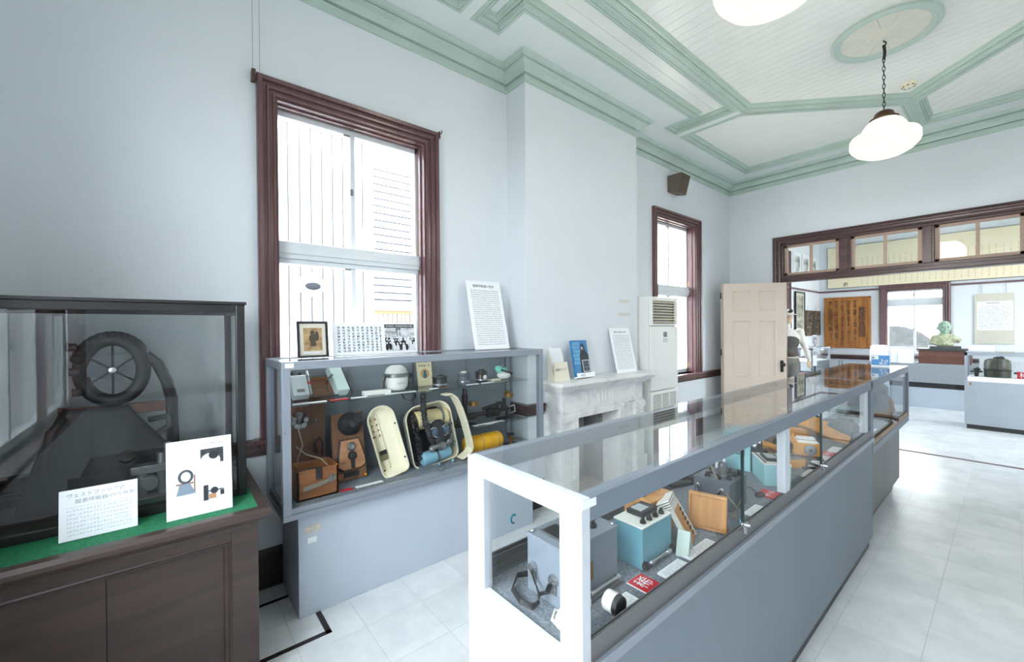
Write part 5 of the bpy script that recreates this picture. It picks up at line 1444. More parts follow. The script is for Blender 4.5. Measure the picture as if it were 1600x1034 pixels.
mu.build('mullion', LIGHTP, cc, bevel=0.002, world=True)
ef = MB()
ef.box(KX0, KY0, 0.742, KX0 + 0.080, KY0 + 0.03, KZ).box(KX1 - 0.067, KY0, 0.742, KX1, KY0 + 0.03, KZ).box(KX0 + 0.08, KY0, KZ - 0.05, KX1 - 0.067, KY0 + 0.03, KZ)
ef.box(KX0 + 0.08, KY0, 0.742, KX1 - 0.067, KY0 + 0.02, 0.756)
ef.build('end_frame', ENDP, cc, bevel=0.002, world=True)
bt = MB()
for x0, x1 in ((KX1 - 0.034, KX1 - 0.002), (KX0 + 0.002, KX0 + 0.034)):
    bt.box(x0, KY0 + 0.03, 0.745, x1, KY1 - 0.03, 0.775)
    o_ = -1 if x0 > -0.8 else 1
    xo = x1 if x0 > -0.8 else x0
    bt.box(xo, KY0 + 0.03, 0.775, xo + o_ * 0.006, KY1 - 0.03, 0.802).box(xo + o_ * 0.014, KY0 + 0.03, 0.775, xo + o_ * 0.018, KY1 - 0.03, 0.796)
bt.build('door_track', ALUD, cc, world=True)
MB().box(KX1 - 0.004, KY0 + 0.004, 0.722, KX1 + 0.010, KY1, 0.748).box(KX0 - 0.010, KY0 + 0.004, 0.722, KX0 + 0.004, KY1, 0.748).build('ledge', ALU, cc, bevel=0.002, world=True)
for y0, y1 in ((KY0 + 0.012, 2.188), (2.192, KY1 - 0.006)):
    MB().box(KX0 + 0.006, y0, KZ - 0.001, KX1 - 0.006, y1, KZ + 0.005).build('top_pane', GLASS, cc, world=True)
for y0, y1, o in ((KY0 + 0.03, 1.60, 0.020), (1.565, 2.00, 0.010), (2.03, 2.55, 0.020), (2.515, 3.52, 0.010)):
    MB().box(KX1 - o - 0.003, y0, 0.782, KX1 - o + 0.001, y1, KZ - 0.05).build('sliding_pane', SGLASS, cc, world=True)
    MB().box(KX0 + o - 0.001, y0, 0.782, KX0 + o + 0.003, y1, KZ - 0.05).build('sliding_pane', SGLASS, cc, world=True)
MB().box(KX1 - 0.022, 3.545, 0.782, KX1 - 0.018, KY1 - 0.05, KZ - 0.05).build('sliding_pane', SGLASS, cc, world=True)
MB().box(KX0 + 0.08, KY0 + 0.02, 0.756, KX1 - 0.067, KY0 + 0.024, KZ - 0.05).build('end_pane', GLASS, cc, world=True)
for y in (1.572, 2.532):
    MB().box(KX1 - 0.018, y, 0.79, KX1 - 0.008, y + 0.005, KZ - 0.055).build('pane_edge', paint('dark_glass_edge', (34, 52, 52), 0.3), cc, world=True)
    lk = MB().cyl((KX1 - 0.012, y - 0.012, 0.802), (KX1 + 0.014, y - 0.004, 0.802), 0.0075, n=12).box(KX1 - 0.006, y - 0.02, 0.798, KX1 - 0.001, y + 0.02, 0.806).box(KX1 - 0.004, y - 0.004, 0.765, KX1 - 0.001, y + 0.006, 0.80)
    lk.cyl((KX1, y - 0.022, 0.80), (KX1 + 0.008, y - 0.040, 0.785), 0.004, n=8)
    lk.build('lock', CHROME, cc, world=True, smooth=True)
MB().box(KX1 - 0.0005, KY0 + 0.002, KZ - 0.022, KX1 + 0.001, KY0 + 0.05, KZ - 0.004).build('sticker', PAPER, cc, world=True)
MB().tube([(KX0 + 0.012, 0.86 + 0.010 * math.cos(q), 0.885 + 0.014 * math.sin(q)) for q in [0.6 + 4.4 * i / 14 for i in range(15)]], 0.0028, 5).build('sticker_mark', paint('teal_sticker', (20, 140, 160), 0.5), cc, world=True)

# second case at the far end
GX0, GX1, GY0, GY1, GZ0 = -1.045, -0.600, 3.685, 5.25, 0.625
cd = thing('end_display_case', 'shorter dull grey glass display case at the far end of the long counter case', 'display case', ((GX0 + GX1) / 2, (GY0 + GY1) / 2, 0))
GREYD = paint('dark_grey_case_paint', (118, 120, 120), 0.5, 0.1, 3, stretch=(1, 1, 0.15))
MB().box(-0.97, 3.77, 0, -0.70, 5.16, 0.10).build('kick', BLACK, cd, world=True)
MB().box(-1.0, 3.74, 0.10, -0.66, 5.20, GZ0).build('base', GREYD, cd, world=True)
gf = MB()
q_ = 0.036
for x in (GX0, GX1 - q_):
    gf.box(x, GY0, KZ - 0.05, x + q_, GY1, KZ).box(x, GY0, GZ0, x + q_, GY1, GZ0 + 0.05)
    for y in (GY0, GY1 - q_):
        gf.box(x, y, GZ0 + 0.05, x + q_, y + q_, KZ - 0.05)
for y in (GY0, GY1 - q_):
    gf.box(GX0 + q_, y, KZ - 0.05, GX1 - q_, y + q_, KZ).box(GX0 + q_, y, GZ0, GX1 - q_, y + q_, GZ0 + 0.05)
gf.build('frame', RAIL, cd, bevel=0.002, world=True)
MB().box(GX0 + 0.01, GY0 + 0.01, GZ0 + 0.01, GX1 - 0.012, GY1 - 0.01, 0.70).build('deck', CARPET, cd, world=True)
MB().box(GX1 - 0.010, GY0 + q_, GZ0 + 0.05, GX1 - 0.004, GY1 - q_, 0.712).box(GX1 - 0.026, GY0 + q_, GZ0 + 0.05, GX1 - 0.020, GY1 - q_, 0.712).build('door_track', BRASS, cd, world=True)
MB().box(GX0 + 0.006, GY0 + 0.004, KZ - 0.001, GX1 - 0.006, GY1 - 0.006, KZ + 0.005).build('top_pane', GLASS, cd, world=True)
for y0, y1, o in ((GY0 + q_, 4.52, 0.020), (4.48, GY1 - q_, 0.010)):
    MB().box(GX1 - o - 0.003, y0, 0.705, GX1 - o + 0.001, y1, KZ - 0.05).build('sliding_pane', SGLASS, cd, world=True)
    MB().box(GX0 + o - 0.001, y0, 0.705, GX0 + o + 0.003, y1, KZ - 0.05).build('sliding_pane', SGLASS, cd, world=True)
MB().box(GX0 + q_, GY1 - 0.02, GZ0 + 0.05, GX1 - q_, GY1 - 0.016, KZ - 0.05).build('end_pane', GLASS, cd, world=True)
MB().cyl((GX1 - 0.012, 4.50, 0.722), (GX1 + 0.014, 4.51, 0.722), 0.008, n=12).box(GX1 - 0.006, 4.48, 0.718, GX1 - 0.001, 4.53, 0.726).build('lock', CHROME, cd, world=True)

# ------------------------------------------------------------------ things inside the long counter case
CZ = 0.7455
def meter_case(name, label, loc, sx, sy, h, mat, topmat, rz=0.0, lip=0.006):
    t = thing(name, label, 'meter', loc, rz)
    MB().box(-sx / 2, -sy / 2, 0, sx / 2, sy / 2, h).build('case', mat, t, bevel=0.003)
    MB().box(-sx / 2 - 0.002, -sy / 2 - 0.002, h, sx / 2 + 0.002, sy / 2 + 0.002, h + lip).build('top_panel', topmat, t, bevel=0.002)
    return t
def knob(t, p, r=0.009, h=0.014, mat=None, axis=(0, 0, 1)):
    a = Vector(axis)
    p = Vector(p)
    MB().cyl(p, p + a * h * 0.45, r * 1.25, r * 1.2, 14).cyl(p + a * h * 0.45, p + a * h, r * 0.8, r * 0.75, 14).build('knob', mat or BLACK, t, smooth=True)

# grey box with steel handle rings and strap
g1 = meter_case('grey_test_set', 'grey steel test set with a black shoulder strap at the near end of its case', (-0.828, 0.917, CZ), 0.146, 0.232, 0.160, LINSTR, LINSTR)
h1 = 0.166
MB().box(-0.052, -0.09, h1, 0.052, -0.02, h1 + 0.004).build('meter_frame', STEEL, g1)
MB().box(-0.044, -0.082, h1 + 0.004, 0.044, -0.028, h1 + 0.0055).build('meter_face', BLACK, g1)
knob(g1, (0.03, 0.05, h1), 0.012, 0.02); knob(g1, (-0.03, 0.05, h1), 0.012, 0.02); knob(g1, (0.0, 0.09, h1), 0.009, 0.016)
for xx, yy in ((-0.062, -0.105), (0.062, -0.105), (-0.062, 0.105), (0.062, 0.105)):
    MB().ball((xx, yy, h1 + 0.003), 0.007, 0.007, 0.005, 10, 6).build('corner_screw', CHROME, g1, smooth='all')
for xx in (-0.045, 0.035):
    MB().lathe([(0.006, -0.012), (0.014, -0.010), (0.016, -0.003), (0.014, 0.0), (0.0, 0.0)], (xx, -0.116, 0.075), 18, 'y').build('strap_ring', CHROME, g1, smooth=True)
    MB().box(xx - 0.010, -0.120, 0.035, xx + 0.010, -0.116, 0.062).build('strap_plate', STEEL, g1)
MB().strap([(0.035, -0.130, 0.07), (0.028, -0.135, 0.045), (0.0, -0.138, 0.028), (-0.02, -0.135, 0.045), (-0.045, -0.130, 0.07)], 0.015, 0.003, (0, -0.6, 0.8)).build('strap', BLACK, g1)
MB().strap([(0.0, -0.138, 0.030), (0.012, -0.150, 0.018), (0.01, -0.172, 0.012), (-0.03, -0.180, 0.011), (-0.09, -0.160, 0.011), (-0.125, -0.11, 0.013), (-0.10, -0.07, 0.016), (-0.078, -0.06, 0.02)], 0.016, 0.003, (0, 0.4, 1)).build('strap', BLACK, g1)
MB().box(0.0735, -0.03, 0.05, 0.0755, 0.0, 0.10).build('nameplate', BRASS, g1)
MB().cyl((0.082, -0.02, 0.018), (0.082, 0.10, 0.018), 0.006).cyl((0.082, -0.025, 0.018), (0.082, -0.015, 0.018), 0.010).cyl((0.082, 0.095, 0.018), (0.082, 0.108, 0.018), 0.010).build('rod', CHROME, g1, smooth=True)
MB().box(0.073, -0.10, 0.004, 0.094, 0.112, 0.012).build('foot_rail', STEEL, g1)

# head loop and coil of white cord at the near end
gg = thing('headphones', 'pale cream headphones lying in the near corner of the counter case', 'headphones', (-0.715, 0.805, CZ + 0.011))
MB().tube([(0.0 + 0.028 * math.cos(q), 0.0 + 0.035 * math.sin(q), 0.030 + 0.012 * math.sin(q)) for q in [2 * PI * i / 20 for i in range(20)]], 0.006, 8, closed=True).build('headband', IVORY, gg, smooth='all')
MB().cyl((0.03, 0.085, 0.028), (0.062, 0.085, 0.028), 0.026, n=20).build('earcup', IVORY, gg, smooth=True, bevel=0.003)
MB().cyl((0.062, 0.085, 0.028), (0.074, 0.085, 0.028), 0.027, 0.024, n=20).build('ear_pad', RUBBER, gg, smooth=True)
MB().cyl((-0.01, -0.045, 0.018), (0.02, -0.045, 0.018), 0.028, n=20).build('earcup', IVORY, gg, smooth=True, bevel=0.003)
MB().lathe([(0.0, 0.0), (0.020, 0.0), (0.018, 0.006), (0.0, 0.006)], (0.02, -0.045, 0.018), 18, 'x').build('ear_pad', RUBBER, gg, smooth=True)
MB().tube([(-0.01, -0.01, 0.006), (-0.05, -0.03, 0.006), (-0.03, -0.06, 0.006), (0.03, -0.07, 0.006), (0.05, -0.03, 0.006)], 0.005, 8).build('cord', IVORY, gg, smooth='all')

# teal meter
t1 = meter_case('teal_meter', 'teal meter with white top, black dial and four knobs in the counter case', (-0.785, 1.215, CZ), 0.106, 0.172, 0.128, TEAL, IVORY)
h1 = 0.134
dh = MB().box(-0.045, -0.03, h1, 0.018, 0.06, h1 + 0.016).build('dial_housing', BLACK, t1, bevel=0.003)
MB().box(-0.036, -0.018, h1 + 0.016, 0.004, 0.030, h1 + 0.0175).build('dial_face', paint('dial_grey', (170, 178, 180), 0.3), dh)
for i in range(4):
    knob(t1, (0.035, -0.055 + i * 0.036, h1), 0.008, 0.016)
MB().cyl((0.060, -0.07, 0.016), (0.060, 0.07, 0.016), 0.006).cyl((0.060, -0.055, 0.016), (0.060, -0.04, 0.016), 0.009).cyl((0.060, 0.04, 0.016), (0.060, 0.055, 0.016), 0.009).build('handle_rod', CHROME, t1, smooth=True)
for yy in (-0.078, 0.078):
    MB().cyl((0.053, yy, 0.016), (0.066, yy, 0.016), 0.012, n=14).build('handle_boss', BLACK, t1, smooth=True)

# wooden meter box with leather handle and open drawer front
w1 = thing('wooden_meter_box', 'light oak meter box with a leather handle standing behind the teal meter', 'box', (-0.87, 1.385, CZ))
MB().box(-0.06, -0.07, 0, 0.055, 0.085, 0.135).build('case', OAK, w1, bevel=0.003)
MB().strap([(0.0, -0.045, 0.137), (0.0, -0.025, 0.155), (0.0, 0.01, 0.16), (0.0, 0.045, 0.155), (0.0, 0.065, 0.137)], 0.02, 0.004, (1, 0, 0)).build('handle', wood('brown_leather', (120, 72, 48), (148, 92, 62), 0.5, 'y', 6), w1)
MB().box(-0.01, -0.05, 0.135, 0.012, -0.035, 0.139).build('handle_plate', STEEL, w1)
pr_ = thing('meter_tray', 'white instrument tray with toothed edges slid out of the oak box', 'tray', (-0.712, 1.415, CZ + 0.008), 0.35)
Mt = Matrix.Translation((0, 0, 0)) @ Matrix.Rotation(0.52, 4, 'Y')
fp_ = MB().box(-0.01, -0.05, 0.0, 0.0, 0.05, 0.125)
fp_.xf(Mt.inverted()).build('plate', OAK, pr_, bevel=0.001)
ed = MB().box(-0.012, -0.054, 0.0, 0.004, -0.046, 0.13).box(-0.012, 0.046, 0.0, 0.004, 0.054, 0.13).box(-0.04, -0.054, 0.122, 0.004, 0.054, 0.132)
ed.xf(Mt.inverted()).build('edge', IVORY, pr_)
for i in range(6):
    MB().box(0.0005, 0.024, 0.012 + i * 0.017, 0.0035, 0.044, 0.020 + i * 0.017).xf(Mt.inverted()).build('tooth', BLACK, pr_)
for i in range(4):
    MB().box(-0.03 - i * 0.004, -0.05, 0.134 + i * 0.008, 0.004, 0.05, 0.138 + i * 0.008).xf(Mt.inverted()).build('leaf_plate', IVORY, pr_)
fs_ = thing('folded_slip', 'folded pale green printed slip standing before the oak box', 'paper slip', (-0.700, 1.325, CZ), 0.25)
MB().prism([(0.0, 0.0), (0.03, 0.075), (0.033, 0.075), (0.062, 0.0), (0.059, 0.0), (0.0315, 0.071), (0.003, 0.0)], -0.02, 0.02, lambda a, b, h: (h, a - 0.03, b)).build('slip', paint('pale_green_slip', (186, 200, 192), 0.6, 0.04), fs_)
lid = thing('wooden_cover', 'loose oak cover with finger-jointed edge standing in front of the grey receiver', 'lid', (-0.725, 1.545, CZ + 0.002), 0.28)
Ml = Matrix.Rotation(-0.12, 4, 'X')
MB().box(-0.065, 0.0, 0.0, 0.065, 0.010, 0.128).xf(Ml).build('board', OAK, lid, bevel=0.001)
rm = MB().box(-0.065, -0.014, 0.0, 0.065, 0.0, 0.008).box(-0.065, -0.014, 0.120, 0.065, 0.0, 0.128).box(-0.065, -0.014, 0.008, -0.058, 0.0, 0.12).box(0.058, -0.014, 0.008, 0.065, 0.0, 0.12)
rm.xf(Ml).build('rim', OAK, lid, bevel=0.001)
for i in range(9):
    MB().box(0.0645, -0.012, 0.012 + i * 0.0125, 0.067, -0.002, 0.018 + i * 0.0125).xf(Ml).build('finger_joint', BOXWOOD, lid)

# slate receiver with tube, strap and cable
g2 = meter_case('slate_receiver', 'slate-grey radio receiver with a glass valve, knobs and a loose cable', (-0.80, 1.822, CZ), 0.15, 0.165, 0.115, INSTR, INSTR)
h1 = 0.121
MB().lathe([(0.0, 0), (0.018, 0.0), (0.018, 0.045), (0.014, 0.056), (0.0, 0.058)], (0.01, 0.0, h1), 18).build('valve', paint('smoked_glass_valve', (90, 92, 96), 0.12, 0.2), g2, smooth=True)
MB().lathe([(0.0, 0.0), (0.021, 0.0), (0.021, 0.008), (0.0, 0.008)], (0.01, 0.0, h1), 18).build('valve_socket', STEEL, g2, smooth=True)
for xx, yy, r in ((0.045, 0.03, 0.011), (0.055, 0.062, 0.010), (0.02, 0.055, 0.009), (-0.03, -0.05, 0.009), (0.02, -0.055, 0.008), (0.05, -0.03, 0.009), (-0.05, 0.03, 0.008)):
    knob(g2, (xx, yy, h1), r, 0.02)
MB().box(-0.055, -0.01, h1, -0.01, 0.05, h1 + 0.006).build('panel_meter', BLACK, g2, bevel=0.002)
for xx in (-0.055, 0.045):
    MB().lathe([(0.006, -0.010), (0.012, -0.008), (0.013, 0.0), (0.0, 0.0)], (xx, -0.083, 0.085), 16, 'y').build('strap_ring', CHROME, g2, smooth=True)
    MB().box(xx - 0.009, -0.086, 0.05, xx + 0.009, -0.083, 0.078).build('strap_plate', STEEL, g2)
MB().strap([(-0.055, -0.095, 0.085), (-0.04, -0.105, 0.065), (-0.005, -0.108, 0.055), (0.03, -0.104, 0.068), (0.045, -0.095, 0.085)], 0.014, 0.003, (0, -0.5, 1)).build('strap', BLACK, g2)
MB().strap([(-0.075, -0.06, 0.09), (-0.11, -0.07, 0.095), (-0.16, -0.10, 0.085), (-0.19, -0.11, 0.06), (-0.17, -0.08, 0.04), (-0.11, -0.03, 0.06), (-0.078, 0.0, 0.08)], 0.016, 0.003, (0, 0, 1)).build('strap', BLACK, g2)
MB().tube([(0.01, 0.0, 0.185), (-0.02, -0.01, 0.19), (-0.025, -0.03, 0.165), (0.02, -0.07, 0.12), (0.07, -0.085, 0.07), (0.10, -0.075, 0.03), (0.09, -0.10, 0.012), (0.05, -0.13, 0.008), (0.0, -0.12, 0.008), (0.05, -0.09, 0.012), (0.11, -0.12, 0.008)], 0.0045, 8).build('cable', paint('khaki_cable', (116, 110, 96), 0.6), g2, smooth='all')
MB().tube([(0.10, -0.075, 0.03), (0.105, -0.04, 0.07), (0.085, 0.02, 0.085), (0.075, 0.12, 0.06), (0.08, 0.18, 0.02)], 0.003, 8).build('cable', MATS['khaki_cable'], g2, smooth='all')
MB().tube([(0.085 + 0.014 * math.cos(q), 0.20 + 0.028 * math.sin(q), 0.009) for q in [2 * PI * i / 16 for i in range(16)]], 0.005, 8, closed=True).build('cable_loop', RUBBER, g2, smooth='all')
sy = thing('glass_vial', 'tiny blue glass vial standing by the lock of the counter case', 'vial', (-0.635, 1.615, CZ))
MB().lathe([(0.0, 0), (0.007, 0), (0.007, 0.03), (0.004, 0.034), (0.004, 0.05), (0.0, 0.05)], n=12).build('vial', paint('blue_vial', (110, 180, 214), 0.2), sy, smooth=True)

# tall teal receiver with speaker patch
t2 = meter_case('teal_receiver', 'tall pale teal receiver with a round-hole speaker grille at the back of the counter case', (-0.935, 2.40, CZ), 0.14, 0.16, 0.185, PTEAL, PTEAL)
for i in range(6):
    for k in range(6):
        MB().cyl((-0.02 + k * 0.012, -0.0795, 0.085 + i * 0.012), (-0.02 + k * 0.012, -0.081, 0.085 + i * 0.012), 0.0042, n=8).build('grille_hole', BLACK, t2)
MB().box(0.07, -0.075, 0.006, 0.076, 0.075, 0.18).build('dial_plate', paint('dark_teal_panel', (36, 62, 66), 0.4, 0.1), t2, bevel=0.002)
for yy, zz in ((-0.045, 0.135), (0.02, 0.14), (-0.045, 0.06), (0.03, 0.06)):
    MB().lathe([(0.0, 0.012), (0.012, 0.012), (0.016, 0.0), (0.0, 0.0)], (0.076, yy, zz), 16, 'x').build('knob', CHROME, t2, smooth=True)
lbl = thing('paper_mark', 'small white card with a teal mark behind the slate receiver', 'card', (-0.985, 2.19, CZ), 0.0)
MB().box(0, 0, 0, 0.05, 0.003, 0.10).build('card', WHITE, lbl)
MB().tube([(0.025 + 0.010 * math.cos(q), -0.001, 0.06 + 0.013 * math.sin(q)) for q in [0.6 + 4.4 * i / 12 for i in range(13)]], 0.002, 5).build('mark', MATS['teal_sticker'], lbl)

# slanted pale teal meter
t3 = meter_case('pale_meter', 'pale teal meter with a white panel and wide black dial near the middle post', (-0.758, 2.285, CZ), 0.115, 0.185, 0.100, PTEAL, IVORY, 0.62)
h1 = 0.106
dh = MB().box(-0.035, -0.055, h1, 0.030, 0.045, h1 + 0.014).build('dial_housing', BLACK, t3, bevel=0.003)
MB().box(-0.026, -0.042, h1 + 0.014, 0.014, 0.032, h1 + 0.0155).build('dial_face', MATS['dial_grey'], dh)
for yy in (-0.07, 0.062, 0.08):
    knob(t3, (0.02, yy, h1), 0.008, 0.014, BRASS)
MB().box(-0.05, -0.085, h1, -0.045, 0.085, h1 + 0.004).build('panel_edge', INSTR, t3)
wt = thing('parts_tray', 'shallow wooden tray of small fittings behind the pale teal meter', 'tray', (-0.90, 2.62, CZ), -0.5)
MB().box(-0.06, -0.09, 0, 0.06, 0.09, 0.008).box(-0.06, -0.09, 0, -0.054, 0.09, 0.045).box(0.054, -0.09, 0, 0.06, 0.09, 0.045).box(-0.06, -0.09, 0, 0.06, -0.084, 0.045).box(-0.06, 0.084, 0, 0.06, 0.09, 0.045).build('tray', BOXWOOD, wt, bevel=0.001)
for i in range(8):
    MB().cyl((-0.035 + (i % 4) * 0.023, -0.04 + (i // 4) * 0.06, 0.008), (-0.035 + (i % 4) * 0.023, -0.035 + (i // 4) * 0.06, 0.042), 0.008, n=10).build('fitting', (BRASS, IRON, RED, STEEL)[i % 4], wt, smooth=True)

# orange instruments
def orange_set(name, label, loc, rz, tilt, parts):
    t = thing(name, label, 'instrument', loc, rz)
    M = Matrix.Rotation(tilt, 4, 'X')
    for nm, mb, mat, bv in parts:
        mb.xf(M).build(nm, mat, t, bevel=bv, smooth=True)
    return t
o0 = orange_set('probe_instrument', 'orange-yellow probe instrument with a round grey head lying behind the middle post', (-0.945, 2.84, CZ), 0.2, 0.0, [
    ('body', MB().box(-0.04, -0.10, 0, 0.04, 0.10, 0.05), ORANGE, 0.004),
    ('head', MB().cyl((0, 0.03, 0.05), (0, 0.03, 0.095), 0.042, n=22).cyl((0, 0.03, 0.095), (0, 0.03, 0.105), 0.030, n=22), STEEL, 0.003),
    ('grip', MB().cyl((0.03, -0.05, 0.06), (0.05, 0.06, 0.075), 0.012), BLACK, 0)])
hd_ = orange_set('hand_microphone', 'orange hand unit with a grey top and black cable loop lying in the counter case', (-0.74, 2.60, CZ), 0.95, 0.0, [
    ('body', MB().box(-0.11, -0.03, 0, 0.03, 0.03, 0.045), ORANGE, 0.004),
    ('top_plate', MB().box(-0.105, -0.024, 0.045, 0.025, 0.024, 0.050), STEEL, 0.002),
    ('neck', MB().cyl((0.03, 0, 0.022), (0.05, 0, 0.022), 0.022).cyl((0.05, 0, 0.022), (0.064, 0, 0.022), 0.014), BRASS, 0)])
MB().tube([(0.06, 0, 0.022), (0.09, -0.01, 0.014), (0.10, -0.035, 0.010), (0.09, -0.06, 0.009), (0.06, -0.055, 0.009), (0.0, -0.045, 0.009)], 0.007, 8).build('cable', RUBBER, hd_, smooth='all')
o1 = orange_set('orange_meter', 'orange meter box with a large grey round dial and papers on top', (-0.765, 2.87, CZ), 0.42, 0.0, [
    ('case', MB().box(-0.075, -0.06, 0.012, 0.055, 0.10, 0.085), ORANGE, 0.005)])
MB().lathe([(0.0, -0.010), (0.022, -0.010), (0.030, -0.006), (0.032, 0.0), (0.0, 0.0)], (0.01, -0.06, 0.048), 24, 'y').build('dial', STEEL, o1, smooth=True)
MB().lathe([(0.0, -0.014), (0.008, -0.014), (0.009, -0.010), (0.0, -0.010)], (0.01, -0.06, 0.048), 16, 'y').build('dial_knob', IRON, o1, smooth=True)
MB().box(-0.085, -0.11, 0, 0.065, 0.10, 0.012).build('base', BLACK, o1)
for k in range(4):
    MB().cyl((-0.10 - 0.008 * k, -0.07 + 0.03 * k, 0.02), (-0.08, -0.065 + 0.03 * k, 0.07), 0.009, n=10).build('cable_plug', RUBBER, o1, smooth=True)
MB().box(-0.05, -0.055, 0.0855, 0.05, 0.095, 0.092).build('paper_pad', PAPER, o1)
MB().box(-0.05, -0.01, 0.092, 0.05, 0.0, 0.0925).build('paper_line', paint('brown_line', (140, 90, 60), 0.6), o1)
MB().strap([(-0.06, -0.05, 0.09), (-0.07, -0.02, 0.11), (-0.06, 0.03, 0.12), (-0.05, 0.06, 0.09)], 0.012, 0.004, (1, 0, 0)).build('handle', ORANGE, o1)
o2 = thing('orange_radio', 'long orange radio set tilted on its end behind the orange meter', 'radio', (-0.73, 3.30, CZ), 2.58)
Mr = Matrix.Translation((0, -0.02, 0.004)) @ Matrix.Rotation(0.42, 4, 'X') @ Matrix.Diagonal((1.15, 1.35, 1.1, 1))
MB().box(-0.07, 0.0, 0.0, 0.07, 0.24, 0.055).xf(Mr).build('case', ORANGE, o2, bevel=0.004)
MB().box(-0.055, 0.03, 0.055, -0.005, 0.10, 0.060).xf(Mr).build('panel', BLACK, o2)
MB().box(0.0, 0.10, 0.055, 0.065, 0.15, 0.061).xf(Mr).build('nameplate', STEEL, o2)
MB().box(-0.07, 0.14, 0.055, 0.0, 0.238, 0.075).xf(Mr).build('upper_box', ORANGE, o2, bevel=0.003)
for xx, yy in ((-0.05, 0.19), (-0.02, 0.21)):
    MB().cyl((xx, yy, 0.075), (xx, yy, 0.09), 0.012, n=14).xf(Mr).build('knob', BLACK, o2, smooth=True)
MB().cyl((0.075, 0.01, 0.02), (0.10, 0.0, 0.02), 0.010).build('plug', CHROME, o2, smooth=True)
o3 = thing('orange_radio', 'orange box with a slate panel lying flat beside the tilted orange radio', 'radio', (-0.935, 3.36, CZ), 0.1)
MB().box(-0.06, -0.09, 0, 0.06, 0.09, 0.06).build('case', ORANGE, o3, bevel=0.004)
MB().box(-0.05, -0.03, 0.06, 0.05, 0.04, 0.062).build('panel', INSTR, o3)
db = thing('dark_pouch', 'flat black pouch lying near the far post of the counter case', 'pouch', (-0.74, 3.53, CZ), 0.2)
MB().box(-0.06, -0.10, 0, 0.06, 0.10, 0.07).build('pouch', RUBBER, db, bevel=0.02, segs=3)

# labels along the deck edge
redc = card('red_card', 'red card with a white brush character in front of the teal meter', (-0.660, 1.040, CZ), 0.068, 0.066, 0.005, mat=RED, group='red cards in the counter case')
MB().box(-0.002, -0.002, 0, 0.070, 0.068, 0.003).build('card_edge', WHITE, redc)
text('lettering', '稀', 0.052, WHITE, redc, (0.008, 0.014, 0.0056), (0, 0, 0))
rc2 = card('red_card', 'red card with white lettering under the cable loop of the slate receiver', (-0.662, 2.03, CZ), 0.09, 0.075, 0.005, mat=RED, group='red cards in the counter case')
text('lettering', '稀少品', 0.026, WHITE, rc2, (0.008, 0.024, 0.0056), (0, 0, 0))
rc3 = card('red_card', 'red card with white lettering near the far orange radio', (-0.655, 2.94, CZ), 0.10, 0.07, 0.005, mat=RED, group='red cards in the counter case')
text('lettering', '稀少品', 0.028, WHITE, rc3, (0.008, 0.024, 0.0056), (0, 0, 0))
for (x, y, w, d, lab) in ((-0.660, 0.918, 0.080, 0.042, 'white label card just behind the black-padded ear cup'),
                          (-0.651, 1.146, 0.122, 0.042, 'white label card beside the red card'),
                          (-0.651, 1.295, 0.172, 0.043, 'long white label card in front of the loose oak cover'),
                          (-0.647, 1.780, 0.126, 0.045, 'white label card between the lock and the slate receiver'),
                          (-0.648, 2.445, 0.150, 0.032, 'white label card in front of the black cable loop'),
                          (-0.650, 2.640, 0.150, 0.060, 'white label card left of the second lock'),
                          (-0.652, 2.805, 0.120, 0.060, 'white label card before the large grey dial'),
                          (-0.652, 3.060, 0.130, 0.058, 'white label card before the orange radio')):
    card('label_card', lab, (x, y, CZ), w, d, 0.006, prt=L_FLAT, group='white labels in the counter case')
for k, (x, y) in enumerate(((-0.672, 2.33), (-0.668, 2.40))):
    pass
cv_ = thing('metal_clip', 'bent bare metal clip lying beside the middle post of the counter case', 'clip', (-0.685, 2.45, CZ), 0.3)
MB().strap([(-0.05, 0.0, 0.012), (-0.02, 0.0, 0.008), (0.02, 0.005, 0.004), (0.045, 0.02, 0.003)], 0.014, 0.003, (0, 1, 0)).cyl((-0.052, -0.008, 0.010), (-0.052, 0.010, 0.010), 0.009, n=10).build('clip', CHROME, cv_)

# ------------------------------------------------------------------ things inside the end case
rk = thing('rock_sample', 'large rough grey and orange rock slab standing in the end case', 'rock', (-0.785, 4.74, 0.7005), 0.12)
pts = [(-0.13, 0.02), (0.12, 0.0), (0.16, 0.05), (0.15, 0.13), (0.11, 0.17), (0.10, 0.24), (0.05, 0.30), (-0.02, 0.345), (-0.08, 0.33), (-0.15, 0.28), (-0.16, 0.12)]
rm_ = MB()
n_ = len(pts)
lay = [(-0.075, 0.92), (-0.045, 1.0), (0.03, 1.03), (0.07, 0.9)]
random.seed(3)
vs = []
for d, s in lay:
    for a, b in pts:
        vs.append((a * s + random.uniform(-0.012, 0.012), d + random.uniform(-0.012, 0.012), 0.16 + (b - 0.16) * s + random.uniform(-0.010, 0.010)))
fs = [tuple(range(n_ - 1, -1, -1)), tuple(range(3 * n_, 4 * n_))]
for k in range(3):
    for i in range(n_):
        fs.append((k * n_ + i, k * n_ + (i + 1) % n_, (k + 1) * n_ + (i + 1) % n_, (k + 1) * n_ + i))
rm_.add(vs, fs)
rm_.xf(Matrix.Translation((0, 0, 0.02 - 0.0)))
rm_.build('stone', photo('grey_orange_rock', [(92, 94, 97), (112, 114, 115), (126, 122, 114), (172, 122, 72)], 6, 0.85, detail=6), rk)
MB().box(-0.17, -0.09, 0, 0.18, 0.10, 0.03).build('plinth', wood('dark_plinth_wood', (48, 32, 26), (70, 48, 38), 0.4, 'x', 6), rk, bevel=0.003)
jr = thing('sample_jar', 'clear glass sample jar standing near the front of the end case', 'jar', (-0.86, 4.25, 0.7005))
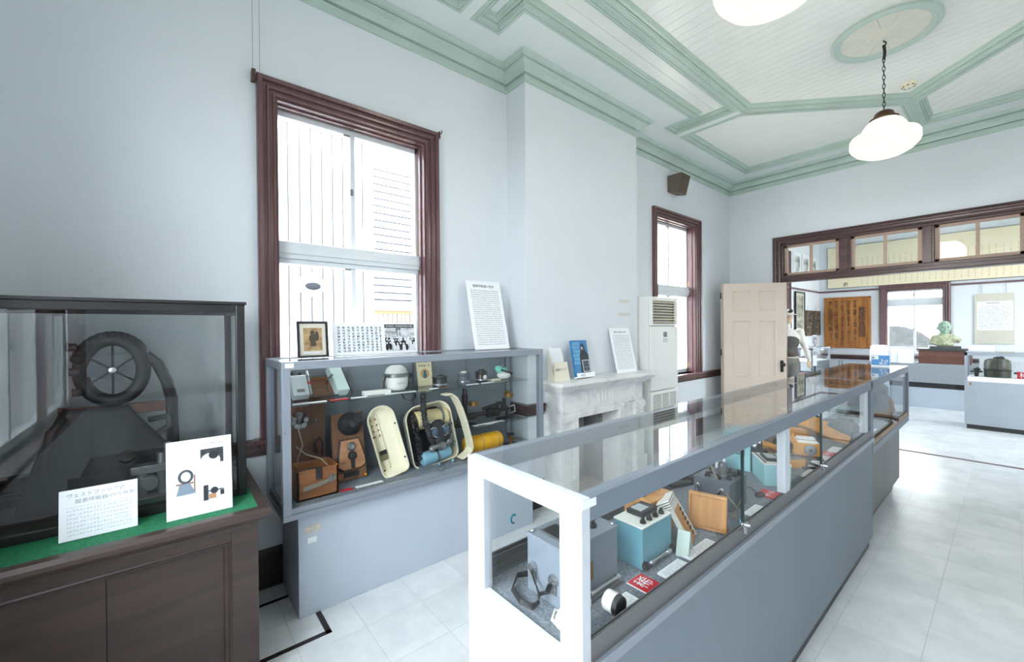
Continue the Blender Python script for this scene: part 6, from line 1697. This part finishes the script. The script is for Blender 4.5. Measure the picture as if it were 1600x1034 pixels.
MB().lathe([(0.0, 0.0), (0.055, 0.0), (0.058, 0.01), (0.058, 0.14), (0.05, 0.155), (0.05, 0.17), (0.0, 0.17)], n=24).build('jar', glass('jar_glass', (0.78, 0.84, 0.82), 1.4), jr, smooth=True)
MB().lathe([(0.0, 0.006), (0.05, 0.006), (0.05, 0.05), (0.0, 0.05)], n=20).build('sample', paint('grey_sample', (110, 116, 114), 0.8, 0.3, 60), jr, smooth=True)
cr = thing('core_sample', 'dark flat ore slab lying at the near end of the end case', 'rock', (-0.84, 3.95, 0.7005), 0.3)
MB().prism([(-0.11, -0.10), (0.05, -0.13), (0.12, -0.02), (0.09, 0.11), (-0.06, 0.13), (-0.13, 0.03)], 0, 0.07).build('slab', photo('dark_ore', [(52, 52, 50), (78, 76, 70), (104, 100, 90)], 14, 0.8), cr, bevel=0.015)
for i, (x, y, w, d, lab) in enumerate(((-0.66, 4.05, 0.16, 0.08, 'white label card at the near end of the end case'), (-0.655, 4.80, 0.16, 0.06, 'white label card before the rock slab in the end case'), (-0.72, 4.20, 0.12, 0.10, 'cream note sheet beside the glass jar in the end case'))):
    card('label_card', lab, (x, y, 0.7005), w, d, 0.005, prt=L_FLAT, group='labels in the end case')

# acrylic stand "20" on the end case
s20 = thing('number_sign', 'small blue number sign reading 20 standing on the end case top', 'sign', (-0.822, 4.985, KZ + 0.0055), 0.03)
MB().box(0, 0, 0.0, 0.130, 0.003, 0.104).box(0, -0.002, 0, 0.130, 0.05, 0.003).build('holder', WHITE, s20)
MB().box(0.002, -0.0012, 0.012, 0.128, 0.0, 0.102).build('face', paint('sign_blue', (66, 142, 200), 0.4, 0.04), s20)
text('number', '20', 0.052, WHITE, s20, (0.054, -0.002, 0.030), shear=0.3, sx=1.15)
MB().box(0.055, -0.0022, 0.021, 0.115, -0.0012, 0.0245).build('underline', WHITE, s20)
MB().box(0.006, -0.002, 0.066, 0.052, -0.0012, 0.098).build('logo_box', WHITE, s20)
MB().ball((0.016, -0.0025, 0.080), 0.007, 0.0006, 0.008, 10, 6).build('logo_mark', INK, s20)
text('logo_text', 'ES', 0.014, paint('logo_blue', (90, 110, 150), 0.6), s20, (0.025, -0.0024, 0.075))

# ------------------------------------------------------------------ far room
AGED = wood('aged_orange_board', (150, 92, 34), (184, 122, 56), 0.5, 'z', 4)
bd = thing('motto_board', 'orange-brown wooden board with columns of black brush writing on the far wall', 'board', (-2.70, YF - 0.001, 1.02), 0)
MB().box(0, -0.03, 0, 0.81, 0, 1.115).build('board', AGED, bd, bevel=0.004)
fbm = MB().box(0, -0.045, 0, 0.03, -0.03, 1.115).box(0.765, -0.045, 0, 0.81, -0.03, 1.115).box(0, -0.045, 1.085, 0.81, -0.03, 1.115).box(0, -0.045, 0, 0.81, -0.03, 0.03)
fbm.build('edging', AGED, bd, bevel=0.003)
colsx = (0.665, 0.545, 0.435, 0.325, 0.22, 0.115)
strs = ('救護隊員綱領', '沈着ニ機敏ニシテ犠牲ノ精神ニ富ムベシ', '業務ニ精通シ規律ヲ重ンジ命令ヲ守ルベシ', '一致協力シテ責任ヲ全ウシ功名ヲ競フ勿レ', '日常ノ訓練ニ励ミ器具ヲ整備スベシ', '常ニ保健衛生ヲ重ンズベシ')
for k, (x, s) in enumerate(zip(colsx, strs)):
    if k == 0:
        text('brush_text', s, 0.125, INK, bd, (x, -0.0465, 0.79), align='CENTER', vertical=True)
    else:
        MB().prism([(x - 0.03, 1.025), (x + 0.03, 1.03), (x + 0.03, 1.015), (x - 0.03, 1.008)], -0.032, -0.0305, lambda a, b, h: (a, h, b)).build('bullet', INK, bd)
        n = len(s)
        sz = 0.97 / n / 0.86
        text('brush_text', s, sz, INK, bd, (x, -0.032, 0.945), align='CENTER', vertical=True)

bn = thing('writing_banner', 'long cream banner with faint columns of writing high on the far wall', 'banner', (-2.632, YF - 0.035, 2.345), 0)
MB().box(0, 0, 0, 3.9, 0.032, 0.90).build('board', paint('cream_banner', (238, 227, 196), 0.6, 0.03, 2), bn)
pic(bn, 'print', L_BAN, 0.14, 0.22, 3.8, 0.62, -0.001)
pic(bn, 'print', L_BAN, 0.55, 0.03, 3.8, 0.20, -0.001)
text('lettering', '表', 0.10, INK, bn, (0.27, -0.002, 0.03))
MB().box(-0.006, -0.004, -0.006, 3.9, 0.03, 0.0).box(-0.006, -0.004, 0.90, 3.9, 0.03, 0.906).box(-0.008, -0.004, -0.006, 0.0, 0.03, 0.906).build('edging', BLACK, bn)

scr = thing('hanging_scroll', 'beige hanging scroll with a white text sheet beside the far window', 'scroll', (-0.425, YF - 0.02, 1.155), 0)
MB().box(0, 0, 0, 0.475, 0.012, 0.915).build('cloth', paint('beige_scroll_cloth', (208, 204, 190), 0.85, 0.05, 30), scr)
MB().box(0.03, -0.003, 0.25, 0.455, 0.0, 0.77).build('sheet', PAPER, scr)
pic(scr, 'print', lines('scroll_print', 0.035, 60, (240, 242, 246), (130, 134, 146), fill=0.6, amount=0.6), 0.05, 0.27, 0.43, 0.71, -0.0036)
MB().box(0.15, -0.0036, 0.735, 0.30, -0.003, 0.745).build('heading', INK, scr)
for xx in (0.09, 0.38):
    MB().cyl((xx, 0.005, 0.915), (xx, 0.005, 1.11), 0.003, n=6).build('cord', STEEL, scr)

# framed pictures on the left wall of the far room
def frame_pic(name, label, loc, w, h, rz, mat, fm=BLACK, tilt=0.0, mw=0.0):
    t = thing(name, label, 'picture', loc, rz, 'framed pictures in the far room', tilt)
    MB().sweep([(0, 0), (w, 0), (w, h), (0, h)], [(0, 0.015), (0, -0.015), (0.03, -0.012), (0.03, 0.0)], closed=True, to3=lambda a, b, hh: (a, hh, b)).build('frame', fm, t)
    MB().box(0.012, 0.0, 0.012, w - 0.012, 0.014, h - 0.012).build('mount', paint('grey_mount', (196, 192, 178), 0.7), t)
    pic(t, 'print', mat, 0.03 + mw, 0.03 + mw, w - 0.03 - mw, h - 0.03 - mw, -0.001)
    MB().cyl((w / 2 - 0.1, 0.005, h), (w / 2 - 0.1, 0.005, h + 0.08), 0.003, n=6).build('cord', STEEL, t)
    return t
PH = photo('dark_old_photograph', [(30, 28, 28), (66, 62, 60), (150, 146, 138)], 14)
frame_pic('framed_picture', 'tall narrow black-framed picture hanging behind the uniformed mannequin', (XL + 0.03, 9.74, 1.33), 0.58, 0.885, PI / 2, photo('grey_green_picture', [(92, 96, 84), (150, 150, 134), (190, 188, 170)], 8), mw=0.06)
frame_pic('framed_picture', 'black-framed dark photograph next to the tall narrow picture', (XL + 0.03, 10.42, 1.30), 0.46, 0.545, PI / 2, PH, paint('dark_gilt', (96, 84, 60), 0.4))
frame_pic('framed_picture', 'black-framed dark photograph beside the corner by the orange-brown board', (XL + 0.03, 11.00, 1.30), 0.42, 0.545, PI / 2, PH, MATS['dark_gilt'])
PHL = photo('pale_mountain_photo', [(110, 110, 104), (200, 200, 196), (236, 238, 238)], 5)
for i in range(4):
    t = thing('upper_photo', ['first', 'second', 'third', 'fourth'][i] + ' pale photograph from the doorway in the row above the far room rail', 'picture', (XL + 0.02, 9.15 + i * 0.55, 2.52), PI / 2, 'photographs above the rail')
    MB().box(0, 0, 0, 0.42, 0.015, 0.50).build('mount', PAPER, t)
    pic(t, 'print', PHL, 0.05, 0.05, 0.37, 0.42, -0.001)
for i in range(2):
    card('caption_slip', ('upper' if i else 'lower') + ' white caption slip under the dark framed photographs', (XL + 0.004, 10.25, 1.02 + 0.12 * i), 0.30, 0.004, 0.09, prt=None, group='caption slips on the far room wall')

# mannequin in work clothes
def blob(name, mat, parent, parts, voxel=0.012, smooth=8):
    mb = MB()
    for p in parts:
        if p[0] == 'b': mb.ball(*p[1:])
        else: mb.cyl(*p[1:])
    o = mb.build(name, mat, parent, smooth='all')
    r = o.modifiers.new('remesh', 'REMESH'); r.mode = 'VOXEL'; r.voxel_size = voxel; r.use_smooth_shade = True
    s = o.modifiers.new('smooth', 'SMOOTH'); s.factor = 0.5; s.iterations = smooth
    return o
mn = thing('mannequin', 'mannequin in a white shirt, dark vest and cap standing behind the open door', 'mannequin', (-2.46, 8.22, 0.0), PI / 2 - 0.9)
SHIRT = paint('off_white_shirt', (222, 218, 208), 0.85, 0.05, 8, 0.3, 40)
blob('body', SHIRT, mn, [('b', (0, 0, 1.30), 0.19, 0.12, 0.17), ('b', (0, 0, 1.10), 0.155, 0.105, 0.16), ('b', (0, 0, 0.95), 0.165, 0.115, 0.13),
     ('c', (-0.19, 0, 1.40), (-0.27, 0.0, 1.13), 0.062, 0.05), ('c', (-0.27, 0, 1.13), (-0.25, -0.14, 0.93), 0.05, 0.036), ('c', (0.19, 0, 1.40), (0.27, 0.0, 1.13), 0.062, 0.05), ('c', (0.27, 0, 1.13), (0.27, -0.14, 0.95), 0.05, 0.036),
     ('b', (-0.19, 0, 1.40), 0.075), ('b', (0.19, 0, 1.40), 0.075), ('b', (-0.27, 0, 1.13), 0.052), ('b', (0.27, 0, 1.13), 0.052), ('c', (0, 0, 1.42), (0, -0.01, 1.56), 0.052, 0.048),
     ('c', (-0.085, 0, 0.93), (-0.095, 0, 0.48), 0.09, 0.066), ('c', (-0.095, 0, 0.48), (-0.10, 0.01, 0.06), 0.066, 0.05), ('c', (0.085, 0, 0.93), (0.095, 0, 0.48), 0.09, 0.066), ('c', (0.095, 0, 0.48), (0.10, 0.01, 0.06), 0.066, 0.05),
     ('b', (-0.10, -0.05, 0.045), 0.05, 0.12, 0.045), ('b', (0.10, -0.05, 0.045), 0.05, 0.12, 0.045)], 0.014)
blob('vest', paint('dark_canvas_vest', (84, 80, 74), 0.85, 0.15, 12), mn, [('b', (0, -0.004, 1.25), 0.185, 0.128, 0.19), ('b', (0, -0.004, 1.06), 0.168, 0.122, 0.16)], 0.014)
blob('trousers', paint('grey_work_trousers', (128, 124, 116), 0.85, 0.08, 10), mn, [('b', (0, 0, 0.93), 0.172, 0.124, 0.10), ('c', (-0.085, 0, 0.95), (-0.095, 0, 0.48), 0.10, 0.078), ('c', (-0.095, 0, 0.48), (-0.10, 0.01, 0.10), 0.078, 0.07), ('c', (0.085, 0, 0.95), (0.095, 0, 0.48), 0.10, 0.078), ('c', (0.095, 0, 0.48), (0.10, 0.01, 0.10), 0.078, 0.07)], 0.014)
blob('head', paint('mannequin_skin', (206, 178, 150), 0.6, 0.03), mn, [('b', (0, -0.01, 1.66), 0.075, 0.095, 0.115), ('b', (0, -0.105, 1.645), 0.013, 0.018, 0.022), ('b', (-0.076, 0, 1.65), 0.012, 0.022, 0.03), ('b', (0.076, 0, 1.65), 0.012, 0.022, 0.03), ('b', (0, -0.07, 1.58), 0.045, 0.04, 0.03)], 0.008, 3)
for s in (-1, 1):
    MB().ball((s * 0.03, -0.098, 1.665), 0.011, 0.006, 0.007, 10, 6).build('eye', BLACK, mn, smooth='all')
MB().lathe([(0.0, 1.80), (0.05, 1.79), (0.085, 1.765), (0.098, 1.73), (0.100, 1.705), (0.0, 1.70)], (0, 0.0, 0), 26).box(-0.075, -0.17, 1.70, 0.075, -0.06, 1.712).build('cap', paint('white_cap', (220, 216, 206), 0.8), mn, smooth=True, bevel=0.004)
MB().cyl((0, -0.10, 1.765), (0, -0.145, 1.765), 0.032, n=18).build('cap_lamp', BLACK, mn, smooth=True)
MB().lathe([(0.188, 1.0), (0.195, 1.0), (0.195, 1.045), (0.188, 1.045)], (0, 0, 0), 24).xf(Matrix.Diagonal((0.9, 0.68, 1, 1))).build('belt', paint('brown_belt', (70, 48, 36), 0.5), mn)
for s in (-1, 1):
    hand = [('b', (s * 0.255, -0.165, 0.905), 0.032, 0.022, 0.045)]
    for f in range(4):
        hand.append(('c', (s * 0.255 + (f - 1.5) * 0.014, -0.175, 0.88), (s * 0.255 + (f - 1.5) * 0.016, -0.185 - 0.004 * f, 0.81 + 0.006 * abs(f - 1.5)), 0.0085, 0.007))
    hand.append(('c', (s * 0.232, -0.18, 0.91), (s * 0.215, -0.20, 0.865), 0.010, 0.008))
    blob('hand', MATS['mannequin_skin'], mn, hand, 0.006, 2)
wsg = thing('upright_label', 'narrow upright white label post standing before the mannequin', 'label post', (-2.05, 8.05, 0.0), 0.5)
MB().box(0, 0, 0.86, 0.055, 0.01, 1.36).build('board', WHITE, wsg, bevel=0.002)
MB().cyl((0.027, 0.005, 0), (0.027, 0.005, 0.86), 0.010).build('post', BLACK, wsg)
MB().lathe([(0.0, 0.0), (0.09, 0.0), (0.09, 0.012), (0.0, 0.018)], (0.027, 0.005, 0), 20).build('foot', BLACK, wsg, smooth=True)
text('lettering', '炭鉱夫の姿', 0.07, INK, wsg, (0.027, -0.001, 1.28), align='CENTER', vertical=True)

# glass case by the left wall
cg = thing('low_glass_case', 'pale glass case with a white shelf against the left wall of the far room', 'display case', (-2.42, 9.05, 0))
X0, X1, Y0, Y1 = -2.68, -2.175, 8.55, 9.62
MB().box(X0 + 0.03, Y0 + 0.03, 0, X1 - 0.03, Y1 - 0.03, 0.60).build('base', GREYP, cg, world=True)
f = MB()
for x in (X0, X1 - 0.03):
    for y in (Y0, Y1 - 0.03):
        f.box(x, y, 0.60, x + 0.03, y + 0.03, 1.12)
    f.box(x, Y0, 1.09, x + 0.03, Y1, 1.12).box(x, Y0, 0.60, x + 0.03, Y1, 0.63)
for y in (Y0, Y1 - 0.03):
    f.box(X0, y, 1.09, X1, y + 0.03, 1.12).box(X0, y, 0.60, X1, y + 0.03, 0.63)
f.build('frame', ALU, cg, world=True, bevel=0.002)
MB().box(X0 + 0.02, Y0 + 0.02, 0.875, X1 - 0.03, Y1 - 0.02, 0.885).build('shelf', WHITE, cg, world=True)
MB().box(X0 + 0.01, Y0 + 0.01, 1.121, X1 - 0.01, Y1 - 0.01, 1.126).build('top_pane', GLASS, cg, world=True)
MB().box(X1 - 0.016, Y0 + 0.03, 0.63, X1 - 0.012, Y1 - 0.03, 1.09).build('front_pane', GLASS, cg, world=True)
for y in (Y0 + 0.012, Y1 - 0.016):
    MB().box(X0 + 0.03, y, 0.63, X1 - 0.03, y + 0.004, 1.09).build('side_pane', GLASS, cg, world=True)
card('open_booklet', 'open pale booklet lying on the shelf of the pale glass case', (-2.25, 9.0, 0.886), 0.4, 0.25, 0.01, prt=L_FLAT)
card('red_booklet', 'booklet with a red cover lying low in the pale glass case', (-2.25, 8.72, 0.6305), 0.3, 0.22, 0.012, mat=paint('faded_red_cover', (196, 120, 104), 0.6))

# counter under the far window with plinth, bust and papers
ct = thing('window_counter', 'grey carpet-faced counter under the far window', 'counter', (-0.9, 10.95, 0))
CF = paint('grey_needle_carpet', (150, 157, 162), 0.95, 0.2, 60, 0.5, 120)
MB().box(-1.78, 10.66, 0.0, 0.6, 11.42, 0.36).build('lower_panel', GREYP, ct, world=True)
MB().box(-1.74, 10.70, 0.36, 0.6, 11.42, 0.46).build('shadow_gap', BLACK, ct, world=True)
MB().box(-1.80, 10.60, 0.46, 0.62, 11.45, 0.80).build('upper_panel', CF, ct, world=True, bevel=0.004)
pl = thing('wooden_plinth', 'dark red-brown wooden plinth with a slate top on the window counter', 'plinth', (-0.76, 10.95, 0.80))
MB().box(-0.335, -0.20, 0, 0.325, 0.20, 0.245).build('body', wood('red_brown_plinth', (86, 50, 40), (112, 68, 54), 0.4, 'x', 5), pl, bevel=0.004)
MB().box(-0.365, -0.23, 0.245, 0.345, 0.22, 0.275).build('top', paint('slate_top', (66, 68, 72), 0.4), pl, bevel=0.004)
bs = thing('bronze_bust', 'green bronze bust of a smiling bald man on the wooden plinth', 'bust', (-0.775, 10.93, 1.0755), 0.25)
BRZ = paint('green_patina_bronze', (150, 176, 156), 0.5, 0.16, 14, 0.2, 40)
MB().box(-0.20, -0.09, 0, 0.20, 0.09, 0.045).build('base', paint('black_stone', (70, 74, 74), 0.4), bs, bevel=0.003)
hx = [('b', (0.0, -0.005, 0.375), 0.072, 0.085, 0.088), ('b', (0.0, -0.03, 0.335), 0.066, 0.066, 0.058), ('b', (0, -0.01, 0.40), 0.073, 0.082, 0.075),
      ('b', (0, -0.098, 0.350), 0.013, 0.016, 0.018), ('b', (0, -0.088, 0.37), 0.008, 0.012, 0.022), ('b', (-0.036, -0.078, 0.342), 0.022, 0.018, 0.018), ('b', (0.036, -0.078, 0.342), 0.022, 0.018, 0.018),
      ('b', (-0.076, 0.005, 0.358), 0.010, 0.02, 0.028), ('b', (0.076, 0.005, 0.358), 0.010, 0.02, 0.028), ('b', (0, -0.078, 0.298), 0.026, 0.020, 0.016),
      ('b', (-0.030, -0.083, 0.388), 0.022, 0.010, 0.007), ('b', (0.030, -0.083, 0.388), 0.022, 0.010, 0.007), ('b', (0, -0.094, 0.322), 0.026, 0.008, 0.005), ('b', (0, -0.090, 0.312), 0.022, 0.010, 0.006),
      ('c', (0, 0.0, 0.22), (0, 0.0, 0.31), 0.055, 0.05)]
hb = blob('head', BRZ, bs, hx, 0.0055, 2)
HM = Matrix.Translation((0, 0, 0.30)) @ Matrix.Scale(1.18, 4) @ Matrix.Translation((0, 0, -0.30))
hb.data.transform(HM)
for s in (-1, 1):
    MB().ball((s * 0.028, -0.083, 0.372), 0.011, 0.006, 0.006, 10, 6).xf(HM).build('eye', paint('dark_patina', (74, 92, 82), 0.6), bs, smooth='all')
    MB().tube([(s * 0.0, -0.100, 0.317), (s * 0.016, -0.098, 0.319), (s * 0.028, -0.090, 0.325)], 0.0025, 6).xf(HM).build('mouth_line', MATS['dark_patina'], bs, smooth='all')
ch = [('b', (0, 0.0, 0.16), 0.14, 0.085, 0.13), ('b', (-0.11, 0.0, 0.17), 0.07, 0.07, 0.08), ('b', (0.11, 0.0, 0.175), 0.07, 0.07, 0.075), ('c', (0.11, 0, 0.19), (0.205, -0.01, 0.135), 0.06, 0.045), ('c', (-0.11, 0, 0.19), (-0.16, -0.01, 0.08), 0.06, 0.05),
      ('b', (0, -0.01, 0.08), 0.13, 0.08, 0.05), ('c', (-0.09, -0.055, 0.24), (0.05, -0.085, 0.06), 0.022, 0.02), ('c', (0.09, -0.055, 0.24), (-0.03, -0.085, 0.08), 0.022, 0.02)]
blob('robe', paint('olive_patina_bronze', (168, 172, 140), 0.55, 0.18, 16, 0.2, 40), bs, ch, 0.008, 3)
# white text stands on the counter
def easel(name, label, x, y, w, h, z=0.80):
    t = panel(name, label, 'panel', (x, y, z), w, h, rz=0.0, tilt=-0.25, body=lines('pale_columns', 0.03, 70, (240, 242, 246), (196, 200, 208), vertical=True, amount=0.6), brect=(0.05 * w, 0.06 * h, 0.95 * w, 0.8 * h), t=0.008)
    return t
easel('text_stand', 'wide white text stand on the window counter below the orange-brown board', -1.72, 10.68, 0.57, 0.26)
easel('text_stand', 'taller white text stand just under the far window beside the bust', -1.70, 11.10, 0.50, 0.30)
easel('text_stand', 'narrow white text stand between the blue sign and the plinth', -1.36, 10.64, 0.20, 0.25)
wd = thing('white_folder', 'round-cornered white folder standing at the end of the window counter', 'folder', (-1.775, 10.62, 0.80), 0.0, tilt=-0.25)
MB().prism(rrect(0, 0, 0.26, 0.34, 0.005, 0.04), 0, 0.01, lambda a, b, h: (a, h, b)).build('board', WHITE, wd)
gcs = thing('desk_glass_box', 'low grey glass box in front of the window counter', 'glass box', (-2.02, 10.45, 0.0))
MB().box(-0.18, -0.14, 0, 0.55, 0.12, 0.62).build('base', GREYP, gcs, bevel=0.003)
f = MB()
for x in (-0.18, 0.53):
    for y in (-0.14, 0.10):
        f.box(x, y, 0.62, x + 0.02, y + 0.02, 0.82)
f.box(-0.18, -0.14, 0.80, 0.55, -0.12, 0.82).box(-0.18, 0.10, 0.80, 0.55, 0.12, 0.82).box(-0.18, -0.14, 0.80, -0.16, 0.12, 0.82).box(0.53, -0.14, 0.80, 0.55, 0.12, 0.82)
f.build('frame', ALU, gcs)
MB().box(-0.16, -0.134, 0.62, 0.53, -0.130, 0.80).build('pane', GLASS, gcs)

# grey counter case F
cf = thing('grey_counter_case', 'light grey counter case holding a dark tank in front of the window counter', 'display case', (0.3, 9.2, 0))
X0, X1, Y0, Y1 = -0.43, 1.10, 8.928, 9.45
MB().box(X0 + 0.02, Y0 + 0.02, 0, X1 - 0.02, Y1, 0.065).build('kick', BLACK, cf, world=True)
MB().box(X0, Y0, 0.065, X1, Y1, 0.70).build('body', paint('light_grey_case', (164, 172, 180), 0.5, 0.05, 3), cf, world=True, bevel=0.002)
MB().box(X0 + 0.03, Y0 - 0.004, 0.69, X1, Y0 + 0.02, 0.755).box(X0 + 0.03, Y0, 0.70, X1 - 0.03, Y1 - 0.03, 0.745).build('deck', WHITE, cf, world=True)
f = MB()
for x in (X0, X1 - 0.032):
    for y in (Y0, Y1 - 0.03):
        f.box(x, y, 0.70, x + 0.032, y + 0.03, 1.08)
for y in (Y0, Y1 - 0.03):
    f.box(X0, y, 1.06, X1, y + 0.03, 1.105)
for x in (X0, X1 - 0.03):
    f.box(x, Y0, 1.06, x + 0.03, Y1, 1.105)
f.build('frame', ALU, cf, world=True, bevel=0.002)
MB().box(X0 + 0.01, Y0 + 0.01, 1.105, X1 - 0.01, Y1 - 0.01, 1.110).build('top_pane', GLASS, cf, world=True)
MB().box(X0 + 0.032, Y0 + 0.012, 0.755, X1 - 0.032, Y0 + 0.016, 1.06).build('front_pane', GLASS, cf, world=True)
MB().box(X0 + 0.012, Y0 + 0.03, 0.755, X0 + 0.016, Y1 - 0.03, 1.06).build('side_pane', GLASS, cf, world=True)
MB().box(X0 + 0.032, Y1 - 0.016, 0.755, X1 - 0.032, Y1 - 0.012, 1.06).build('back_pane', GLASS, cf, world=True)
MB().box(X0 + 0.05, Y0 - 0.002, 0.63, X0 + 0.07, Y0, 0.67).build('sticker', BRASS, cf, world=True)
tk = thing('dark_tank', 'dark olive riveted tank with a top valve inside the light grey case', 'tank', (-0.12, 9.16, 0.746))
MB().lathe([(0.0, 0.0), (0.125, 0.0), (0.13, 0.02), (0.13, 0.20), (0.12, 0.245), (0.09, 0.265), (0.0, 0.27)], n=30).build('body', paint('olive_black_metal', (84, 84, 72), 0.4, 0.2, 12, metal=0.3), tk, smooth=True)
MB().strap([(0.0, -0.133, 0.0), (0.0, -0.133, 0.2), (0.0, -0.12, 0.25), (0.0, -0.06, 0.275)], 0.02, 0.004, (1, 0, 0)).build('strap', BLACK, tk)
MB().cyl((0.0, -0.02, 0.265), (0.0, -0.02, 0.30), 0.014).cyl((0.05, -0.02, 0.28), (-0.04, -0.02, 0.28), 0.012).cyl((0.03, 0, 0.275), (0.06, 0, 0.295), 0.03).build('valve', BLACK, tk, smooth=True)
MB().lathe([(0.131, 0.10), (0.134, 0.102), (0.134, 0.112), (0.131, 0.114)], n=30).build('hoop', IRON, tk)
for s, lab in ((-0.20, 'black iron bracket with a coiled cap beside the dark tank'), (0.21, 'black iron bracket on the sign side of the dark tank')):
    q = thing('iron_bracket', lab, 'bracket', (-0.12 + s, 9.14, 0.746))
    MB().box(-0.06, -0.02, 0.06, 0.06, 0.02, 0.085).box(-0.02, -0.02, 0, 0.02, 0.02, 0.06).build('bracket', BLACK, q, bevel=0.004)
    if s < 0: MB().cyl((-0.02, 0, 0.085), (0.03, 0, 0.12), 0.028, n=16).build('cap', BLACK, q, smooth=True)
rd = thing('red_notice', 'red notice with white brush characters inside the light grey case', 'notice', (0.06, 9.10, 0.748), 0.0, tilt=-0.2)
MB().box(0, 0, 0, 0.30, 0.008, 0.095).build('board', RED, rd)
text('lettering', '稀少品', 0.085, WHITE, rd, (0.02, -0.0012, 0.015))
nt_ = panel('notice_card', 'white notice card standing on the light grey case before the scroll', 'card', (-0.41, 9.40, 1.1105), 0.26, 0.085, rz=0.0, tilt=-0.2, body=L_FAINT)
bw = panel('back_sheet', 'large pale printed sheet lining the back of the light grey case', 'sheet', (-0.30, 9.395, 0.746), 1.2, 0.26, rz=0.0, tilt=0.0, body=lines('sheet_rows', 0.022, 90, (236, 240, 244), (176, 184, 194), amount=0.6), t=0.004)

# garden behind the near windows (seen only as a reflection in the vitrine glass)
BUSH = photo('dry_garden_leaves', [(44, 52, 34), (84, 86, 56), (128, 112, 84), (70, 78, 48)], 9, 0.9, detail=8)
random.seed(11)
for i, (x, y, r) in enumerate(((-2.2, -4.6, 0.9), (0.2, -5.4, 1.1), (2.5, -4.4, 0.8))):
    g = thing('garden_shrub', ('rounded shrub by the corner', 'largest rounded shrub', 'smaller rounded shrub')[i] + ' in the garden mirrored in the vitrine glass', 'shrub', (x, y, -0.35))
    b = MB().ball((0, 0, r * 0.95), r, r, r, 40, 24)
    b.v = [tuple(Vector(p) + Vector((random.uniform(-1, 1), random.uniform(-1, 1), random.uniform(-1, 1))) * 0.07) for p in b.v]
    b.build('foliage', BUSH, g)
    MB().cyl((0, 0, 0), (0, 0, r * 0.6), 0.07, 0.05).build('trunk', BOXWOOD, g)
